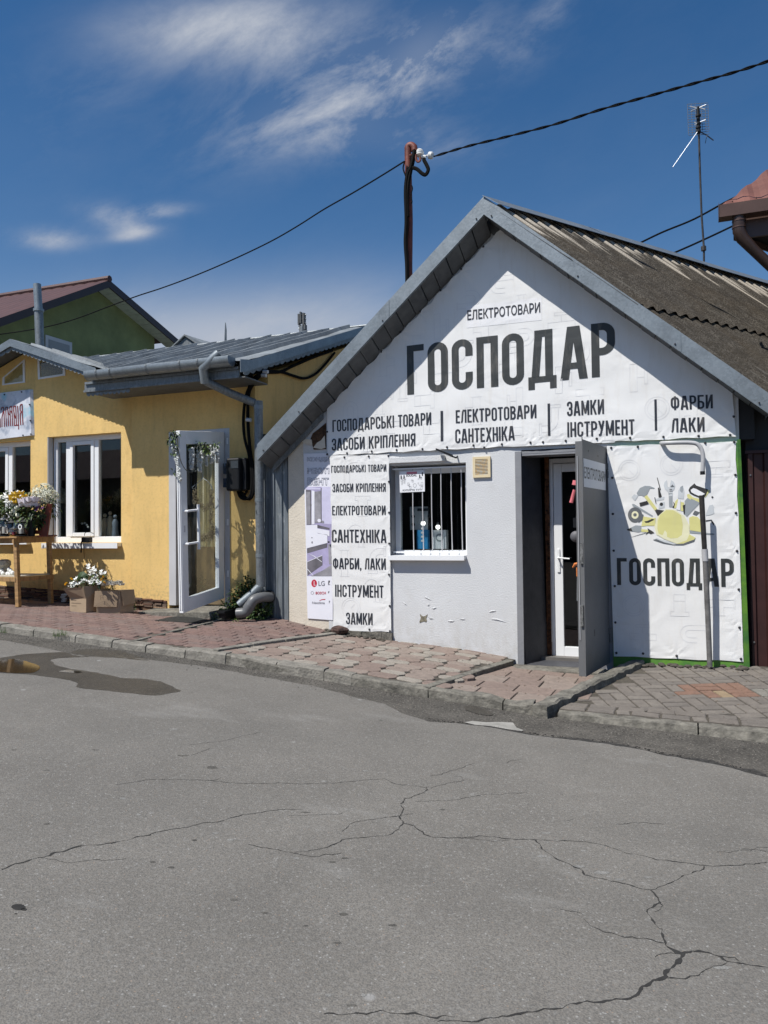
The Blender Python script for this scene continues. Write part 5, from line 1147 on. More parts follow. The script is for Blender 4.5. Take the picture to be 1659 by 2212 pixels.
# poster behind the narrow banner
po = thing('climate_poster', 'lilac tinted poster with outlined words and a room picture, half hidden by the list banner', 'poster', (-3.8, 0, 1.3))
yp = -.006; Xp = lambda x, y: xz(*ZP(x, y, 1150, 1750, s7), yp)
b = MB(); q = [Xp(178, 178), Xp(500, 170), Xp(500, 2020), Xp(222, 2000)]; b.prism([(x, yp, z) for x, z in q], (0, .005, 0)); b.build('board', M_lilw, po)
def pp(name, m, polys, ly=0):
    for pl in polys: P_ = Print(lambda x, z: yp, .001+.0006*ly); P_.poly([Xp(x, y) for x, y in pl], 0, 5); P_.build(name, m, po)
pp('picture', M_lil, [[(203,545),(500,545),(500,1530),(220,1530)]])
pp('picture', M_lil2, [[(378,545),(500,545),(500,960),(378,950)], [(200,545),(378,560),(378,575),(203,575)]], 1)
pp('picture', M_pgrey, [[(203,578),(262,582),(265,965),(212,965)], [(330,965),(465,1000),(465,1020),(330,1000)], [(215,1228),(440,1170),(440,1215),(218,1280)], [(218,1370),(385,1310),(388,1410),(220,1528)], [(368,558),(378,558),(380,945),(372,945)], [(258,738),(292,735),(292,755),(258,758)]], 2)
pp('picture', M_pmid, [[(203,600),(250,602),(255,960),(212,962)], [(300,600),(368,590),(372,940),(305,945)], [(390,1470),(500,1400),(500,1530),(260,1530)], [(450,1180),(500,1180),(500,1400),(460,1400)]], 3)
pp('picture', M_lilw, [[(268,585),(300,590),(300,960),(268,962)], [(205,970),(330,965),(335,1060),(442,1075),(442,1165),(215,1225)], [(332,1005),(465,1030),(465,1095),(440,1080),(335,1055)], [(218,1372),(385,1300),(385,1306),(218,1378)], [(222,1450),(290,1528),(282,1528),(222,1460)], [(220,1280),(300,1310),(385,1375),(380,1378),(298,1318)], circ(352,918,20,14)], 4)
pp('picture', M_pmid, [circ(392,932,14,12), circ(274,1160,9,10, 14), circ(272,1108,7,8)], 5)
for s_, a_, c_, h_ in (('КОНДИ', (218,272), (470,272), 55), ('РЕКУП', (220,400), (462,398), 62), ('ВЕНТ', (222,524), (458,524), 78)):
    p, q = Xp(*a_), Xp(*c_); hz = Xp(a_[0], a_[1]-h_)[1]-p[1]; fonttext(s_, 'outlined_word', p, q, hz, yp, mat('outline ink', (.07,.07,.12), .5), po, outline=.010, lift=.003, bold=.03)
pp('red_logo', M_red, [circ(295,1612,31,20,42)], 0)
pp('red_logo', M_lilw, [[(292,1588),(298,1588),(298,1630),(312,1630),(312,1636),(292,1636)]], 2)
def sm(s_, a_, c_, h_, m, nm, bold=0): p, q = Xp(*a_), Xp(*c_); fonttext(s_, nm, p, q, Xp(a_[0], a_[1]-h_)[1]-p[1], yp, m, po, bold=bold, lift=.002)
sm('LG', (343,1640), (412,1640), 54, M_logog, 'brand_word', .01); sm('BOSCH', (312,1734), (424,1734), 30, M_red, 'brand_word', .02); sm('Neoclima', (273,1840), (412,1842), 28, M_logog, 'brand_word', .01)
pp('red_logo', M_red, [[(348,1802),(380,1788),(418,1785),(418,1796),(385,1796),(362,1803)]], 0)
pp('brand_word', M_logog, [[(449,1582),(470,1580),(470,1588),(457,1590),(457,1622),(470,1622),(470,1630),(449,1632)], [(448,1700),(466,1700),(456,1722),(449,1722)], [(458,1805),(470,1805),(470,1811),(464,1811),(464,1815),(470,1815),(470,1820),(464,1820),(464,1832),(458,1832)]], 0)
P_ = Print(lambda x, z: yp, .001); P_.line([Xp(275+16*math.cos(k*.5236), 1718+16*math.sin(k*.5236)) for k in range(12)], .004, 0, True); P_.build('ring_logo', M_pmid, po)
# window poster and goods in the window
wp = thing('window_notice', 'printed notice with a town sketch stuck on the top corner of the barred window', 'notice', (-2.7, 0, 2))
yw = .034; Xw = lambda x, y: xz(*ZP(x, y, 1500, 1750, z5), yw)
b = MB(); b.prism([(x, yw, z) for x, z in (Xw(202, 282), Xw(411, 268), Xw(413, 448), Xw(206, 457))], (0, .001, 0)); b.build('paper', M_paper, wp)
def fontw(s_, a_, c_, h_, m, nm, bold=0): p, q = Xw(*a_), Xw(*c_); fonttext(s_, nm, p, q, Xw(a_[0], a_[1]-h_)[1]-p[1], yw, m, wp, bold=bold, lift=.001)
fontw('SOUDAL', (258,326), (348,322), 18, M_ink2, 'lettering', .03); fontw('КУПУЙТЕ ТУТ!', (230,446), (385,441), 19, M_ink2, 'lettering', .02)
P_ = Print(lambda x, z: yw, .001); P_.poly([Xw(262,286), Xw(348,282), Xw(348,302), Xw(262,305)], 0, 5); P_.build('pink_band', M_pink, wp)
P_ = Print(lambda x, z: yw, .001); rnd = random.Random(4)
for k in range(26):
    x = rnd.uniform(212, 400); y = rnd.uniform(320, 410); w_ = rnd.uniform(4, 16); h_ = rnd.uniform(4, 26)
    if 255 < x < 350 and y < 345: continue
    P_.line([Xw(x, y), Xw(x+w_, y), Xw(x+w_, y+h_), Xw(x, y+h_)], .0016, 0, True)
for x0, y0 in ((212,318),(236,316),(366,312),(388,292)): P_.poly([Xw(x0,y0+26), Xw(x0+10,y0+26), Xw(x0+10,y0), Xw(x0+5,y0-6), Xw(x0,y0)], 0, 5)
P_.line([Xw(330+14*math.cos(k*.6283), 398+16*math.sin(k*.6283)) for k in range(10)], .0022, 0, True)
P_.build('town_sketch', M_ink2, wp)
yi = .30
b = MB(); b.box(-2.9, -2.15, .19, .62, 1.14, 1.20); b.build('inner_sill', M_pvcg, shop)
def carton(name, label, a, c, y, m, cat='box', d=.1):
    t_ = thing(name, label, cat, tuple(PY((a[0]+c[0])/2, c[1], y))); p, q = PY(*a, y), PY(*c, y); b = MB(); b.box(p.x, q.x, y, y+d, max(1.20, q.z), p.z); b.build('carton', m, t_, bevel=.003); return t_, p, q
sW = lambda x, y: ZP(x, y, 1500, 1750, z5)
t_, p, q = carton('blue_carton', 'blue upright carton behind the barred window', sW(346,768), sW(438,925), .30, M_blue, 'carton', .07)
b = MB(); 
for k in range(5): b.box(p.x+.05, p.x+.085, .297, .2995, q.z+.08+.045*k, q.z+.10+.045*k)
b.build('label_print', M_paper, t_)
t_, p, q = carton('white_carton', 'white carton with a round grey print behind the barred window', sW(480,768), sW(592,925), .30, M_paper, 'carton', .08)
b = MB(); c = (p+q)/2; b.lathe((c.x, .2995, c.z+.02), [(.045, 0), (.045, .001)], 18, (0, -1, 0)); b.build('round_print', M_pg, t_); b = MB(); b.lathe((c.x, .2985, c.z+.02), [(.028, 0), (.028, .001)], 18, (0, -1, 0)); b.build('round_print', M_paper, t_)
t_, p, q = carton('blister_card', 'pale hanging display card with small goods behind the barred window', sW(288,575), sW(440,765), .36, mat('pale card', (.5,.53,.56), .5), 'display card', .01)
b = MB(); [b.lathe((p.x+.27*(k % 2)*.7+.04, .3595, q.z+.06+.09*(k//2)), [(.02, 0), (.02, .004)], 10, (0, -1, 0)) for k in range(4)]; b.build('goods', M_blackp, t_)
b = MB(); b.box(p.x+.09, p.x+.22, .355, .3595, p.z-.05, p.z-.02); b.build('heading', M_ink2, t_)
for k, (x, y) in enumerate([(400,712),(522,743)]):
    t_ = thing('glint_bulb', ('round glass bulb shining beside the display card in the barred window', 'round glass bulb shining above the white carton in the barred window')[k], 'glint bulb', tuple(PY(*sW(x, y), .27)))
    b = MB(); c = PY(*sW(x, y), .28); b.ball(c, .026, 14, 10); b.build('globe', mat('glint glow glass', (.85,.85,.82), .05, 0, 0, 3, emis=((1,.97,.9), 2.2)), t_, smooth=True); b = MB(); b.tube([c+Vector((0,0,.02)), c+Vector((0,0,.05))], .012, 8); b.build('cap', M_shiny, t_)  # emission on the globe stands in for the sun's reflection
# ------------------------------------------------------------------ pipes in front of the tool banner
cp = thing('bent_conduit', 'light grey conduit bent over like a hook in front of the tool banner', 'conduit', tuple(PY(1500, 990, -.13)))
b = MB(); b.tube(curve_pts([PY(1428, 957, -.06)+Vector((0, .03, 0)), PY(1440, 957, -.12), PY(1494, 956.5, -.125), PY(1511, 964, -.125), PY(1518.5, 984, -.125), PY(1517.6, 1021, -.125)], 8), .0195, 14); b.build('tube', M_pipel, cp, smooth=True)
b = MB(); c = PY(1517.6, 1021, -.125); b.tube([c+Vector((0, 0, .012)), c+Vector((0, 0, -.018))], .0215, 14); b.build('collar', M_blackp, cp, smooth=True)
lp = thing('leaning_pipe', 'worn metal pipe with dark top half standing before the tool banner', 'pipe', tuple(PY(1533, 1438, -.12)))
b = MB(); b.tube([PY(1515.5, 1070, -.21), PY(1518, 1120, -.20), PY(1522, 1188, -.19)], [.023, .023, .022], 14); b.build('upper_tube', M_piped, lp, smooth=True)
b = MB(); b.tube([PY(1522, 1186, -.19), PY(1523.5, 1212, -.187)], .0275, 14); b.build('coupling', M_pipel, lp, smooth=True)
b = MB(); b.tube([PY(1523.5, 1212, -.187), PY(1529, 1330, -.16), PY(1533.4, 1440, -.14)], .0235, 14); b.build('lower_tube', mat('dull grey pipe', (.19,.185,.18), .5, .1, .25, 12), lp, smooth=True)
# ================================================================== the yellow flower shop
yb = thing('yellow_building', 'yellow stuccoed flower shop with zinc roof, white windows and stacked stone plinth', 'building', (-6.5, 2, .5))
YF = .08; wt = .22
AX, AZ, VY = PY(22, 734, -.25).x, PY(22, 734, -.25).z, -.25          # left wing verge
BX, BZ = PY(207, 797, -.25).x, PY(207, 797, -.25).z
sw = (AZ-BZ)/(BX-AX)
def zw(x): return AZ-.06-sw*abs(x-AX)
b = MB(); x1w, x2w = -7.787, -6.585; zo0, zo1 = 1.355, 2.745
zt2 = 3.05
b.box(-12, -9.40, YF, YF+wt, .2, zt2); b.box(-9.40, -8.075, YF, YF+wt, .2, zo0+.03); b.box(-9.40, -8.075, YF, YF+wt, 2.725, zt2); b.box(-8.075, x1w, YF, YF+wt, .2, zt2)
b.box(x1w, x2w, YF, YF+wt, .2, zo0); b.box(x1w, x2w, YF, YF+wt, zo1, zt2); b.box(x2w, -6.355, YF, YF+wt, .2, zt2)
b.prism([(-12, YF, zt2), (-6.355, YF, zt2), (-6.355, YF, zw(-6.355)), (AX, YF, zw(AX)), (-10.2, YF, zw(-10.2)), (-12, YF, zt2+.05)], (0, wt, 0))
b.build('wall', M_yel, yb)
b = MB(); xd0, xd1 = -5.80, -4.945; zd0, zd1 = .60, 2.69
b.box(-6.354, xd0, 0, .30, .2, 3.22); b.box(xd0, xd1, 0, .30, zd1, 3.22); b.box(xd1, -4.60, 0, .30, .2, 3.22); b.box(xd0, xd1, 0, .30, .2, .55)
b.prism([(-4.60, .30, .2), (-4.60, 6.5, .2), (-4.60, 6.5, 3.2), (-4.60, 3.2, 4.40), (-4.60, 0.30, 3.36)], (-.2, 0, 0)); b.build('wall', M_yel, yb)
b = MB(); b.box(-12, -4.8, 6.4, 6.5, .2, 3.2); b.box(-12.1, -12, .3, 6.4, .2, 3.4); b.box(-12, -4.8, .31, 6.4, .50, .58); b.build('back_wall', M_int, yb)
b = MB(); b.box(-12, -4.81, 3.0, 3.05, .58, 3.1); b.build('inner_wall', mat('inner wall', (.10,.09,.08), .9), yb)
# roofs
rs = .355; EY, EZ, RY = -.50, 3.325, 3.0
def zm(y): return EZ+rs*(y-EY)
bm_ = MB()
XR = -4.42; XL = -6.60
def dent(x, y): return .022*noise.noise(Vector((x*1.6, y*1.3, 5)))+.008*noise.noise(Vector((x*5, y*4, 1)))
def roof_grid(x0, x1, y0, y1, zf, nx, ny, name, keep=lambda x, y: True):
    b = MB(); vs = []; ids = {}
    for j in range(ny+1):
        for i in range(nx+1): x, y = x0+(x1-x0)*i/nx, y0+(y1-y0)*j/ny; vs.append((x, y, zf(x, y)+dent(x, y)))
    fs = []
    for j in range(ny):
        for i in range(nx):
            xc, yc = x0+(x1-x0)*(i+.5)/nx, y0+(y1-y0)*(j+.5)/ny
            if keep(xc, yc): fs.append((j*(nx+1)+i, j*(nx+1)+i+1, (j+1)*(nx+1)+i+1, (j+1)*(nx+1)+i))
    b.add(vs, fs); return b.build(name, M_zincr, yb, smooth=True)
roof_grid(XL, XR, EY, RY, lambda x, y: zm(y), 40, 50, 'roof_sheet')
roof_grid(-12.2, XL, -.2, RY, lambda x, y: zm(y), 60, 45, 'roof_sheet', lambda x, y: zm(y) > AZ+.02-sw*abs(x-AX)-.06)
roof_grid(-12.2, XR, RY, 7, lambda x, y: zm(RY)-rs*(y-RY), 40, 20, 'roof_sheet')
roof_grid(AX, XL+.25, VY, 1.9, lambda x, y: AZ+.01-sw*(x-AX), 24, 24, 'roof_sheet'); roof_grid(-10.6, AX, VY, 1.9, lambda x, y: AZ+.01+sw*(x-AX), 24, 16, 'roof_sheet')
x = XR-.32; k = 0
while x > -11.5:
    b = MB(); y0 = EY if x > XL else max(-.1, (AZ-sw*abs(x-AX)-EZ)/rs+EY)
    ys_ = [y0+(RY-y0)*i/14 for i in range(15)]; vs = []
    for y in ys_:
        z = zm(y)+dent(x, y); w_ = .030; h__ = .055
        vs += [(x-w_-.012, y, z-.002), (x-w_*.5, y, z+h__), (x+w_*.5, y, z+h__), (x+w_+.012, y, z-.002)]
    b.add(vs, [(4*i+q, 4*i+q+1, 4*i+q+5, 4*i+q+4) for i in range(14) for q in range(3)]+[(0,1,2,3)]); b.build('roof_seam', M_zincr, yb)
    x -= .34+.05*math.sin(k*2.1); k += 1
y = VY+.35
while y < 1.8:
    b = MB(); xe = min(XL+.2, AX+(AZ-zm(y))/sw) if zm(y) > BZ-.2 else XL+.2; vs = []
    n_ = 8
    for i in range(n_+1):
        x = AX+(xe-AX)*i/n_; z = AZ+.01-sw*(x-AX)+dent(x, y); vs += [(x, y-.022, z-.002), (x, y-.006, z+.032), (x, y+.006, z+.032), (x, y+.022, z-.002)]
    b.add(vs, [(4*i+q, 4*i+q+1, 4*i+q+5, 4*i+q+4) for i in range(n_) for q in range(3)]); b.build('roof_seam', M_zincr, yb); y += .37
b = MB(); b.tube([(-12.2, RY, zm(RY)+.02), (XR+.02, RY, zm(RY)+.02)], .02, 8); b.build('ridge_cap', M_zincd, yb)
# left wing verge boards with scalloped lower edge
def scal_board(P0, P1, h, y, name, n, th=.004, amp=.022, parent=yb, m=M_zincr, plane='y'):
    """board hanging from the line P0..P1 with a scalloped lower edge"""
    P0, P1 = Vector(P0), Vector(P1); top = [P0, P1]; low = []
    for k in range(n):
        for t, a_ in ((0, 0), (.25, .8), (.5, 1), (.75, .8)): q = P1+(P0-P1)*((k+t)/n); low.append(q-Vector((0, 0, h+amp*a_*random.uniform(.7, 1.2))))
    low.append(P0-Vector((0, 0, h)))
    b = MB(); b.prism([P0, P1]+low, (0, th, 0) if plane == 'y' else (-th, 0, 0)); return b.build(name, m, parent)
for (xa, za, xb, zb_) in ((AX, AZ, BX, BZ), (AX-2.2, AZ-sw*2.2, AX, AZ)):
    b = MB(); b.prism([(xa, VY-.004, za+.012), (xb, VY-.004, zb_+.012), (xb, VY-.004, zb_-.085), (xa, VY-.004, za-.085)], (0, .006, 0)); b.build('verge_board', M_zinc, yb)
    scal_board((xa, VY+.02, za-.06), (xb, VY+.02, zb_-.06), .055, 0, 'scalloped_trim', 22, m=M_zincd)
b = MB(); b.prism([(AX, VY+.02, AZ-.03), (BX, VY+.02, BZ-.03), (BX, YF, BZ-.03), (AX, YF, AZ-.03)], (0, 0, -.012)); b.prism([(AX, VY+.02, AZ-.03), (AX-2, VY+.02, AZ-.03-sw*2), (AX-2, YF, AZ-.03-sw*2), (AX, YF, AZ-.03)], (0, 0, -.012)); b.build('soffit', M_soff, yb)
# right section eaves: soffit box, gutter, right verge
b = MB(); b.box(XL-.05, XR-.02, -.47, .01, 3.155, 3.17); b.build('soffit', M_soff, yb)
for (z0, z1, y0) in ((3.245, 3.275, -.50), (3.175, 3.245, -.478), (3.155, 3.18, -.49)):
    b = MB(); b.box(XL-.06+(z0-3.15)*.3, XR-.09, y0, y0+.02, z0, z1-.001); b.build('eaves_board', M_zincd, yb)
scal_board((XL-.04, -.46, 3.16), (-6.0, -.46, 3.16), .03, 0, 'scalloped_trim', 10, m=M_zincd)
b = MB(); b.prism([(XL-.05, -.47, 3.17), (XL-.05, .0, 3.17), (XL-.05, .0, 3.46), (XL-.05, -.47, 3.27)], (.006, 0, 0)); b.build('eaves_end', M_zincd, yb)
gy, gz, gr = -.565, 3.345, .078
b = MB(); prof = []
for k in range(13): a_ = R(-200+ 220*k/12); prof.append((gy+gr*math.cos(a_), gz+gr*math.sin(a_)))
xs_ = [XL+.08+(XR-.13-XL-.08)*i/24 for i in range(25)]; vs = [(x, p[0], p[1]+.004*noise.noise(Vector((x*2, 0, 0)))) for x in xs_ for p in prof]
b.add(vs, [(13*i+k, 13*i+k+1, 13*i+k+14, 13*i+k+13) for i in range(24) for k in range(12)])
b.add([(XL+.08, p[0], p[1]) for p in prof], [tuple(range(13))]); b.add([(XR-.13, p[0], p[1]) for p in prof], [tuple(range(13))[::-1]])
gt = b.build('gutter', M_zinc, yb, smooth=True); bpy.context.view_layer.update()
for fx in (.09, .19, .45, .68, .80):
    x = XL+.08+(XR-.13-XL-.08)*fx; b = MB(); pr2 = [(gy+(gr+.006)*math.cos(R(-200+220*k/12)), gz+(gr+.006)*math.sin(R(-200+220*k/12))) for k in range(13)]
    b.add([(x+dx, p[0], p[1]) for dx in (-.01, .01) for p in pr2], [(k, k+1, k+14, k+13) for k in range(12)]); sub(b, 'gutter_bracket', M_zincd, gt)
# verge on the right going back, wavy lower edge
pv0, pv1 = Vector((XR, -.50, EZ+.02)), Vector((XR, RY, zm(RY)+.02))
b = MB(); b.prism([pv0+Vector((.004,-.10,-.02)), pv0+Vector((.004, .12, .02)), pv1+Vector((.004,0,.0)), pv1-Vector((-.004,0,.11)), pv0-Vector((-.004,-.02,.13)), pv0+Vector((.004,-.10,-.16))], (-.006, 0, 0)); b.build('verge_board', M_zinc, yb)
scal_board(pv0+Vector((-.02, 0, -.09)), pv1+Vector((-.02, 0, -.09)), .07, 0, 'scalloped_trim', 26, m=M_zincd, plane='x')
b = MB(); b.prism([pv0+Vector((-.02, .04, -.11)), pv1+Vector((-.02, 0, -.11)), pv1+Vector((-.17, 0, -.11)), pv0+Vector((-.17, .04, -.11))], (0, 0, -.01)); b.build('soffit', M_soff, yb)
# plinth of thin stacked stones
rnd = random.Random(9)
stm = [MB().hexa([(-.5,-.5,-.5),(.5,-.5,-.5),(.5,.5,-.5),(-.5,.5,-.5),(-.5,-.5,.5),(.5,-.5,.5),(.5,.5,.5),(-.5,.5,.5)]).mesh('stone', m) for m in M_slabst]
cnt = 0
for (xa, xb, yy) in ((-8.75, -6.356, YF), (-6.354, -5.83, 0), (-4.90, -4.61, 0)):
    x_ = xa
    row = 0
    ztop = lambda x: interp([(-8.9, .80), (-6.5, .70), (-5.79, .652), (-4.6, .65)], x); zbot = lambda x: interp(WB, x)-.02
    nrow = 8
    for r_ in range(nrow):
        x = xa-rnd.uniform(0, .1)
        while x < xb-.02:
            L_ = rnd.uniform(.08, .26); x1 = min(xb, x+L_); x0 = max(xa, x); xm = (x0+x1)/2
            hz = (ztop(xm)-zbot(xm))/nrow; z = zbot(xm)+hz*(r_+.5); dp = rnd.uniform(.012, .034)
            if x1-x0 > .02 and cnt < 298:
                M = Matrix.Translation((xm, yy-dp/2, z)) @ Matrix.Rotation(R(rnd.uniform(-1.5, 4)), 4, 'Y') @ Matrix.Diagonal((x1-x0-.006, dp, hz*.86, 1)); inst(rnd.choice(stm), 'stone', yb, M); cnt += 1
            x = x1
# windows
def pvc_window(x0, x1, z0, z1, y, mull, name='window', sash=None):
    b = MB(); e = .065; d = .06
    b.box(x0, x0+e, y, y+d, z0, z1); b.box(x1-e*.45, x1, y, y+d, z0, z1); b.box(x0+e, x1-e*.45, y, y+d, z0, z0+e*1.2); b.box(x0+e, x1-e*.45, y, y+d, z1-e, z1)
    for m_ in mull: b.box(m_-.035, m_+.035, y-.002, y+d-.002, z0+e*1.2, z1-e)
    w_ = b.build(name, M_pvc, yb, bevel=.004); bpy.context.view_layer.update()
    if sash:
        b = MB(); a_, c_ = sash; s_ = .05; zz0, zz1 = z0+e*1.2+.003, z1-e-.003
        b.box(a_, a_+s_, y-.012, y+.03, zz0, zz1); b.box(c_-s_, c_, y-.012, y+.03, zz0, zz1); b.box(a_+s_, c_-s_, y-.012, y+.03, zz0, zz0+s_); b.box(a_+s_, c_-s_, y-.012, y+.03, zz1-s_, zz1); sub(b, 'sash', M_pvc, w_, bevel=.004)
    b = MB(); b.box(x0+e, x1-e*.45, y+.03, y+.036, z0+e, z1-e); sub(b, 'pane', M_glass, w_)
    return w_
yw_ = YF+.09
m1, m2 = PY(268, 1080, yw_), 0
mA = PY(*ZP(503, 400, 0, 1700, 900/1659), yw_).x; mB = PY(*ZP(712, 400, 0, 1700, 900/1659), yw_).x
pvc_window(x1w+.02, x2w+.02, zo0, zo1, yw_, [mA, mB], sash=(mA+.036, mB-.036))
b = MB(); b.box(x1w-.02, x2w+.005, YF-.075, yw_, zo0-.045, zo0-.002); b.box(x1w-.02, x2w+.005, YF-.079, YF-.072, zo0-.07, zo0-.001); b.build('window_sill', M_pvc, yb)
b = MB(); b.box(x1w, x1w+.012, YF+.003, yw_-.002, zo0, zo1-.002); b.build('window_reveal', M_pvcg, yb)
mC = PY(*ZP(78, 300, 0, 1700, 900/1659), yw_).x
pvc_window(-9.40, -8.055, 1.385, 2.725, yw_, [mC], sash=(-9.33, mC-.036))
b = MB(); b.box(-9.42, -8.07, YF-.07, yw_, 1.34, 1.383); b.build('window_sill', M_pvc, yb)
# small gable windows
for pts, nm in (([(15,905),(18,848),(180,712),(182,884)], 'l'), ([(280,862),(274,700),(330,700),(478,735),(480,832)], 'r')):
    P3 = [PY(*ZP(x, y, 0, 1050, 900/1659), YF-.012) for x, y in pts]; c = sum(P3, Vector())/len(P3)
    if nm == 'r': P3[2].z += 0
    b = MB(); n_ = len(P3); inn = [p+(c-p)*.16 for p in P3]
    vs = P3+inn+[p+Vector((0, .03, 0)) for p in inn]+[p+Vector((0, .012, 0)) for p in P3]
    b.add(vs, [(i, (i+1) % n_, n_+(i+1) % n_, n_+i) for i in range(n_)]+[(n_+i, n_+(i+1) % n_, 2*n_+(i+1) % n_, 2*n_+i) for i in range(n_)]+[((i+1) % n_, i, 3*n_+i, 3*n_+(i+1) % n_) for i in range(n_)])
    w_ = b.build('gable_window', M_pvc, yb); bpy.context.view_layer.update()
    b = MB(); b.prism([p+Vector((0, .010, 0)) for p in inn], (0, .002, 0)); sub(b, 'pane', M_glass, w_)
    b = MB(); b.prism([p+Vector((0, .0118+.004, 0)) for p in inn], (0, .001, 0)); sub(b, 'dark_backing', M_int, w_)
# door frame, threshold, doormat
b = MB(); yfD = .10
b.box(xd0+.0, xd0+.10, -.004, yfD+.06, zd0, zd1); b.box(xd1-.075, xd1, yfD-.10, yfD+.06, zd0, zd1); b.box(xd0+.10, xd1-.075, yfD-.10, yfD+.06, zd1-.07, zd1); b.build('door_frame', M_pvcg, yb, bevel=.003)
for z in (2.50, 2.02, 1.55, .95): b = MB(); b.box(xd1-.035, xd1-.015, -.012, -.002, z, z+.075); b.build('hinge', M_pvc, yb)
b = MB(); b.hexa([(-6.02,-.30,.40),(-4.86,-.30,.38),(-4.86,.30,.38),(-6.02,.30,.40),(-6.02,-.30,.545),(-4.86,-.30,.575),(-4.86,.30,.598),(-6.02,.30,.568)]); b.build('doorstep', M_conc2, yb, bevel=.01)
# glass door leaf
Hh, Ho = Vector((-4.985, -.03, 0)), Vector((-5.085, -.78, 0))
TLp, BLp, TRp, BRp = PY(388, 930, Ho.y), PY(396, 1325, Ho.y), PY(484, 933, Hh.y), PY(485, 1292, Hh.y)
def bil(u, v, off=0):       # u 0 outer edge .. 1 hinge, v 0 bottom .. 1 top
    nrm = (TRp-TLp).cross(Vector((0, 0, 1))).normalized()
    return (BLp*(1-u)+BRp*u)*(1-v)+(TLp*(1-u)+TRp*u)*v+nrm*off
def leafq(b, u0, u1, v0, v1, o0, o1):
    b.hexa([bil(u0, v0, o0), bil(u1, v0, o0), bil(u1, v0, o1), bil(u0, v0, o1), bil(u0, v1, o0), bil(u1, v1, o0), bil(u1, v1, o1), bil(u0, v1, o1)])
s_ = -1 if ((TRp-TLp).cross(Vector((0, 0, 1)))).x > 0 else 1     # visible face looks to +x
b = MB(); fo, fi = -s_*0, s_*.055
leafq(b, 0, .135, 0, 1, 0, fi); leafq(b, .86, 1, 0, 1, 0, fi); leafq(b, .135, .86, 0, .075, 0, fi); leafq(b, .135, .86, .925, 1, 0, fi)
dl = b.build('door', M_pvc, yb, bevel=.004); bpy.context.view_layer.update()
b = MB(); leafq(b, .135, .86, .075, .925, s_*.025, s_*.031); sub(b, 'pane', M_dglass, dl)
b = MB(); leafq(b, -.012, -.002, .02, .98, s_*.008, s_*.022); leafq(b, -.012, -.002, .02, .98, s_*.035, s_*.048); sub(b, 'seal_strip', M_pvc, dl)
b = MB(); hz_ = lambda py: (BLp.z+(TLp.z-BLp.z)*((1325-py)/(1325-930)))
u_ = .24; pts_ = []
def hb(v, off): return bil(u_, v, off)
b.tube([hb(.585, -s_*.085), hb(.37, -s_*.085), hb(.335, -s_*.085)], .017, 10)
for v in (.555, .375): b.tube([bil(.06, v, 0), bil(.06, v, -s_*.05), bil(u_, v, -s_*.085)], .013, 8)
sub(b, 'handle', M_pvc, dl, smooth=True)
b = MB(); leafq(b, .05, .075, .44, .475, -s_*.004, -s_*.0005); sub(b, 'keyhole_plate', M_pvcg, dl)
# curtain; below it a panel coloured as the yellow wall's reflection in the glass
cu = thing('curtain', 'cream curtain hanging inside the open flower shop doorway', 'curtain', (-5.2, .5, 1.5))
b = MB(); n_ = 40; vs = []
for i in range(n_+1):
    x = -5.42+.385*i/n_; yv = .035+.022*math.sin(i*1.1)+.01*math.sin(i*2.7)
    for z in (1.30, 1.7, 2.25, 2.59): vs.append((x+(.0 if z > 1.6 else .01*math.sin(i)), yv, z))
b.add(vs, [(4*i+k, 4*i+4+k, 4*i+5+k, 4*i+1+k) for i in range(n_) for k in range(3)]); b.build('fabric', M_curt, cu, smooth=True)
b = MB(); b.tube([(-5.69, .035, 2.60), (-5.03, .035, 2.60)], .012, 8); b.build('rod', M_shiny, cu)
b = MB(); b.box(-5.68, -5.03, .22, .25, .60, 1.66); b.build('reflection_panel', mat('ochre wall reflection', (.17, .125, .07), .8), yb)
# downpipe
dp = thing('downpipe', 'zinc downpipe with a slanting upper length and a kicked out elbow at the foot', 'drainpipe', (-4.5, -.1, .9))
x0d = PY(437, 790, -.6).x
P1, P2, P3, P4 = Vector((x0d+.14, -.60, 3.36)), Vector((x0d, -.585, 3.27)), Vector((x0d-.01, -.53, 3.12)), PY(553, 872, -.10)
b = MB(); b.tube([Vector((x0d+.20, -.575, 3.42)), P1, P2, P3], .052, 14); b.build('elbow', M_zinc, dp, smooth=True)
b = MB(); b.tube([P3+Vector((0, 0, .02)), P3+(P4-P3)*.5, P4+Vector((-.02, 0, .01))], .046, 14); b.build('slanting_pipe', M_zincd, dp, smooth=True)
Vt, Vb = PY(558, 872, -.10), PY(563, 1268, -.10)
b = MB(); b.tube([Vt+Vector((0, 0, .03)), (Vt+Vb)/2, Vb], .050, 16); b.build('vertical_pipe', M_zincd, dp, smooth=True)
for py in (880, 1080, 1200): b = MB(); c = PY(558+(py-872)*.0126, py, -.10); b.tube([c+Vector((0, 0, .02)), c-Vector((0, 0, .02))], .0535, 16); b.build('collar', M_zinc, dp, smooth=True)
b = MB(); b.tube([Vb+Vector((0, 0, .01)), PY(545, 1283, -.14), PY(517, 1307, -.20)], [.05, .05, .054], 16); b.build('shoe', M_zinc, dp, smooth=True)
ep = thing('waste_elbow', 'grey plastic waste pipe elbow coming out of the zinc sheet near the ground', 'pipe', tuple(PY(545, 1300, -.25)))
def tp(x, y, yy): return PY(*ZP(x, y, 850, 2300, 550/1659), yy)
b = MB(); b.tube(curve_pts([tp(700, 268, -.02), tp(600, 268, -.18), tp(500, 300, -.27), tp(450, 370, -.30)], 6), .056, 18); b.build('upper_elbow', M_pipeg, ep, smooth=True)
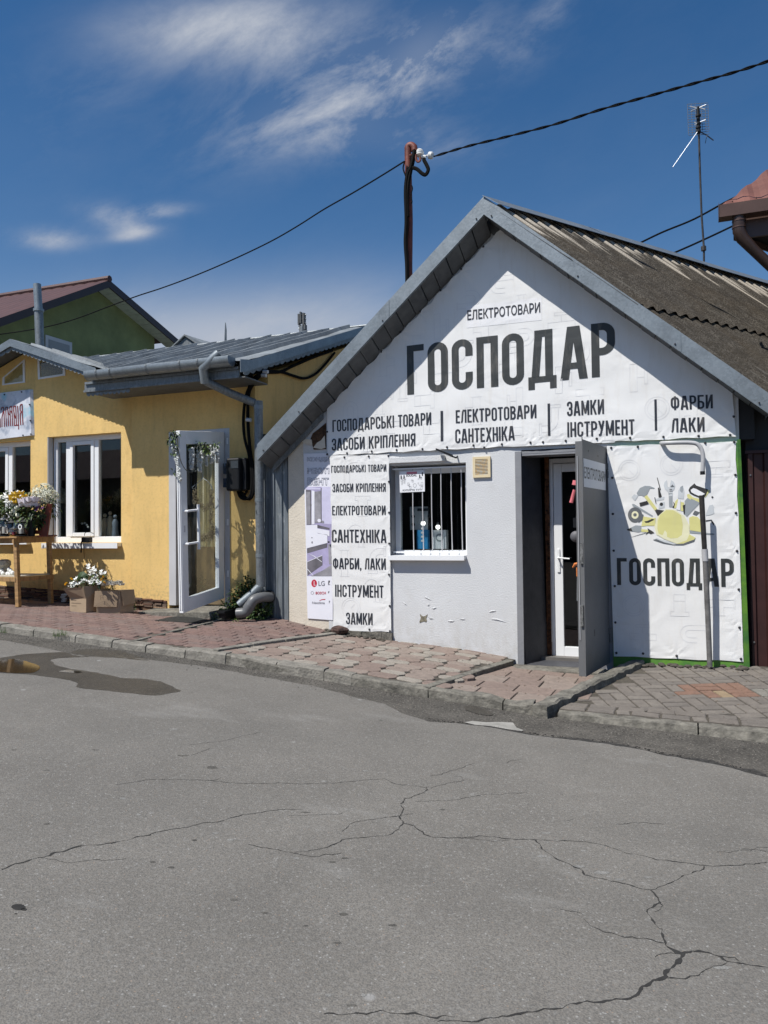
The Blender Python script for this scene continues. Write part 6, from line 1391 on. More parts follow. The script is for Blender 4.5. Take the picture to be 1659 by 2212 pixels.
b = MB(); b.tube([tp(455, 362, -.30), tp(425, 412, -.31)], .061, 18); b.build('collar', M_pipeg, ep, smooth=True); b = MB(); b.tube(curve_pts([tp(430, 400, -.31), tp(395, 450, -.32), tp(300, 462, -.335)], 6), .057, 18); b.build('lower_elbow', M_pipeg, ep, smooth=True)
b = MB(); b.lathe(tp(690, 262, -.012), [(.075, 0), (.075, .02)], 14, (0, -1, 0)); b.build('black_collar', M_black, ep)
# zinc sheet closing the gap
zs = thing('zinc_sheet', 'upright ribbed zinc sheet closing the gap between the yellow and the white shop', 'metal sheet', (-4.3, .03, 1.3))
b = MB(); prof = []; x = -4.535
while x < -4.178: prof += [(x, .02), (x+.045, .02), (x+.055, .0), (x+.075, .0), (x+.085, .02)]; x += .10
prof = [p for p in prof if p[0] <= -4.178]; vs = [(p[0], p[1], z) for z in (.44, 2.42) for p in prof]; n_ = len(prof); b.add(vs, [(i, i+1, n_+i+1, n_+i) for i in range(n_-1)])
b.build('sheet', mat('streaked zinc', (.25,.28,.30), .5, .5, .22, 6, .1, 20, stretch=(9, 9, .5), extra=lambda t, l, s, o, bb_: mixc(t, l, mulm(t, l, noisef(t, l, s, 8, .6, .7, 4, (1, 1, .5)), .6), o, (.55,.56,.55))), zs)
b = MB(); b.box(-4.60, -4.175, .06, .10, .3, 2.6); b.build('backing', M_int, zs)
# meter box and cables
mbx = thing('meter_box', 'black electricity meter box hung with looped cables beside the glass door', 'meter box', (-4.75, -.08, 2.1))
def t3(x, y, yy): return PY(*ZP(x, y, 850, 1300, 900/1659), yy)
p, q = t3(118, 985, -.13), t3(215, 1222, -.13)
b = MB(); b.box(p.x, q.x, -.19, -.02, q.z, p.z); b.build('case', M_blackp, mbx, bevel=.02)
b = MB(); b.box(q.x+.001, q.x+.05, -.12, -.01, q.z+.01, p.z-.0); b.build('back_box', M_blackp, mbx, bevel=.01)
p2, q2 = t3(135, 1002, -.19), t3(190, 1055, -.19); b = MB(); b.box(p2.x, q2.x, -.194, -.191, q2.z, p2.z); b.build('window', mat('meter window', (.05,.06,.07), .1), mbx)
for y0, y1 in ((1022, 1098), (1132, 1198)): a_, c_ = t3(86, y0, -.14), t3(120, y1, -.14); b = MB(); b.box(a_.x, c_.x-.004, -.17, -.08, c_.z, a_.z); b.build('latch', mat('blue black latch', (.012,.025,.05), .2), mbx, bevel=.006)
cb_ = thing('cable_bundle', 'thick black cables rising from the meter box and running up under the zinc verge', 'cable', (-4.7, -.05, 2.6))
def sidex(x, y): return PX(*ZP(x, y, 850, 1300, 900/1659), -4.57)
def cable(pts, r, parent=cb_, name='cable', m=M_rub, n=6): b = MB(); b.tube(curve_pts(pts, n), r, 8); return b.build(name, m, parent, smooth=True)
cable([t3(218, 1240, -.06), t3(250, 1278, -.07), t3(285, 1272, -.07), t3(305, 1200, -.07), t3(298, 1060, -.06), t3(275, 900, -.05), t3(262, 720, -.05), t3(262, 560, -.05), t3(275, 480, -.05), t3(310, 420, -.06), t3(345, 380, -.08), sidex(400, 352), sidex(500, 345), sidex(600, 300), sidex(740, 240), sidex(880, 190)], .019)
cable([t3(185, 1215, -.06), t3(205, 1268, -.08), t3(250, 1282, -.08), t3(283, 1240, -.08), t3(290, 1100, -.07), t3(270, 960, -.06), t3(238, 840, -.05), t3(228, 700, -.05), t3(240, 560, -.05), t3(262, 480, -.05), t3(300, 400, -.07), t3(345, 365, -.09), sidex(400, 340), sidex(520, 350), sidex(600, 375), sidex(680, 393), sidex(760, 360), sidex(830, 290), sidex(900, 205)], .017)
cable([t3(200, 1210, -.05), t3(225, 1262, -.06), t3(262, 1200, -.05), t3(275, 1080, -.05), t3(268, 960, -.05)], .013)
b = MB()
for x, y in ((268, 700), (381, 372), (393, 345)): c = t3(x, y, -.075); b.tube([c+Vector((-.03, -.005, .004)), c+Vector((.03, -.005, -.004))], .022, 6)
b.build('cable_tie', M_pvcg, cb_)
# fascia sign at the left
sgn = thing('shop_sign', 'sky patterned sign with tall dark red old style letters on the yellow gable', 'sign', (-8.5, .05, 3.1))
ZS = lambda x, y: ZP(x, y, 0, 1550, 130/1369)
zs_t, zs_b = PY(*ZS(1240, 80), .04), PY(*ZS(1300, 2010), .04)
def sp_(x, y): return PY(*ZS(x, y), .045)
b = MB(); r0, r1 = sp_(1240, 75), sp_(1300, 2010); b.hexa([(-9.6, .05, r1.z-.06), (r1.x, .05, r1.z), (r1.x+.03, .079, r1.z), (-9.6, .079, r1.z-.06), (-9.6, .05, r0.z-.02), (r0.x, .05, r0.z), (r0.x+.03, .079, r0.z), (-9.6, .079, r0.z-.02)])
M_skysign = mat('sky print', (.66,.68,.74), .35, 0, .1, 4, extra=lambda t, l, s, o, bb_: mixc(t, l, noisef(t, l, s, 5.5, .50, .66, 3), mixc(t, l, noisef(t, l, s, 3.2, .55, .64, 3), o, (.30,.52,.62)), (.30,.34,.42)))
b.build('panel', M_skysign, sgn)
P_ = Print(lambda x, z: .05, .002)
def S_(x, y): p = sp_(x, y); return (p.x, p.z)
M_sred = mat('sign red', (.20,.022,.018), .4, 0, .2, 9)
w_ = .016
def sl_(pts, w=w_): P_.line([S_(x, y) for x, y in pts], w, P_.k); P_.k += .2
for x in (225, 315, 400, 485, 560, 645, 730): sl_([(x, 840-(x-225)*.14), (x+12+ (x-225)*.02, 1100), (x+38, 1640-(x-225)*.10)])
sl_([(60, 960), (50, 880), (80, 835), (140, 845), (150, 950), (110, 1080), (75, 1250), (75, 1660)]); sl_([(150, 1000), (165, 1150), (175, 1655)]); sl_([(-10, 1300), (10, 1680)]); sl_([(310, 900), (345, 1080), (420, 1180)]); sl_([(560, 950), (600, 1150), (650, 1300)]); sl_([(450, 980), (500, 1100)])
sl_([(940, 710), (865, 720), (835, 800), (840, 930), (880, 1020), (930, 1040)]); sl_([(880, 1030), (850, 1120), (848, 1300), (862, 1580)]); sl_([(925, 700), (935, 1100), (960, 1570)]); sl_([(590, 1600), (780, 1575), (775, 1760)], .013)
for x in (225, 400, 560): sl_([(x, 838-(x-225)*.14), (x+100, 824-(x-225)*.14)], .014); 
P_.build('lettering', M_sred, sgn)
screws([S_(905, 185), S_(960, 2010), S_(1290, 1960), S_(180, 300), S_(1270, 1385), S_(1240, 715)], lambda x, z: .05, sgn, .010)
# transformer and lead on the sill
ch = thing('adapter', 'small black power adapter with a dangling lead on the white window sill', 'adapter', tuple(PY(184, 1162, .0)))
a_, c_ = PY(*ZP(603, 815, 0, 1700, 900/1659), -.02), PY(*ZP(662, 855, 0, 1700, 900/1659), -.02); b = MB(); b.box(a_.x, c_.x, -.03, .03, 1.357, 1.357+(a_.z-c_.z)); b.build('body', M_blackp, ch, bevel=.006)
def z2(x, y, yy): return PY(*ZP(x, y, 0, 1700, 900/1659), yy)
cable([z2(610, 850, -.02), z2(600, 870, -.04), z2(598, 940, -.03)], .008, ch, 'lead'); cable([z2(620, 850, -.02), z2(617, 900, -.03), z2(622, 983, -.01)], .003, ch, 'lead'); cable([z2(622, 815, .0), z2(628, 795, .02), z2(655, 788, .05), z2(690, 800, .08)], .004, ch, 'lead')
# things behind the flower shop window
M_stat = mat('plaster figure', (.45,.38,.28), .7, 0, .1, 10)
for k, (x, y0, y1, m_, lb) in enumerate([(775, 640, 800, M_stat, 'tan robed plaster figurine at the inner right of the flower shop window'), (812, 620, 800, M_stat, 'taller plaster figurine with white cloth behind the right window pane'), (850, 650, 800, mat('grey blue figure', (.22,.26,.32), .6), 'blue grey plaster figurine nearest the right edge of the window')]):
    t_ = thing('figurine', lb, 'figurine', (0, 0, 0), 'figurines on the inner window ledge'); p, q = z2(x, y0, .33), z2(x, y1-6, .33); h__ = p.z-1.36
    b = MB(); b.lathe((p.x, .33, 1.36), [(.045, 0), (.048, h__*.15), (.034, h__*.5), (.042, h__*.68), (.018, h__*.80)], 12); b.build('robe', m_, t_, smooth=True); b = MB(); b.ball((p.x, .33, 1.36+h__*.88), .026, 10, 8); b.build('head', m_, t_, smooth=True)
b = MB(); b.box(-7.75, -6.6, .23, .50, 1.30, 1.355); b.box(-9.4, -8.1, .23, .50, 1.32, 1.38); b.build('inner_ledge', M_pvcg, yb)
t_ = thing('hydrangea', 'bunch of pale hydrangea heads behind the left pane of the window', 'flowers', (-7.5, .4, 1.6))
b = MB()
for x, y in ((450, 490), (440, 520), (475, 515), (430, 545), (470, 550)): b.ball(z2(x, y, .36), .058, 10, 7)
b.build('blooms', mat('dim bloom', (.32,.34,.30), .7, 0, .3, 60, 1, 80), t_, smooth=True)
b = MB(); c = z2(455, 560, .36); b.tube([(c.x, .36, 1.36), (c.x, .36, c.z+.02)], [.05, .02], 8); b.build('stems', M_leaf[3], t_)
t_ = thing('wreath_box', 'dark lidded crate behind the left pane of the window', 'crate', (-7.5, .4, 1.4)); b = MB(); a_, c_ = z2(385, 580, .34), z2(498, 790, .34); b.box(a_.x, c_.x, .34, .48, 1.357, a_.z); b.build('crate', mat('dim crate', (.07,.07,.065), .8), t_)
t_ = thing('glass_ornament', 'small glass ornaments glinting behind the middle pane', 'ornament', (-7.2, .4, 1.4))
b = MB(); 
for x, y in ((605, 712), (625, 708), (640, 722), (650, 738)): b.ball(z2(x, y+15, .32), .016, 8, 6)
b.build('beads', mat('bright glass bead', (.6,.62,.62), .08), t_, smooth=True); b = MB(); c = z2(628, 760, .32); b.lathe((c.x, .32, 1.357), [(.04, 0), (.03, .02), (.012, .05), (.03, .10)], 10); b.build('stand', M_blackp, t_)
# ================================================================== surroundings
gh_ = thing('green_house', 'green rendered house with a maroon metal roof behind the flower shop', 'house', (-13, 6, 3))
X0 = -12.0
P = lambda x, y: PX(x, y, X0)
ap = P(235, 608); fl = P(0, 690); bk_ = P(385, 737)
sf = (ap.z-fl.z)/(ap.y-fl.y); sb = (ap.z-bk_.z)/(bk_.y-ap.y)
yl_ = fl.y-2.2; zl_ = fl.z-sf*2.2
b = MB(); ov = .35
b.prism([(X0-ov, yl_+.3, 0), (X0-ov, bk_.y-.5, 0), (X0-ov, bk_.y-.5, bk_.z+.05+.5*sb-.12), (X0-ov, ap.y, ap.z-.16), (X0-ov, yl_+.3, zl_-.05+.3*sf-.12)], (-9, 0, 0)); b.build('wall', M_green, gh_)
def rp(y): return ap.z-sf*(ap.y-y) if y < ap.y else ap.z-sb*(y-ap.y)
b = MB(); n_ = 90; vs = []
for i in range(n_+1):
    x = X0+.02-9.6*i/n_; d_ = (.022 if (i % 3) else 0)
    for y in (yl_, ap.y): vs.append((x, y, rp(y)+.03+d_))
b.add(vs, [(2*i, 2*i+1, 2*i+3, 2*i+2) for i in range(n_)]); b.build('roof_sheet', M_maroon, gh_)
b = MB(); b.prism([(X0, ap.y, ap.z+.03), (X0, bk_.y, bk_.z+.03), (X0-9.6, bk_.y, bk_.z+.03), (X0-9.6, ap.y, ap.z+.03)], (0, 0, -.03)); b.prism([(X0-.03, yl_, zl_-.01), (X0-.03, ap.y, ap.z-.01), (X0-9.6, ap.y, ap.z-.01), (X0-9.6, yl_, zl_-.01)], (0, 0, -.03)); b.build('roof_sheet', M_maroon, gh_)
b = MB(); b.tube([(X0+.03, ap.y, ap.z+.06), (X0-9.6, ap.y, ap.z+.06)], .075, 8); b.build('ridge_cap', M_maroon, gh_)
b = MB(); b.prism([(X0+.02, yl_, zl_+.03), (X0+.02, ap.y, ap.z+.03), (X0+.02, ap.y, ap.z-.14), (X0+.02, yl_, zl_-.14)], (-.03, 0, 0)); b.prism([(X0+.02, ap.y, ap.z+.03), (X0+.02, bk_.y, bk_.z+.03), (X0+.02, bk_.y, bk_.z-.14), (X0+.02, ap.y, ap.z-.14)], (-.03, 0, 0)); b.build('verge_board', mat('dark maroon trim', (.035,.015,.013), .4), gh_)
b = MB()
for k in range(12):
    y0 = ap.y+(bk_.y-ap.y)*(k+.03)/12; y1 = ap.y+(bk_.y-ap.y)*(k+.97)/12
    b.prism([(X0-.012, y0, rp(y0)-.13), (X0-.012, y1, rp(y1)-.13), (X0-ov, y1, rp(y1)-.13), (X0-ov, y0, rp(y0)-.13)], (0, 0, -.01))
b.prism([(X0-.012, yl_, rp(yl_)-.13), (X0-.012, ap.y, ap.z-.13), (X0-ov, ap.y, ap.z-.13), (X0-ov, yl_, rp(yl_)-.13)], (0, 0, -.01)); b.build('soffit', M_soffw, gh_)
b = MB(); a_, c_ = PX(98, 723, X0-ov+.02), PX(155, 735, X0-ov+.02); b.box(X0-ov+.005, X0-ov+.03, a_.y, c_.y, a_.z-1.2, a_.z); gw = b.build('window', M_pvcg, gh_); bpy.context.view_layer.update()
b = MB(); b.box(X0-ov+.031, X0-ov+.04, a_.y+.08, c_.y-.08, a_.z-1.1, a_.z-.08); sub(b, 'shutter', mat('grey shutter', (.30,.31,.31), .5, 0, .1, 30, stretch=(1, 1, 20)), gw)
fp = thing('flue_pipe', 'straight galvanised flue pipe rising behind the yellow gable', 'chimney pipe', tuple(PY(88, 740, 1.6)))
b = MB(); t0, t1 = PY(80, 614, 1.6), PY(88, 745, 1.6); b.tube([t1-Vector((0, 0, .35)), t0+(t1-t0)*.42], .066, 14); b.build('lower_flue', M_zincd, fp, smooth=True); b = MB(); b.tube([t0+(t1-t0)*.44, t0], .060, 14); b.build('upper_flue', M_zinc, fp, smooth=True)
b = MB(); c = t0+(t1-t0)*.43; b.tube([c+Vector((0, 0, .02)), c-Vector((0, 0, .02))], .08, 14); b.build('collar', M_zinc, fp, smooth=True)
gr_ = thing('grey_outhouse', 'small building with a grey sheet gable roof beyond the zinc roof', 'building', (-10, 8, 3))
A_, B_, C_, D_ = PY(398, 722, 7), PY(520, 733, 9), PY(383, 752, 7), PY(432, 756, 7)
dsl = .9
b = MB(); fr = Vector((A_.x, 7, A_.z)); rd_ = Vector((B_.x-A_.x, 2, B_.z-A_.z)); rd_.z = 0; rd_ = rd_*1.0
for sx in (-1, 1): b.prism([fr, fr+rd_, fr+rd_+Vector((sx*.9, 0, -.62)), fr+Vector((sx*.9, 0, -.62))], (0, 0, -.03))
b.build('roof_sheet', M_zincr, gr_)
b = MB(); b.prism([(fr.x-.8, 7.05, 0), (fr.x+.8, 7.05, 0), (fr.x+.8, 7.05, fr.z-.6), (fr.x, 7.05, fr.z-.06), (fr.x-.8, 7.05, fr.z-.6)], (rd_.x*.97, rd_.y*.97, 0)); b.build('wall', M_zincd, gr_)
ct = thing('cell_mast', 'distant mobile phone mast with stacked panel aerials', 'mast', tuple(PY(653, 730, 90)))
def fq(x, y): return PY(*ZP(x, y, 650, 1230, 700/1659), 90)
b = MB()
b.tube([fq(1330, 640), fq(1330, 180)], .45, 6); b.build('mast_column', M_zincd, ct)
for x, y0, y1 in ((1295, 65, 165), (1313, 45, 150), (1345, 55, 170), (1338, 60, 230), (1310, 170, 235), (1355, 165, 210)):
    b = MB(); p, q = fq(x-6, y0), fq(x+6, y1); b.box(p.x, q.x, 89.7, 90.3, q.z, p.z); b.build('panel_aerial', mat('aerial grey', (.10,.105,.11), .6), ct)
b = MB(); 
for y in (70, 110, 150, 175, 200): p, q = fq(1292, y), fq(1360, y); b.tube([p, q], .12, 5)
b.build('crossbar', M_zincd, ct)
ra = thing('rod_aerial', 'thin rod aerial above the small grey roof', 'aerial', tuple(PY(487, 728, 12))); b = MB(); b.tube([PY(487, 740, 12), PY(487.5, 712, 12), PY(487, 697, 12)], [.04, .03, .012], 6); b.build('rod', M_zincd, ra)
# utility pole
up_ = thing('riser_pole', 'rusty red bent steel riser pipe standing behind the left roof slope', 'utility pole', (-3, .8, 3))
YP = .8
def pt(x, y, yy=YP): return PY(*ZP(x, y, 1500, 500, 400/1361), yy)
b = MB(); b.tube([pt(462, 2200)-Vector((0, 0, 1.2)), pt(462, 1900), pt(468, 1300), pt(452, 600), pt(448, 330)]+[pt(*q) for q in arc(488, 320, 42, 180, 300, 6)]+[pt(530, 300), pt(540, 350)], .041, 12)
b.build('pipe', M_rpole, up_, smooth=True)
def wire(pts, r, name, parent, m=M_rub, n=6): b = MB(); b.tube(curve_pts(pts, n), r, 6); return b.build(name, m, parent, smooth=True)
YQ = YP-.07
wire([pt(540, 350, YQ), pt(520, 460, YQ), pt(490, 580, YQ), pt(445, 680, YQ), pt(420, 900, YQ), pt(430, 1300, YQ), pt(418, 1600, YQ), pt(436, 1900, YQ), pt(440, 2150, YQ), pt(440, 2250, YQ)], .028, 'riser_cable', up_)
wire([pt(540, 350, YQ), pt(515, 480, YQ), pt(485, 640, YQ), pt(455, 800, YQ), pt(440, 1000, YQ), pt(448, 1250, YQ)], .022, 'riser_cable', up_)
wire([pt(440, 600, YQ), pt(500, 582, YQ), pt(570, 600, YQ), pt(640, 660, YQ), pt(690, 675, YQ), pt(725, 610, YQ), pt(700, 540, YQ), pt(668, 480, YQ), pt(668, 455, YQ)], .022, 'looped_cable', up_)
wire([pt(470, 415, YQ), pt(545, 402, YQ), pt(565, 480, YQ), pt(590, 500, YQ), pt(615, 480, YQ), pt(612, 440, YQ)], .014, 'looped_cable', up_, M_rpole)
wire([pt(500, 820, YQ), pt(510, 870, YQ), pt(488, 960, YQ), pt(505, 1040, YQ), pt(490, 1070, YQ)], .007, 'tie_wire', up_); wire([pt(405, 490, YQ), pt(383, 590, YQ), pt(415, 690, YQ)], .009, 'tie_wire', up_)
ins = MB(); c = pt(608, 435, YP-.03); u1 = (pt(608, 335, YP-.03)-c).length; ins.lathe(c, [(.02, 0), (.056, .02), (.056, u1*.25), (.047, u1*.35), (.054, u1*.55), (.052, u1*.68), (.03, u1*.75), (.042, u1*.85), (.03, u1*1.0)], 14); ins.build('insulator', M_ins, up_, smooth=True)
ins = MB(); a_, c_ = pt(725, 412, YP-.03), pt(790, 416, YP-.03); ins.tube([a_, a_+(c_-a_)*.2, a_+(c_-a_)*.8, c_], [.028, .042, .042, .03], 12); ins.build('insulator', M_ins, up_, smooth=True)
ins = MB(); a_, c_ = pt(640, 430, YP-.03), pt(690, 440, YP-.03); ins.tube([a_, c_], [.03, .02], 8); ins.build('clamp', M_ins, up_)
ins = MB(); ins.tube([pt(640, 430, YP-.03), pt(725, 412, YP-.03)], .008, 5); ins.build('tie_wire', M_shiny, up_)
# overhead cables
oc = thing('overhead_cable', 'twisted overhead cable climbing from the insulators to the upper right', 'cable', tuple(pt(790, 416)))
def y_at(t): return YP-.05+(-2.3)*t
ctrl = [(790, 0, 416)]; 
cp_px = [(937,338,0), (1010,316,.12), (1100,294,.25), (1200,268,.40), (1300,236,.55), (1400,208,.68), (1500,180,.80), (1600,152,.92), (1700,118,1.04), (1900,50,1.3), (2300,-100,1.9), (2900,-360,2.8), (3800,-800,3.9)]
cen = curve_pts([PY(x, y, YP-.05-.9*t) for x, y, t in cp_px], 14)
for ph in (0, math.pi):
    b = MB(); q = []
    for i, p in enumerate(cen): a_ = i*.55+ph; q.append(p+Vector((.0, math.cos(a_)*.006, math.sin(a_)*.008)))
    b.tube(q, .0072, 6); b.build('strand', M_rub, oc, smooth=True)
lw_ = thing('left_wire', 'single thin wire sagging from the riser pole down past the green house', 'cable', tuple(pt(405, 490)))
wire([PY(873, 349, YP), PY(820, 382, 1.1), PY(760, 418, 1.4), PY(700, 452, 1.6), PY(640, 490, 1.9), PY(580, 524, 2.1), PY(500, 562, 2.3), PY(420, 596, 2.5), PY(350, 622, 2.7), PY(295, 640, 2.8), PY(230, 664, 2.9), PY(160, 690, 3.0), PY(90, 708, 3.0), PY(0, 722, 3.0), PY(-120, 735, 3.0)], .0105, 'wire', lw_)
for k, (pp_, lb) in enumerate((([(1370,531), (1430,502), (1500,473), (1580,430), (1660,395)], 'upper of two dark cables crossing behind the mast aerial'), ([(1438,554), (1500,527), (1575,492), (1660,450)], 'lower of two dark cables crossing behind the mast aerial'))):
    t_ = thing('back_cable', lb, 'cable', (1, 8, 6)); wire([PY(x, y, 9) for x, y in pp_], .019, 'wire', t_)
an = thing('mast_aerial', 'tall thin television aerial with a mesh reflector behind the brown ridge', 'aerial', tuple(PY(1520, 575, 4)))
def q6(x, y, yy=4.): return PY(*ZP(x, y, 2600, 350, 472/1099), yy)
b = MB(); b.tube([q6(503, 1760), q6(502, 1500), q6(480, 1180), q6(466, 800), q6(455, 430)], .014, 8); b.build('mast', M_piped, an, smooth=True)
b = MB(); b.tube([q6(500, 1520), q6(498, 1480)], .035, 8); b.build('clamp', M_piped, an)
b = MB(); b.tube([q6(455, 430), q6(450, 300), q6(446, 185)], .024, 8); b.build('boom', M_blackp, an)
M_wire = mat('mesh wire', (.10,.12,.15), .5, .3)
b = MB(); yy = 4.12
for k in range(13): y = 150+(440-150)*k/12; b.tube([q6(348+k*1, y+6, yy), q6(540+k*.9, y-6+ (0), yy)], .004, 4)
for x in (348, 385, 420, 478, 512, 540): b.tube([q6(x, 155, yy), q6(x+10, 440 if x < 460 else 400, yy)], .005, 4)
b.build('mesh_reflector', M_wire, an)
for (xa, ya, xb, yb_) in ((435, 190, 370, 175), (435, 195, 378, 222), (460, 188, 522, 162), (460, 190, 510, 205), (435, 335, 412, 325), (435, 338, 415, 352), (468, 322, 520, 302)):
    b = MB(); b.tube([q6(xa, ya, 3.9), q6(xb, yb_, 3.9)], .009, 5); b.build('dipole', mat('bright aluminium', (.55,.58,.62), .4, .4), an)
b = MB(); b.tube([q6(440, 415, 3.9), q6(212, 742, 3.7)], .0055, 5); b.build('dipole', MATS['bright aluminium'], an); b = MB(); b.tube([q6(460, 410, 4.), q6(520, 440, 4.1), q6(590, 492, 4.2)], .009, 5); b.tube([q6(530, 445, 4.1), q6(515, 520, 4.1)], .006, 4); b.build('dipole', M_wire, an)
b = MB(); 
for y in (262, 335, 372, 410): b.tube([q6(450, y-8), q6(450, y+8)], .036, 8)
b.build('insulator_block', M_blackp, an)
# brown roofed neighbour
br = thing('brown_building', 'neighbouring building with brown sheet roof, brown gutter and wall coloured dark for shade', 'building', (2.5, 3, 2))
yE = .40
e0, e1 = PY(1552, 456, yE), PY(1700, 428, yE)
zE_ = (e0.z+PY(1659, 436, yE).z)/2; xE = e0.x
Wd_ = 5; P0 = Vector((xE+.02, yE, zE_+.02)); P1 = PY(1659, 368, yE+.75); hd = P1-P0; ux = Vector((1, 0, 0)); b = MB(); n_ = 96; vs = []
nr = ux.cross(hd).normalized(); nr = nr if nr.z > 0 else -nr
for i in range(n_+1):                # profiled sheet, ribs running up the slope
    s_ = Wd_*i/n_; d_ = .020 if (i % 4 in (0, 1)) else 0
    top = P0+ux*s_+Vector((0, hd.y, hd.z))*min(6, s_/hd.x)
    if s_ > hd.x*6: top = P0+ux*s_+Vector((0, hd.y, hd.z))*6
    vs += [P0+ux*s_+nr*d_, top+nr*d_]
b.add(vs, [(2*i, 2*i+2, 2*i+3, 2*i+1) for i in range(n_)]); b.build('roof_sheet', M_brown, br)
b = MB()
for k in range(8): c = P0+ux*(.11+.21*k)+Vector((0, hd.y, hd.z))*.12; b.ball(c+nr*.01, .008, 6, 4)
b.build('screw', M_browng, br); br.children[-1]['kind'] = 'stuff'
b = MB(); b.box(xE, xE+Wd_, yE-.13, yE-.122, zE_-.11, zE_+.0); b.box(xE, xE+Wd_, yE-.13, yE+.01, zE_-.118, zE_-.11); b.box(xE-.003, xE+.0, yE-.135, yE+.01, zE_-.118, zE_+.02); b.build('gutter', M_browng, br)
b = MB(); e0_ = Vector((xE+.13, yE+.02, zE_-.30)); b.prism([e0_, e0_+ux*5, e0_+ux*5+Vector((0, 0, .28)), e0_+Vector((0, 0, .28))], (0, .03, 0)); b.prism([e0_+Vector((0, .03, 0)), e0_+RD*3+Vector((0, .03, 0)), e0_+RD*3+Vector((0, .03, .28)), e0_+Vector((0, .03, .28))], (.02, 0, 0)); b.build('eaves_board', M_browng, br)
b = MB(); b.prism([e0_+Vector((.03, .06, .06)), e0_+ux*5+Vector((0, .06, .06)), e0_+ux*5+RD*3+Vector((0, 0, .06)), e0_+RD*3+Vector((.03, 0, .06))], (0, 0, .02)); b.build('soffit', M_black, br)
b = MB(); d0 = PY(1596, 472, yE-.06); b.tube([d0+Vector((0, 0, .02)), PY(1597, 500, yE-.06), PY(1604, 515, yE-.05), PY(1628, 540, yE), PY(1700, 608, yE+.1)], [.060, .060, .058, .05, .05], 14); b.build('downpipe', mat('brown pipe', (.05,.03,.024), .4, .1), br, smooth=True)
for py in (478, 492): b = MB(); c = PY(1596.5, py, yE-.06); b.tube([c+Vector((0, 0, .006)), c-Vector((0, 0, .006))], .064, 14); b.build('collar', M_browng, br, smooth=True)
b = MB(); b.box(1.45, 6, 1.2, 5, -.1, zE_-.1); b.build('wall', M_int, br)
b = MB(); b.box(.62, 1.45, 1.3, 1.4, -.1, 3.2); b.build('wall', M_black, br)  # black colour stands in for the shade above the fence
fe = thing('sheet_fence', 'dark oxblood profiled metal fence at the right end of the shop', 'fence', (1, .1, .2))
x = .53; k = 0
while x < 1.8:
    b = MB(); b.hexa([(x,.09,.165),(x+.014,.065,.165),(x+.05,.065,.165),(x+.064,.09,.165),(x,.09,2.135),(x+.014,.065,2.135),(x+.05,.065,2.135),(x+.064,.09,2.135)]); b.box(x+.064, x+.135, .088, .095, .165, 2.135); b.build('panel', M_fence, fe); x += .135; k += 1
b = MB(); b.box(.52, 1.8, .055, .11, 2.137, 2.165); b.build('top_rail', M_fence, fe)
for zz in (.42, 1.94): 
    b = MB(); b.lathe((.56, .064, zz), [(.008, 0), (.008, .008)], 8, (0, -1, 0)); b.build('screw', M_shiny, fe)
# buildings over the road, mirrored in the panes
ms = thing('market_row', 'row of low market stalls with a maroon roof across the road', 'building', (-10, -24, 1))
b = MB(); b.box(-45, 14, -27, -22, -.2, 4.2); b.build('wall', mat('stall wall', (.20,.175,.15), .8, 0, .6, .7), ms); b = MB(); b.prism([(-46, -21.2, 4.1), (15, -21.2, 4.1), (15, -24.5, 5.9), (-46, -24.5, 5.9)], (0, 0, .06)); b.build('roof_sheet', M_maroon, ms)
# ================================================================== small things on the pavement
G2 = lambda x, y: ZP(x, y, 0, 1700, 900/1659)
G3 = lambda x, y: ZP(x, y, 0, 2150, 560/1659)
def pz(x, y): return pav_z(1, x, y)
def on_pave(px, py, sec=1):
    z = .5
    for _ in range(25): p = PZ(px, py, z); z = .5*z+.5*pav_z(sec, p.x, p.y)
    return PZ(px, py, z)
# table
tb = thing('flower_table', 'rough timber table with a low shelf, carrying flowers and grave lanterns', 'table', (-8, -.4, .6))
fr = on_pave(*G3(218, 825)); br_ = on_pave(*G3(602, 782)); 
FX, FYY = fr.x, fr.y; BXX, BYY = fr.x+ (br_.x-fr.x), br_.y
ztop = PY(*G2(250, 826), (FYY+BYY)/2).z
ds = (Vector((BXX, BYY, 0))-Vector((FX, FYY, 0))); dl_ = ds.normalized(); dw = Vector((dl_.y, -dl_.x, 0)); dw = dw if dw.x < 0 else -dw      # dw points away to the left
def leg(px0, py0, px1, py1, y, n='leg', m=M_wood, wd=.024):
    a, c = PY(px0, py0, y), PY(px1, py1, y); b = MB(); b.obox((a+c)/2, dl_*wd, dw*wd, (a-c)/2); return b.build(n, m, tb, bevel=.002)
leg(*G3(192, 60), *G3(218, 822), FYY); leg(*G3(580, 40), *G3(602, 780), BYY)
o_ = PY(*G3(600, 40), BYY)
for off in (-.95,):
    for bse in (Vector((FX, FYY, 0)), Vector((BXX, BYY, 0))):
        p = bse-dw*off; b = MB(); zz = pz(p.x, p.y); b.obox((p.x, p.y, (zz+ztop-.05)/2), dl_*.024, dw*.024, (0, 0, (ztop-.05-zz)/2)); b.build('leg', M_wood, tb, bevel=.002)
def rail(pa, pb, h, w, name, m=M_woodh):
    pa, pb = Vector(pa), Vector(pb); d = (pb-pa); b = MB(); s_ = d.normalized().cross(Vector((0, 0, 1))).normalized(); b.obox((pa+pb)/2, d/2, s_*w, Vector((0, 0, h))); return b.build(name, m, tb, bevel=.002)
f0, b0 = PY(*G3(190, 40), FYY), PY(*G3(595, 22), BYY)
rail(f0-dl_*.05, b0+dl_*.06, .030, .014, 'apron')
q0, q1 = PY(*G3(195, 497), FYY), PY(*G3(612, 465), BYY); rail(q0-dl_*.03, q1+dl_*.03, .026, .014, 'rail')
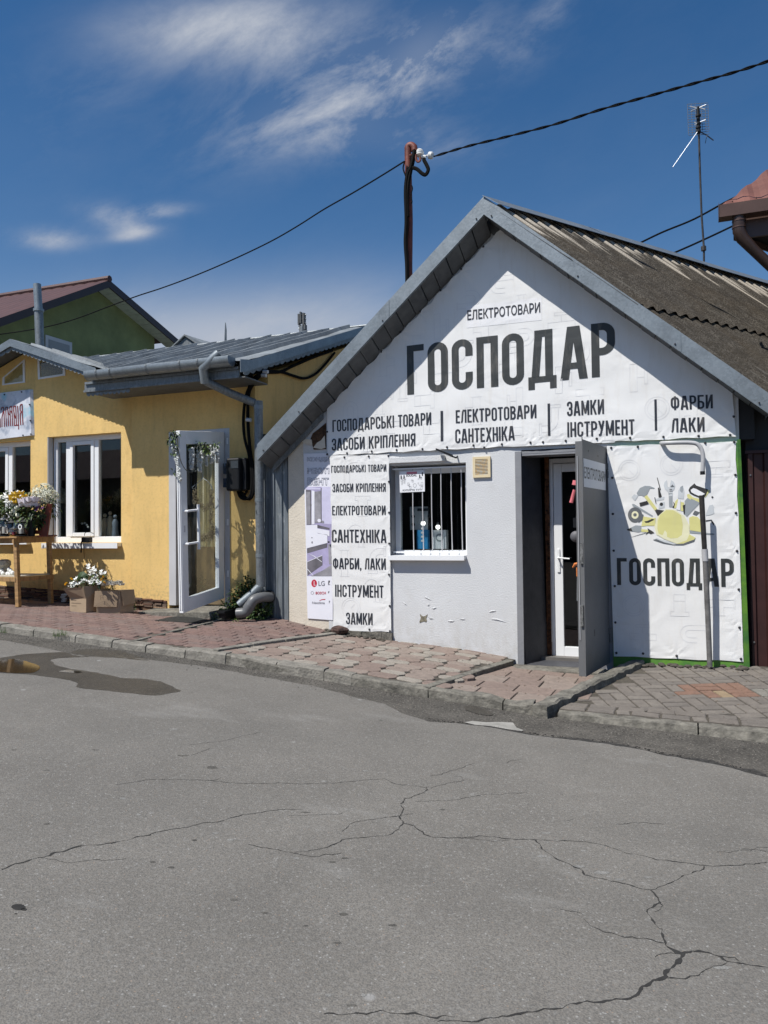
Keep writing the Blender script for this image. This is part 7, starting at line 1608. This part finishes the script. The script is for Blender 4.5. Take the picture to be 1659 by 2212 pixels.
fl0 = f0+dw*1.2; ql0 = q0+dw*1.2; rail(f0+dw*0, fl0, .030, .014, 'apron'); rail(q0, ql0, .026, .014, 'rail'); rail(b0, b0+dw*1.2, .03, .014, 'apron')
for k in range(5):
    t0, t1 = k/5+.004, (k+1)/5-.004; L_ = (b0-f0).length+.12; base = f0-dl_*.06; p = base+dl_*L_*(t0+t1)/2; p.z = (f0.z+(b0.z-f0.z)*(t0+t1)/2)+.041
    b = MB(); b.obox(p+dw*.60, dl_*L_*(t1-t0)/2, dw*.66, Vector((0, 0, .010))); b.build('plank', M_woodh, tb, bevel=.002)
b = MB(); c = (q0+q1)/2+dw*.55+Vector((0, 0, .035)); b.obox(c, dl_*(q1-q0).length*.5, dw*.56, Vector((0, 0, .006))); b.build('shelf', mat('pale board', (.5,.46,.38), .8, 0, .1, 8), tb)
TZ = f0.z+.052
def on_table(u, v, dz=0): p = f0+dl_*u+dw*v; return Vector((p.x, p.y, TZ+(b0.z-f0.z)*u/(b0-f0).length+dz))
# flowers
def leafq_(b, c, d, L_, w_, mi=0, droop=.3):
    d = Vector(d).normalized(); s_ = d.cross(Vector((0, 0, 1))); s_ = s_.normalized() if s_.length > .01 else Vector((1, 0, 0)); n = s_.cross(d)
    p = [c, c+d*L_*.45+s_*w_+n*L_*.06, c+d*L_-Vector((0, 0, L_*droop)), c+d*L_*.45-s_*w_+n*L_*.06, c+d*L_*.5-n*L_*.03]
    b.add(p, [(0, 1, 4), (1, 2, 4), (2, 3, 4), (3, 0, 4)], mi)
def rv(r=1): 
    while True:
        v = Vector((random.uniform(-1, 1), random.uniform(-1, 1), random.uniform(-1, 1)))
        if .05 < v.length < 1: return v*r
def foliage(parent, c, r, n, ls, mats=M_leaf, name='foliage', sq=(1, 1, 1)):
    b = MB()
    for k in range(n):
        v = rv(); p = Vector(c)+Vector((v.x*r*sq[0], v.y*r*sq[1], v.z*r*sq[2])); leafq_(b, p, v+rv(.6), ls*random.uniform(.6, 1.3), ls*.28, random.randrange(len(mats)))
    return b.build(name, list(mats), parent)
def lily(b, c, r, mi=0, n=6, up=None, open_=.7):
    up = (up or (Vector((0, -.5, .8))+rv(.5))).normalized(); x = up.orthogonal().normalized(); y = up.cross(x)
    for k in range(n):
        a = 6.283*k/n+random.random()*.3; d = (x*math.cos(a)+y*math.sin(a))*open_+up*(1-open_*.6); s_ = up.cross(d).normalized()
        b.add([c, c+d*r*.5+s_*r*.2, c+d*r+up*(-.1*r), c+d*r*.5-s_*r*.2, c+d*r*.55+up*r*.08], [(0, 1, 4), (1, 2, 4), (2, 3, 4), (3, 0, 4)], mi)
def rosehead(b, c, r, mi=0):
    for lay in range(3):
        for k in range(6):
            a = 6.283*k/6+lay*.5+random.random()*.3; rr = r*(1-.28*lay); d = Vector((math.cos(a), math.sin(a)*.8-.25, .15+.35*lay)).normalized(); s_ = d.cross(Vector((0, 0, 1))).normalized()
            b.add([c, c+d*rr*.6+s_*rr*.45+Vector((0, 0, rr*.3)), c+d*rr+Vector((0, 0, rr*.5)), c+d*rr*.6-s_*rr*.45+Vector((0, 0, rr*.3)), c+d*rr*.85-Vector((0, 0, rr*.05))], [(0, 1, 4), (1, 2, 4), (2, 3, 4), (3, 0, 4)], mi)
def hyd(b, c, r, mi=0, n=60):
    for k in range(n):
        v = rv().normalized()*r; v.z *= .75; lily(b, Vector(c)+v, r*.26, mi, 4, v, .95)
Zt = lambda x, y, yy: PY(*ZP(x, y, 0, 1940, 260/1659), yy)
ty = (FYY+BYY)/2
def bouquet(name, label, heads, fol, pot, yy):
    t = thing(name, label, 'bouquet', tuple(Zt(pot[0], 1330, yy)), 'artificial flower arrangements on the timber table'); mats = []
    for nm, m, fn, pts in heads:
        b = MB()
        for x, y, r in pts: fn(b, Zt(x, y, yy+random.uniform(-.06, -.01)), r*.00103*1.3)
        b.build(nm, m, t)
    for x, y, r, n in fol: foliage(t, Zt(x, y, yy+.05), r*.00103, n, .060, name='foliage')
    p = Zt(pot[0], pot[1], yy+.03); base = Vector((p.x, p.y, TZ)); h = max(.08, p.z-TZ)
    b = MB(); b.lathe(base, [(.04, 0), (.055, h*.8), (.06, h)], 12); b.build('pot', M_blackp, t, smooth=True)
    return t
bouquet('lily_bouquet', 'arrangement of white lilies over dark leaves on the timber table', [('petals', M_petw, lambda b, c, r: lily(b, c, r*1.25), [(250,340,75),(180,400,70),(330,380,75),(440,290,75),(470,320,60),(280,430,70),(380,430,70),(360,270,60),(430,400,65)]), ('buds', M_petc, lambda b, c, r: b.ball(c, r, 6, 5), [(350,500,26),(340,590,22),(440,580,26),(345,645,20),(300,740,24),(385,690,18),(450,770,22),(280,730,22),(430,610,18)])], [(280,560,210,170),(380,650,210,150),(200,650,160,90)], (300, 950), ty-.10)
bouquet('yellow_bouquet', 'arrangement of bright yellow roses among dark leaves on the table', [('petals', M_pety, lambda b, c, r: rosehead(b, c+Vector((0, -.09, .0)), r), [(595,290,65),(520,360,60),(650,380,65),(570,440,70),(510,410,55),(630,450,60),(760,370,60),(780,330,40),(560,330,60),(610,400,70),(700,350,50),(600,480,55)])], [(600,600,200,170),(640,700,180,120)], (620, 900), ty)
bouquet('orchid_bouquet', 'arrangement of pinkish white orchids on the table beside the yellow roses', [('petals', M_petp, lambda b, c, r: rosehead(b, c, r*1.2), [(690,500,75),(680,560,65),(780,460,70),(860,450,65),(830,570,60),(880,550,45)]), ('violet_petals', M_petv, lambda b, c, r: lily(b, c, r), [(960,600,40),(985,590,35),(955,650,35),(1090,600,25)])], [(820,680,190,160),(930,650,150,110)], (800, 880), ty-.12)
bouquet('hydrangea_bouquet', 'arrangement of round cream white hydrangea heads by the red stand', [('blooms', M_petc, lambda b, c, r: hyd(b, c, r), [(1110,155,85),(1140,260,100),(975,290,80),(980,410,85),(1240,310,85)])], [(1080,450,190,170),(1150,560,160,110),(1260,420,90,50)], (1090, 800), ty+.02)
bouquet('yellow_green_bush', 'yellow green artificial bush at the far left of the table', [('petals', M_petc, lambda b, c, r: b.ball(c, r, 6, 5), [(60,330,30)])], [(20,620,150,10)], (20, 980), ty)
t = bpy.data.objects['yellow_green_bush']; foliage(t, Zt(30, 620, ty), .20, 220, .045, [mat('lime leaf', (.22,.24,.03), .6, 0, .3, 15), M_leaf[2]])
t = thing('dusty_sprig', 'grey green trailing sprig drooping beside the red stand', 'foliage', tuple(Zt(970, 800, ty-.05))); foliage(t, Zt(960, 790, ty-.05), .075, 110, .025, [mat('dusty leaf', (.20,.23,.18), .7, 0, .2, 20)]); foliage(t, Zt(1060, 750, ty-.05), .06, 70, .025, [MATS['dusty leaf']]); b = MB(); b.tube(curve_pts([Zt(940, 620, ty), Zt(850, 700, ty-.1), Zt(690, 780, ty-.1)], 5), .004, 5); b.tube([Zt(1000, 650, ty), Zt(960, 800, ty-.04)], .004, 5); b.build('stem', M_stem, t)
# red stand
rs_ = thing('red_stand', 'dark red painted wooden rack standing on the timber table', 'stand', tuple(Zt(1100, 1320, ty)))
yA, yB_ = ty-.05, ty+.14
b = MB(); q = [Zt(1185, 480, yA), Zt(1310, 480, yA), Zt(1200, 1320, yA), Zt(1020, 1325, yA)]; b.prism(q, (0, .02, 0)); b.build('side_board', M_redw, rs_, bevel=.002)
b = MB(); q = [Zt(640, 1130, yA), Zt(1060, 1165, yA), Zt(1040, 1250, yA), Zt(640, 1260, yA)]; b.prism(q, (0, .02, 0)); b.build('front_board', M_redw, rs_)
b = MB(); q = [Zt(620, 960, yA+.1), Zt(1100, 970, yA+.1), Zt(1100, 1030, yA+.1), Zt(620, 1030, yA+.1)]; b.prism(q, (0, .02, 0)); b.build('back_board', M_redw, rs_)
b = MB(); q = [Zt(940, 1285, yA-.02), Zt(1360, 1270, yA+.05), Zt(1360, 1310, yA+.05), Zt(940, 1328, yA-.02)]; b.prism(q, (0, .06, 0)); b.build('foot_board', M_redw, rs_)
b = MB(); q = [Zt(630, 850, yA+.09), Zt(690, 850, yA+.09), Zt(700, 1150, yA+.09), Zt(640, 1150, yA+.09)]; b.prism(q, (0, .02, 0)); q = [Zt(760, 850, yA+.09), Zt(800, 850, yA+.09), Zt(770, 970, yA+.09), Zt(730, 970, yA+.09)]; b.prism(q, (0, .02, 0)); b.build('upright', M_redw, rs_)
# lanterns
def lantern(x, y0, y1, w, yy, label, tint):
    t = thing('grave_lantern', label, 'lantern', tuple(Zt(x, y1, yy)), 'grave lanterns on the timber table'); top, bot = Zt(x, y0, yy), Zt(x, y1, yy); h = top.z-TZ; c = Vector((top.x, yy, TZ)); r = w*.00103/2
    b = MB(); b.lathe(c, [(r*.8, 0), (r*.85, h*.04), (r*.5, h*.08), (r*.7, h*.14)], 8); b.build('base', M_gold if tint else M_blackp, t, smooth=True)
    b = MB(); b.lathe(c, [(r*.7, h*.14), (r, h*.45), (r*.9, h*.70), (r*.55, h*.78)], 8); b.build('glass', M_lant, t)
    b = MB(); b.lathe(c, [(r*.3, h*.15), (r*.3, h*.45)], 8); b.build('candle', mat('wine wax', (.18,.01,.04), .4) if tint else mat('pale wax', (.5,.5,.48), .4), t)
    b = MB(); b.lathe(c, [(r*.7, h*.78), (r*.5, h*.85), (r*.15, h*.90), (r*.22, h*.94), (r*.05, h)], 8); b.build('cap', M_shiny, t, smooth=True)
lantern(115, 760, 1340, 165, ty-.22, 'tall clear glass lantern with silver cap at the left end of the table', False); lantern(310, 860, 1340, 190, ty-.16, 'wide clear glass lantern in the middle of the table', False); lantern(545, 830, 1345, 180, ty-.22, 'clear glass lantern with an oval medallion near the table corner', False); lantern(350, 1060, 1350, 120, ty-.26, 'small gold footed lantern with wine red candle in the front row', True); lantern(20, 1000, 1340, 90, ty-.2, 'half cut off clear lantern at the picture edge of the table', False)
t = bpy.data.objects['grave_lantern.002']; b = MB(); c = Zt(515, 1070, ty-.315); b.lathe(c, [(.030, 0), (.030, .004), (.018, .004), (.018, .0)], 14, (0, -1, 0)); b.build('medallion', M_petw, t)
# goods on the shelf
t = thing('shelf_goods', 'pale lace basket and white ornaments on the low shelf of the table', 'ornaments', tuple(PY(*G3(60, 440), ty)))
b = MB(); c = PY(*G3(55, 450), ty-.05); b.lathe((c.x, c.y, q0.z+.04), [(.05, 0), (.06, .10), (.075, .12), (.07, .17), (.04, .19)], 12); b.build('basket', mat('cream lace', (.55,.50,.40), .8, 0, .3, 60), t, smooth=True)
b = MB()
for x, y in ((20, 400), (35, 425), (110, 380), (130, 400), (120, 430), (150, 420), (90, 430)): b.ball(PY(*G3(x, y), ty-.12), .028, 7, 5)
b.build('ornament', M_petw, t)
# cardboard boxes
def cbox(name, label, corner, bl, brr, h, flaps, items):
    c0 = on_pave(*G2(*corner)); l0 = on_pave(*G2(*bl)); r0 = on_pave(*G2(*brr)); 
    t = thing(name, label, 'cardboard box', tuple(c0), 'cardboard boxes of flowers by the yellow wall')
    return t, c0, l0, r0
def z3p(x, y, yy): return PY(*G3(x, y), yy)
def make_box(t, c0, l0, r0, z_t, thick=.004):
    """open box with front-left face l0..c0 and right face c0..r0"""
    u = Vector((l0.x-c0.x, l0.y-c0.y, 0)); v = Vector((r0.x-c0.x, r0.y-c0.y, 0)); zb = min(c0.z, l0.z, r0.z)+.002
    cs = [Vector((c0.x, c0.y, 0)), Vector((c0.x, c0.y, 0))+u, Vector((c0.x, c0.y, 0))+u+v, Vector((c0.x, c0.y, 0))+v]
    names = ['side_panel']*4
    for i in range(4):
        a, c = cs[i], cs[(i+1) % 4]; nrm = (c-a).cross(Vector((0, 0, 1))).normalized(); cen = sum(cs, Vector())/4
        if nrm.dot(cen-a) < 0: nrm = -nrm
        b = MB(); b.prism([Vector((a.x, a.y, zb)), Vector((c.x, c.y, zb)), Vector((c.x, c.y, z_t)), Vector((a.x, a.y, z_t))], nrm*thick); b.build('side_panel', M_card, t)
    b = MB(); b.prism([Vector((p.x, p.y, zb)) for p in cs], (0, 0, .004)); b.build('bottom', M_card, t)
    return cs, u, v, zb
def flap(t, a, c, out, drop, L_, m=M_cardd, skew=0):
    a, c = Vector(a), Vector(c); d = Vector(out).normalized()*L_; d.z = drop*L_
    b = MB(); q = [a, c, c+d-(c-a)*skew, a+d+(c-a)*skew]; b.prism(q, (0, 0, .004)) if abs(d.normalized().z) < .7 else b.prism(q, Vector(out).normalized()*.004); b.build('flap', m, t)
# left box
t, c0, l0, r0 = cbox('flower_box', 'left cardboard box with raised flaps, full of white and yellow flowers', (635,1385), (515,1372), (712,1378), 0, 0, 0)
zt_ = PY(*G3(1000, 725), c0.y).z; 
cs, u, v, zb = make_box(t, c0, l0, r0+Vector((.0, .10, 0)), zt_)
P3 = lambda p, z: Vector((p.x, p.y, z))
wl = z3p(745, 605, c0.y-.02); wr = z3p(975, 590, c0.y-.05)
b = MB(); b.prism([P3(cs[1], zt_), P3(cs[0], zt_)+Vector((0, 0, 0)), z3p(978, 590, c0.y-.05), z3p(745, 605, l0.y-.08)], (0, .004, 0)); b.build('flap', M_cardd, t)
b = MB(); b.prism([P3(cs[0], zt_), P3(cs[3], zt_), z3p(1235, 560, cs[3].y), z3p(985, 580, c0.y-.02)], (-.004, .0, 0)); b.build('flap', M_card, t)
b = MB(); b.prism([P3(cs[2], zt_), P3(cs[1], zt_), P3(cs[1], zt_+.12)+Vector((-.05, 0, 0)), P3(cs[2], zt_+.12)], (0, .004, 0)); b.build('flap', M_card, t)
P_ = MB(); 
for k in range(6): a = P3(cs[1], 0)*.9+P3(cs[0], 0)*.1; c = P3(cs[1], 0)*.30+P3(cs[0], 0)*.70; zz = zb+.07+.032*k; P_.prism([P3(a, zz)+Vector((0, -.0012, 0)), P3(c if k % 2 else (a+c)/2, zz)+Vector((0, -.0012, 0)), P3(c if k % 2 else (a+c)/2, zz+.008)+Vector((0, -.0012, 0)), P3(a, zz+.008)+Vector((0, -.0012, 0))], (0, .0006, 0))
P_.build('faded_print', mat('faded print', (.20,.15,.10), .9), t)
fb = thing('white_flowers', 'white blossom stems, yellow tulips and a round leaf in the left cardboard box', 'flowers', tuple(P3((cs[0]+cs[2])/2, zt_)))
yc = (cs[0].y+cs[2].y)/2
b = MB()
for x, y in ((1045,330),(1050,360),(1065,400),(1085,390),(1110,360),(1125,390),(1100,420),(1070,440),(1200,400),(1215,430),(1245,420),(1195,430),(1130,470),(1145,500),(1120,520),(1140,450),(1160,520),(1100,500)): lily(b, z3p(x, y, yc+random.uniform(-.05, .05)), .034, 0, 6, None, .9); lily(b, z3p(x+8, y+10, yc+random.uniform(-.05, .05)), .028, 0, 6, None, .8)
for x, y in ((850,560),(880,545),(910,500),(905,560),(840,590),(990,520),(985,545),(1020,530),(1050,540),(940,560),(1090,540),(1170,540),(1190,550),(870,590)): lily(b, z3p(x, y, yc-.05), .055, 0, 6, None, .6)
b.build('petals', M_petw, fb)
b = MB()
for x, y in ((850,495),(860,505),(780,560),(795,550),(775,575),(1215,500),(1230,480),(1240,540),(1205,520),(1255,550),(1225,470)): lily(b, z3p(x, y, yc-.03), .035, 0, 5, None, .35)
b.build('yellow_petals', M_pety, fb)
b = MB(); cl = [z3p(915+0, 510, yc), z3p(912, 460, yc), z3p(940, 415, yc), z3p(985, 400, yc), z3p(1025, 425, yc), z3p(1045, 470, yc), z3p(1040, 500, yc), z3p(985, 525, yc)]; cm_ = sum(cl, Vector())/len(cl)+Vector((0, -.03, 0)); b.add(cl+[cm_], [(i, (i+1) % 8, 8) for i in range(8)]); b.build('round_leaf', M_leaf[0], fb)
foliage(fb, z3p(1060, 530, yc+.02), .10, 90, .05); foliage(fb, z3p(1180, 490, yc+.02), .09, 70, .05); foliage(fb, z3p(900, 570, yc), .09, 60, .045)
b = MB()
for x, y in ((1080, 420), (1210, 450), (1140, 500)): b.tube([z3p(x, y, yc), z3p(1080, 600, yc)], .004, 5)
b.build('stems', M_leaf[1], fb)
# right box
t, c0, l0, r0 = cbox('flower_box', 'right cardboard box with its flaps folded down, holding small white roses', (885,1390), (712,1385), (985,1382), 0, 0, 0)
zt_ = PY(*G3(1385, 625), c0.y).z; cs, u, v, zb = make_box(t, c0, l0, r0, zt_)
b = MB(); b.prism([P3(cs[1], zt_)+Vector((-.012, -.012, 0)), P3(cs[0], zt_)+Vector((-.012, -.012, 0)), P3(cs[0], zt_-.19)+Vector((-.02, -.035, 0)), P3(cs[1], zt_-.18)+Vector((-.01, -.035, 0))], (0, .004, 0)); b.build('flap', M_cardd, t)
vn = Vector((v.y, -v.x, 0)).normalized(); vn = vn if vn.x > 0 else -vn
b = MB(); b.prism([P3(cs[0], zt_)+vn*.012, P3(cs[3], zt_)+vn*.012, P3(cs[3], zt_-.16)+vn*.03+v*.02, P3(cs[0], zt_-.18)+vn*.035+v*.14], -vn*.004); b.build('flap', M_card, t)
b = MB(); b.prism([P3(cs[2], zt_), P3(cs[1], zt_), P3(cs[1], zt_+.02)+u*.0, P3(cs[2], zt_+.02)], (0, .004, 0)); b.build('flap', M_cardd, t)
a = P3(cs[1], 0)*.72+P3(cs[0], 0)*.28
b = MB()
for (x0, z0, x1, z1) in ((0, 0, 0, .05), (0, .05, .03, .05), (.03, .05, .03, .02), (0, .025, .03, .025), (.04, 0, .04, .03), (.05, 0, .055, .0)): p = P3(a, zt_-.10+z0)+Vector((x0, -.0415, 0)); q = P3(a, zt_-.10+z1)+Vector((x1, -.0415, 0)); b.tube([p, q], .0015, 4)
b.build('pen_mark', mat('pen mark', (.14,.10,.07), .9), t)
fb = thing('small_roses', 'small cream white roses lying in the right cardboard box', 'flowers', tuple(P3((cs[0]+cs[2])/2, zt_))); b = MB(); yc = (cs[0].y+cs[2].y)/2
for x, y in ((1195,600),(1225,590),(1250,585),(1275,580),(1300,595),(1330,585),(1360,580),(1385,590),(1345,600),(1310,575),(1240,605),(1410,570),(1415,590),(1440,600),(1260,570)): rosehead(b, z3p(x, y, yc-.08)+Vector((0, 0, .03)), .044)
b.build('petals', mat('ivory petal', (.66,.62,.52), .7, 0, .2, 20), fb); foliage(fb, z3p(1310, 605, yc), .05, 40, .03)
t = thing('wrapped_flower', 'crumpled white paper flower fallen on the stacked stones', 'flower', tuple(z3p(755, 730, -.02))); b = MB()
for x, y in ((755,690),(745,715),(760,740),(755,765),(770,690)): rosehead(b, z3p(x, y, -.05), .035)
b.build('petals', M_petw, t)
# plants
def plant(name, label, spots, leaf, sec=1, mats=M_leaf):
    t = thing(name, label, 'plant', tuple(spots[0][0])); b = MB()
    for c, r, n in spots: pass
    bs = MB(); base = min((Vector(s_[0]) for s_ in spots), key=lambda p: p.z)
    for c, r, n in spots:
        c = Vector(c); bs.tube([base+Vector((random.uniform(-.03, .03), 0, -.05)), (base+c)/2+rv(.03), c], [.006, .005, .003], 5)
        for k in range(n):
            v = rv(); p = c+Vector((v.x*r, v.y*r*.7, v.z*r)); leafq_(b, p, v+Vector((0, -.4, .1))+rv(.7), leaf*random.uniform(.6, 1.3), leaf*.33, random.choices(range(len(mats)), [4, 4, 2, 2][:len(mats)])[0])
    b.build('foliage', list(mats), t); bs.build('stem', M_stem, t); return t
Z4 = lambda x, y, yy: PY(*ZP(x, y, 850, 2300, 550/1659), yy)
plant('leafy_weed', 'leafy green weed growing up the wall behind the drainpipe elbows', [(Z4(330, 480, -.12), .07, 60), (Z4(270, 420, -.1), .10, 130), (Z4(260, 330, -.08), .09, 110), (Z4(270, 240, -.06), .07, 60), (Z4(380, 250, -.05), .10, 90), (Z4(420, 170, -.04), .09, 80), (Z4(410, 80, -.04), .06, 40), (Z4(350, 130, -.04), .06, 30), (Z4(480, 120, -.04), .06, 30), (Z4(140, 375, -.15), .06, 45), (Z4(220, 480, -.15), .07, 70)], .045)
plant('leafy_weed', 'bright green weed growing under the grey pipe against the zinc sheet', [(Z4(560, 490, -.12), .08, 90), (Z4(620, 430, -.08), .08, 90), (Z4(520, 450, -.1), .08, 80), (Z4(680, 420, -.06), .05, 40), (Z4(690, 350, -.04), .03, 20), (Z4(480, 500, -.12), .05, 50)], .042)
plant('box_weed', 'small weed growing between the right cardboard box and the wall', [(z3p(1560, 760, -.12), .05, 45), (z3p(1550, 830, -.14), .06, 50), (z3p(1570, 690, -.1), .035, 25), (z3p(1580, 880, -.2), .04, 30)], .03)
plant('step_weed', 'tiny weed at the corner of the doorstep', [(Z4(30, 480, -.30), .035, 35), (Z4(10, 500, -.3), .03, 25)], .028); plant('gap_weed', 'tiny bright weed at the pavement edge before the door', [(Z4(280, 545, -.35), .03, 25)], .028, mats=M_leaf[1:3])
for k, (x, y) in enumerate([(410, 1545), (20, 1520), (460, 1535)]):
    lbl = ['tuft of grass in the kerb joint below the cardboard boxes', 'tuft of grass at the kerb foot by the picture edge', 'thin dry grass tuft right beside the larger kerb tuft'][k]
    c = PY(*G2(x, y), KY-.03); t = thing('grass_tuft', lbl, 'grass', tuple(c)); b = MB()
    for j in range(26): d = Vector((random.uniform(-.5, .5), random.uniform(-.4, .2), 1)).normalized(); L_ = random.uniform(.03, .09); p = c+Vector((random.uniform(-.05, .05), random.uniform(-.01, .02), -.02)); b.add([p+Vector((-.002, 0, 0)), p+Vector((.002, 0, 0)), p+d*L_], [(0, 1, 2)])
    b.build('blades', M_leaf[1], t)
po_ = thing('planter', 'black square plant pot on the ground by the doorstep', 'plant pot', tuple(Z4(110, 520, -.42)))
p, q = Z4(72, 436, -.40), Z4(158, 525, -.40); b = MB(); cx = (p.x+q.x)/2; hw = (q.x-p.x)/2; b.hexa([(cx-hw*.85, -.40, q.z), (cx+hw*.85, -.40, q.z), (cx+hw*.85, -.22, q.z), (cx-hw*.85, -.22, q.z), (cx-hw, -.42, p.z), (cx+hw, -.42, p.z), (cx+hw, -.2, p.z), (cx-hw, -.2, p.z)]); b.build('pot', M_blackp, po_, bevel=.004)
b = MB(); b.hexa([(cx-hw*1.06, -.428, p.z-.02), (cx+hw*1.06, -.428, p.z-.02), (cx+hw*1.06, -.192, p.z-.02), (cx-hw*1.06, -.192, p.z-.02), (cx-hw*1.06, -.428, p.z+.003), (cx+hw*1.06, -.428, p.z+.003), (cx+hw*1.06, -.192, p.z+.003), (cx-hw*1.06, -.192, p.z+.003)]); b.build('rim', M_blackp, po_)
dm = thing('dark_mat', 'crumpled dark mat lying on the paving under the glass door', 'doormat', (-5.2, -.7, .5))
pts_ = [on_pave(*G2(x, y), '1b' if False else 1) for x, y in ((1140,1445),(1250,1420),(1340,1412),(1420,1418),(1500,1432),(1560,1440),(1620,1448),(1540,1458),(1400,1460),(1260,1452))]
b = MB(); n_ = len(pts_); cc = sum(pts_, Vector())/n_; b.add([p+Vector((0, 0, .006)) for p in pts_]+[p+Vector((0, 0, -.004)) for p in pts_]+[cc+Vector((0, 0, .016))], [(i, (i+1) % n_, 2*n_) for i in range(n_)]+[(n_+i, n_+(i+1) % n_, (i+1) % n_, i) for i in range(n_)]); b.build('mat', mat('dark mat', (.02,.021,.02), .8, 0, .4, 30, 1, 40), dm)
# garland with frosted grapes and macrame on the glass door
ga = thing('grape_garland', 'vine garland with frosted white grapes over the top of the glass door', 'garland', tuple(TLp))
ZD = lambda x, y, yy: PY(*ZP(x, y, 620, 1700, 320/1659), yy)
b = MB()
def grapes(x, y0, y1, w, yy, n):
    for k in range(n):
        t = k/n; ww = w*(1-.55*t)*(.6+.4*min(1, t*6)); c = ZD(x+random.uniform(-ww, ww), y0+(y1-y0)*t, yy+random.uniform(-.03, .03)); b.ball(c, .0115*random.uniform(.8, 1.2), 6, 4)
for x, y0, y1, w, yy, n in ((760,480,920,65,-.62,90),(930,530,970,75,-.5,110),(1070,620,850,40,-.4,50),(1180,430,790,65,-.35,90),(1290,430,780,50,-.28,70)): grapes(x, y0, y1, w, yy, n)
for k in range(150): t = k/150; x = 370+(t**.8)*160+random.uniform(-45, 45)*(1-.5*t); y = 400+t*760; b.ball(ZD(x, y, -.83+random.uniform(-.04, .02)), .0115*random.uniform(.7, 1.2), 6, 4)
b.build('grapes', M_grape, ga, smooth=True)['kind'] = 'stuff'
b = MB()
for (x, y, n, r) in ((390,200,26,90),(340,330,26,80),(390,440,24,70),(380,560,14,60),(800,420,20,110),(960,430,30,120),(1060,520,20,90),(1150,420,16,90),(1280,400,12,60),(360,130,6,40),(380,960,4,40)):
    for k in range(n): leafq_(b, ZD(x+random.uniform(-r, r), y+random.uniform(-r*.7, r*.7), (-.83 if x < 500 else -.5)+random.uniform(-.04, .04)), rv()+Vector((0, -.3, -.3)), random.uniform(.03, .06), .013, random.randrange(3))
b.build('leaves', [M_leaf[0], M_leaf[2], M_leaf[3]], ga)
b = MB(); b.tube(curve_pts([ZD(420, 150, -.83), ZD(470, 330, -.83), ZD(490, 560, -.84), ZD(540, 760, -.84), ZD(600, 880, -.82), ZD(660, 950, -.8)], 6), .004, 5); b.build('vine', M_stem, ga)
mc = thing('macrame_hanging', 'knotted cord wall hanging on a bent wire hanger behind the glass door', 'wall hanging', tuple(ZD(980, 1200, -.3)))
yh = -.30
b = MB(); b.tube(curve_pts([ZD(965, 980, yh), ZD(990, 1100, yh), ZD(880, 1200, yh), ZD(850, 1290, yh), ZD(800, 1330, yh), ZD(775, 1290, yh), ZD(835, 1240, yh)], 5), .0045, 5); b.tube(curve_pts([ZD(990, 1100, yh), ZD(1080, 1160, yh), ZD(1150, 1240, yh), ZD(1200, 1350, yh)], 5), .0045, 5); b.build('wire_hanger', M_shiny, mc)
b = MB()
def ringlet(c, r): a0 = random.random()*6.28; n = rv().normalized(); x_ = n.orthogonal().normalized(); y_ = n.cross(x_); b.tube([c+(x_*math.cos(a0+k*1.05)+y_*math.sin(a0+k*1.05))*r for k in range(6)], .0028, 4, cap=False)
for k in range(60): t = k/60; ringlet(ZD(820+random.uniform(-30, 50), 1350+t*300, yh), random.uniform(.010, .018))
for k in range(70): t = k/70; x = 850+t*340; y = 1500+170*math.sin(t*3.14)+random.uniform(-40, 90)+t*60; ringlet(ZD(x, y, yh), random.uniform(.010, .018))
for k in range(130): t = k/130; ringlet(ZD(1175+random.uniform(-45, 40), 1340+t*1050, yh), random.uniform(.009, .018))
for k in range(70): t = k/70; ringlet(ZD(900+t*340, 2260+60*math.sin(t*5)+random.uniform(-50, 90), yh), random.uniform(.009, .016))
for k in range(26): x = 900+k*14; b.tube([ZD(x, 2300, yh), ZD(x+random.uniform(-8, 8), 2440+random.uniform(-30, 30), yh)], .0022, 4)
b.build('cord_knots', M_rope, mc)
# sockets and little things on the yellow side
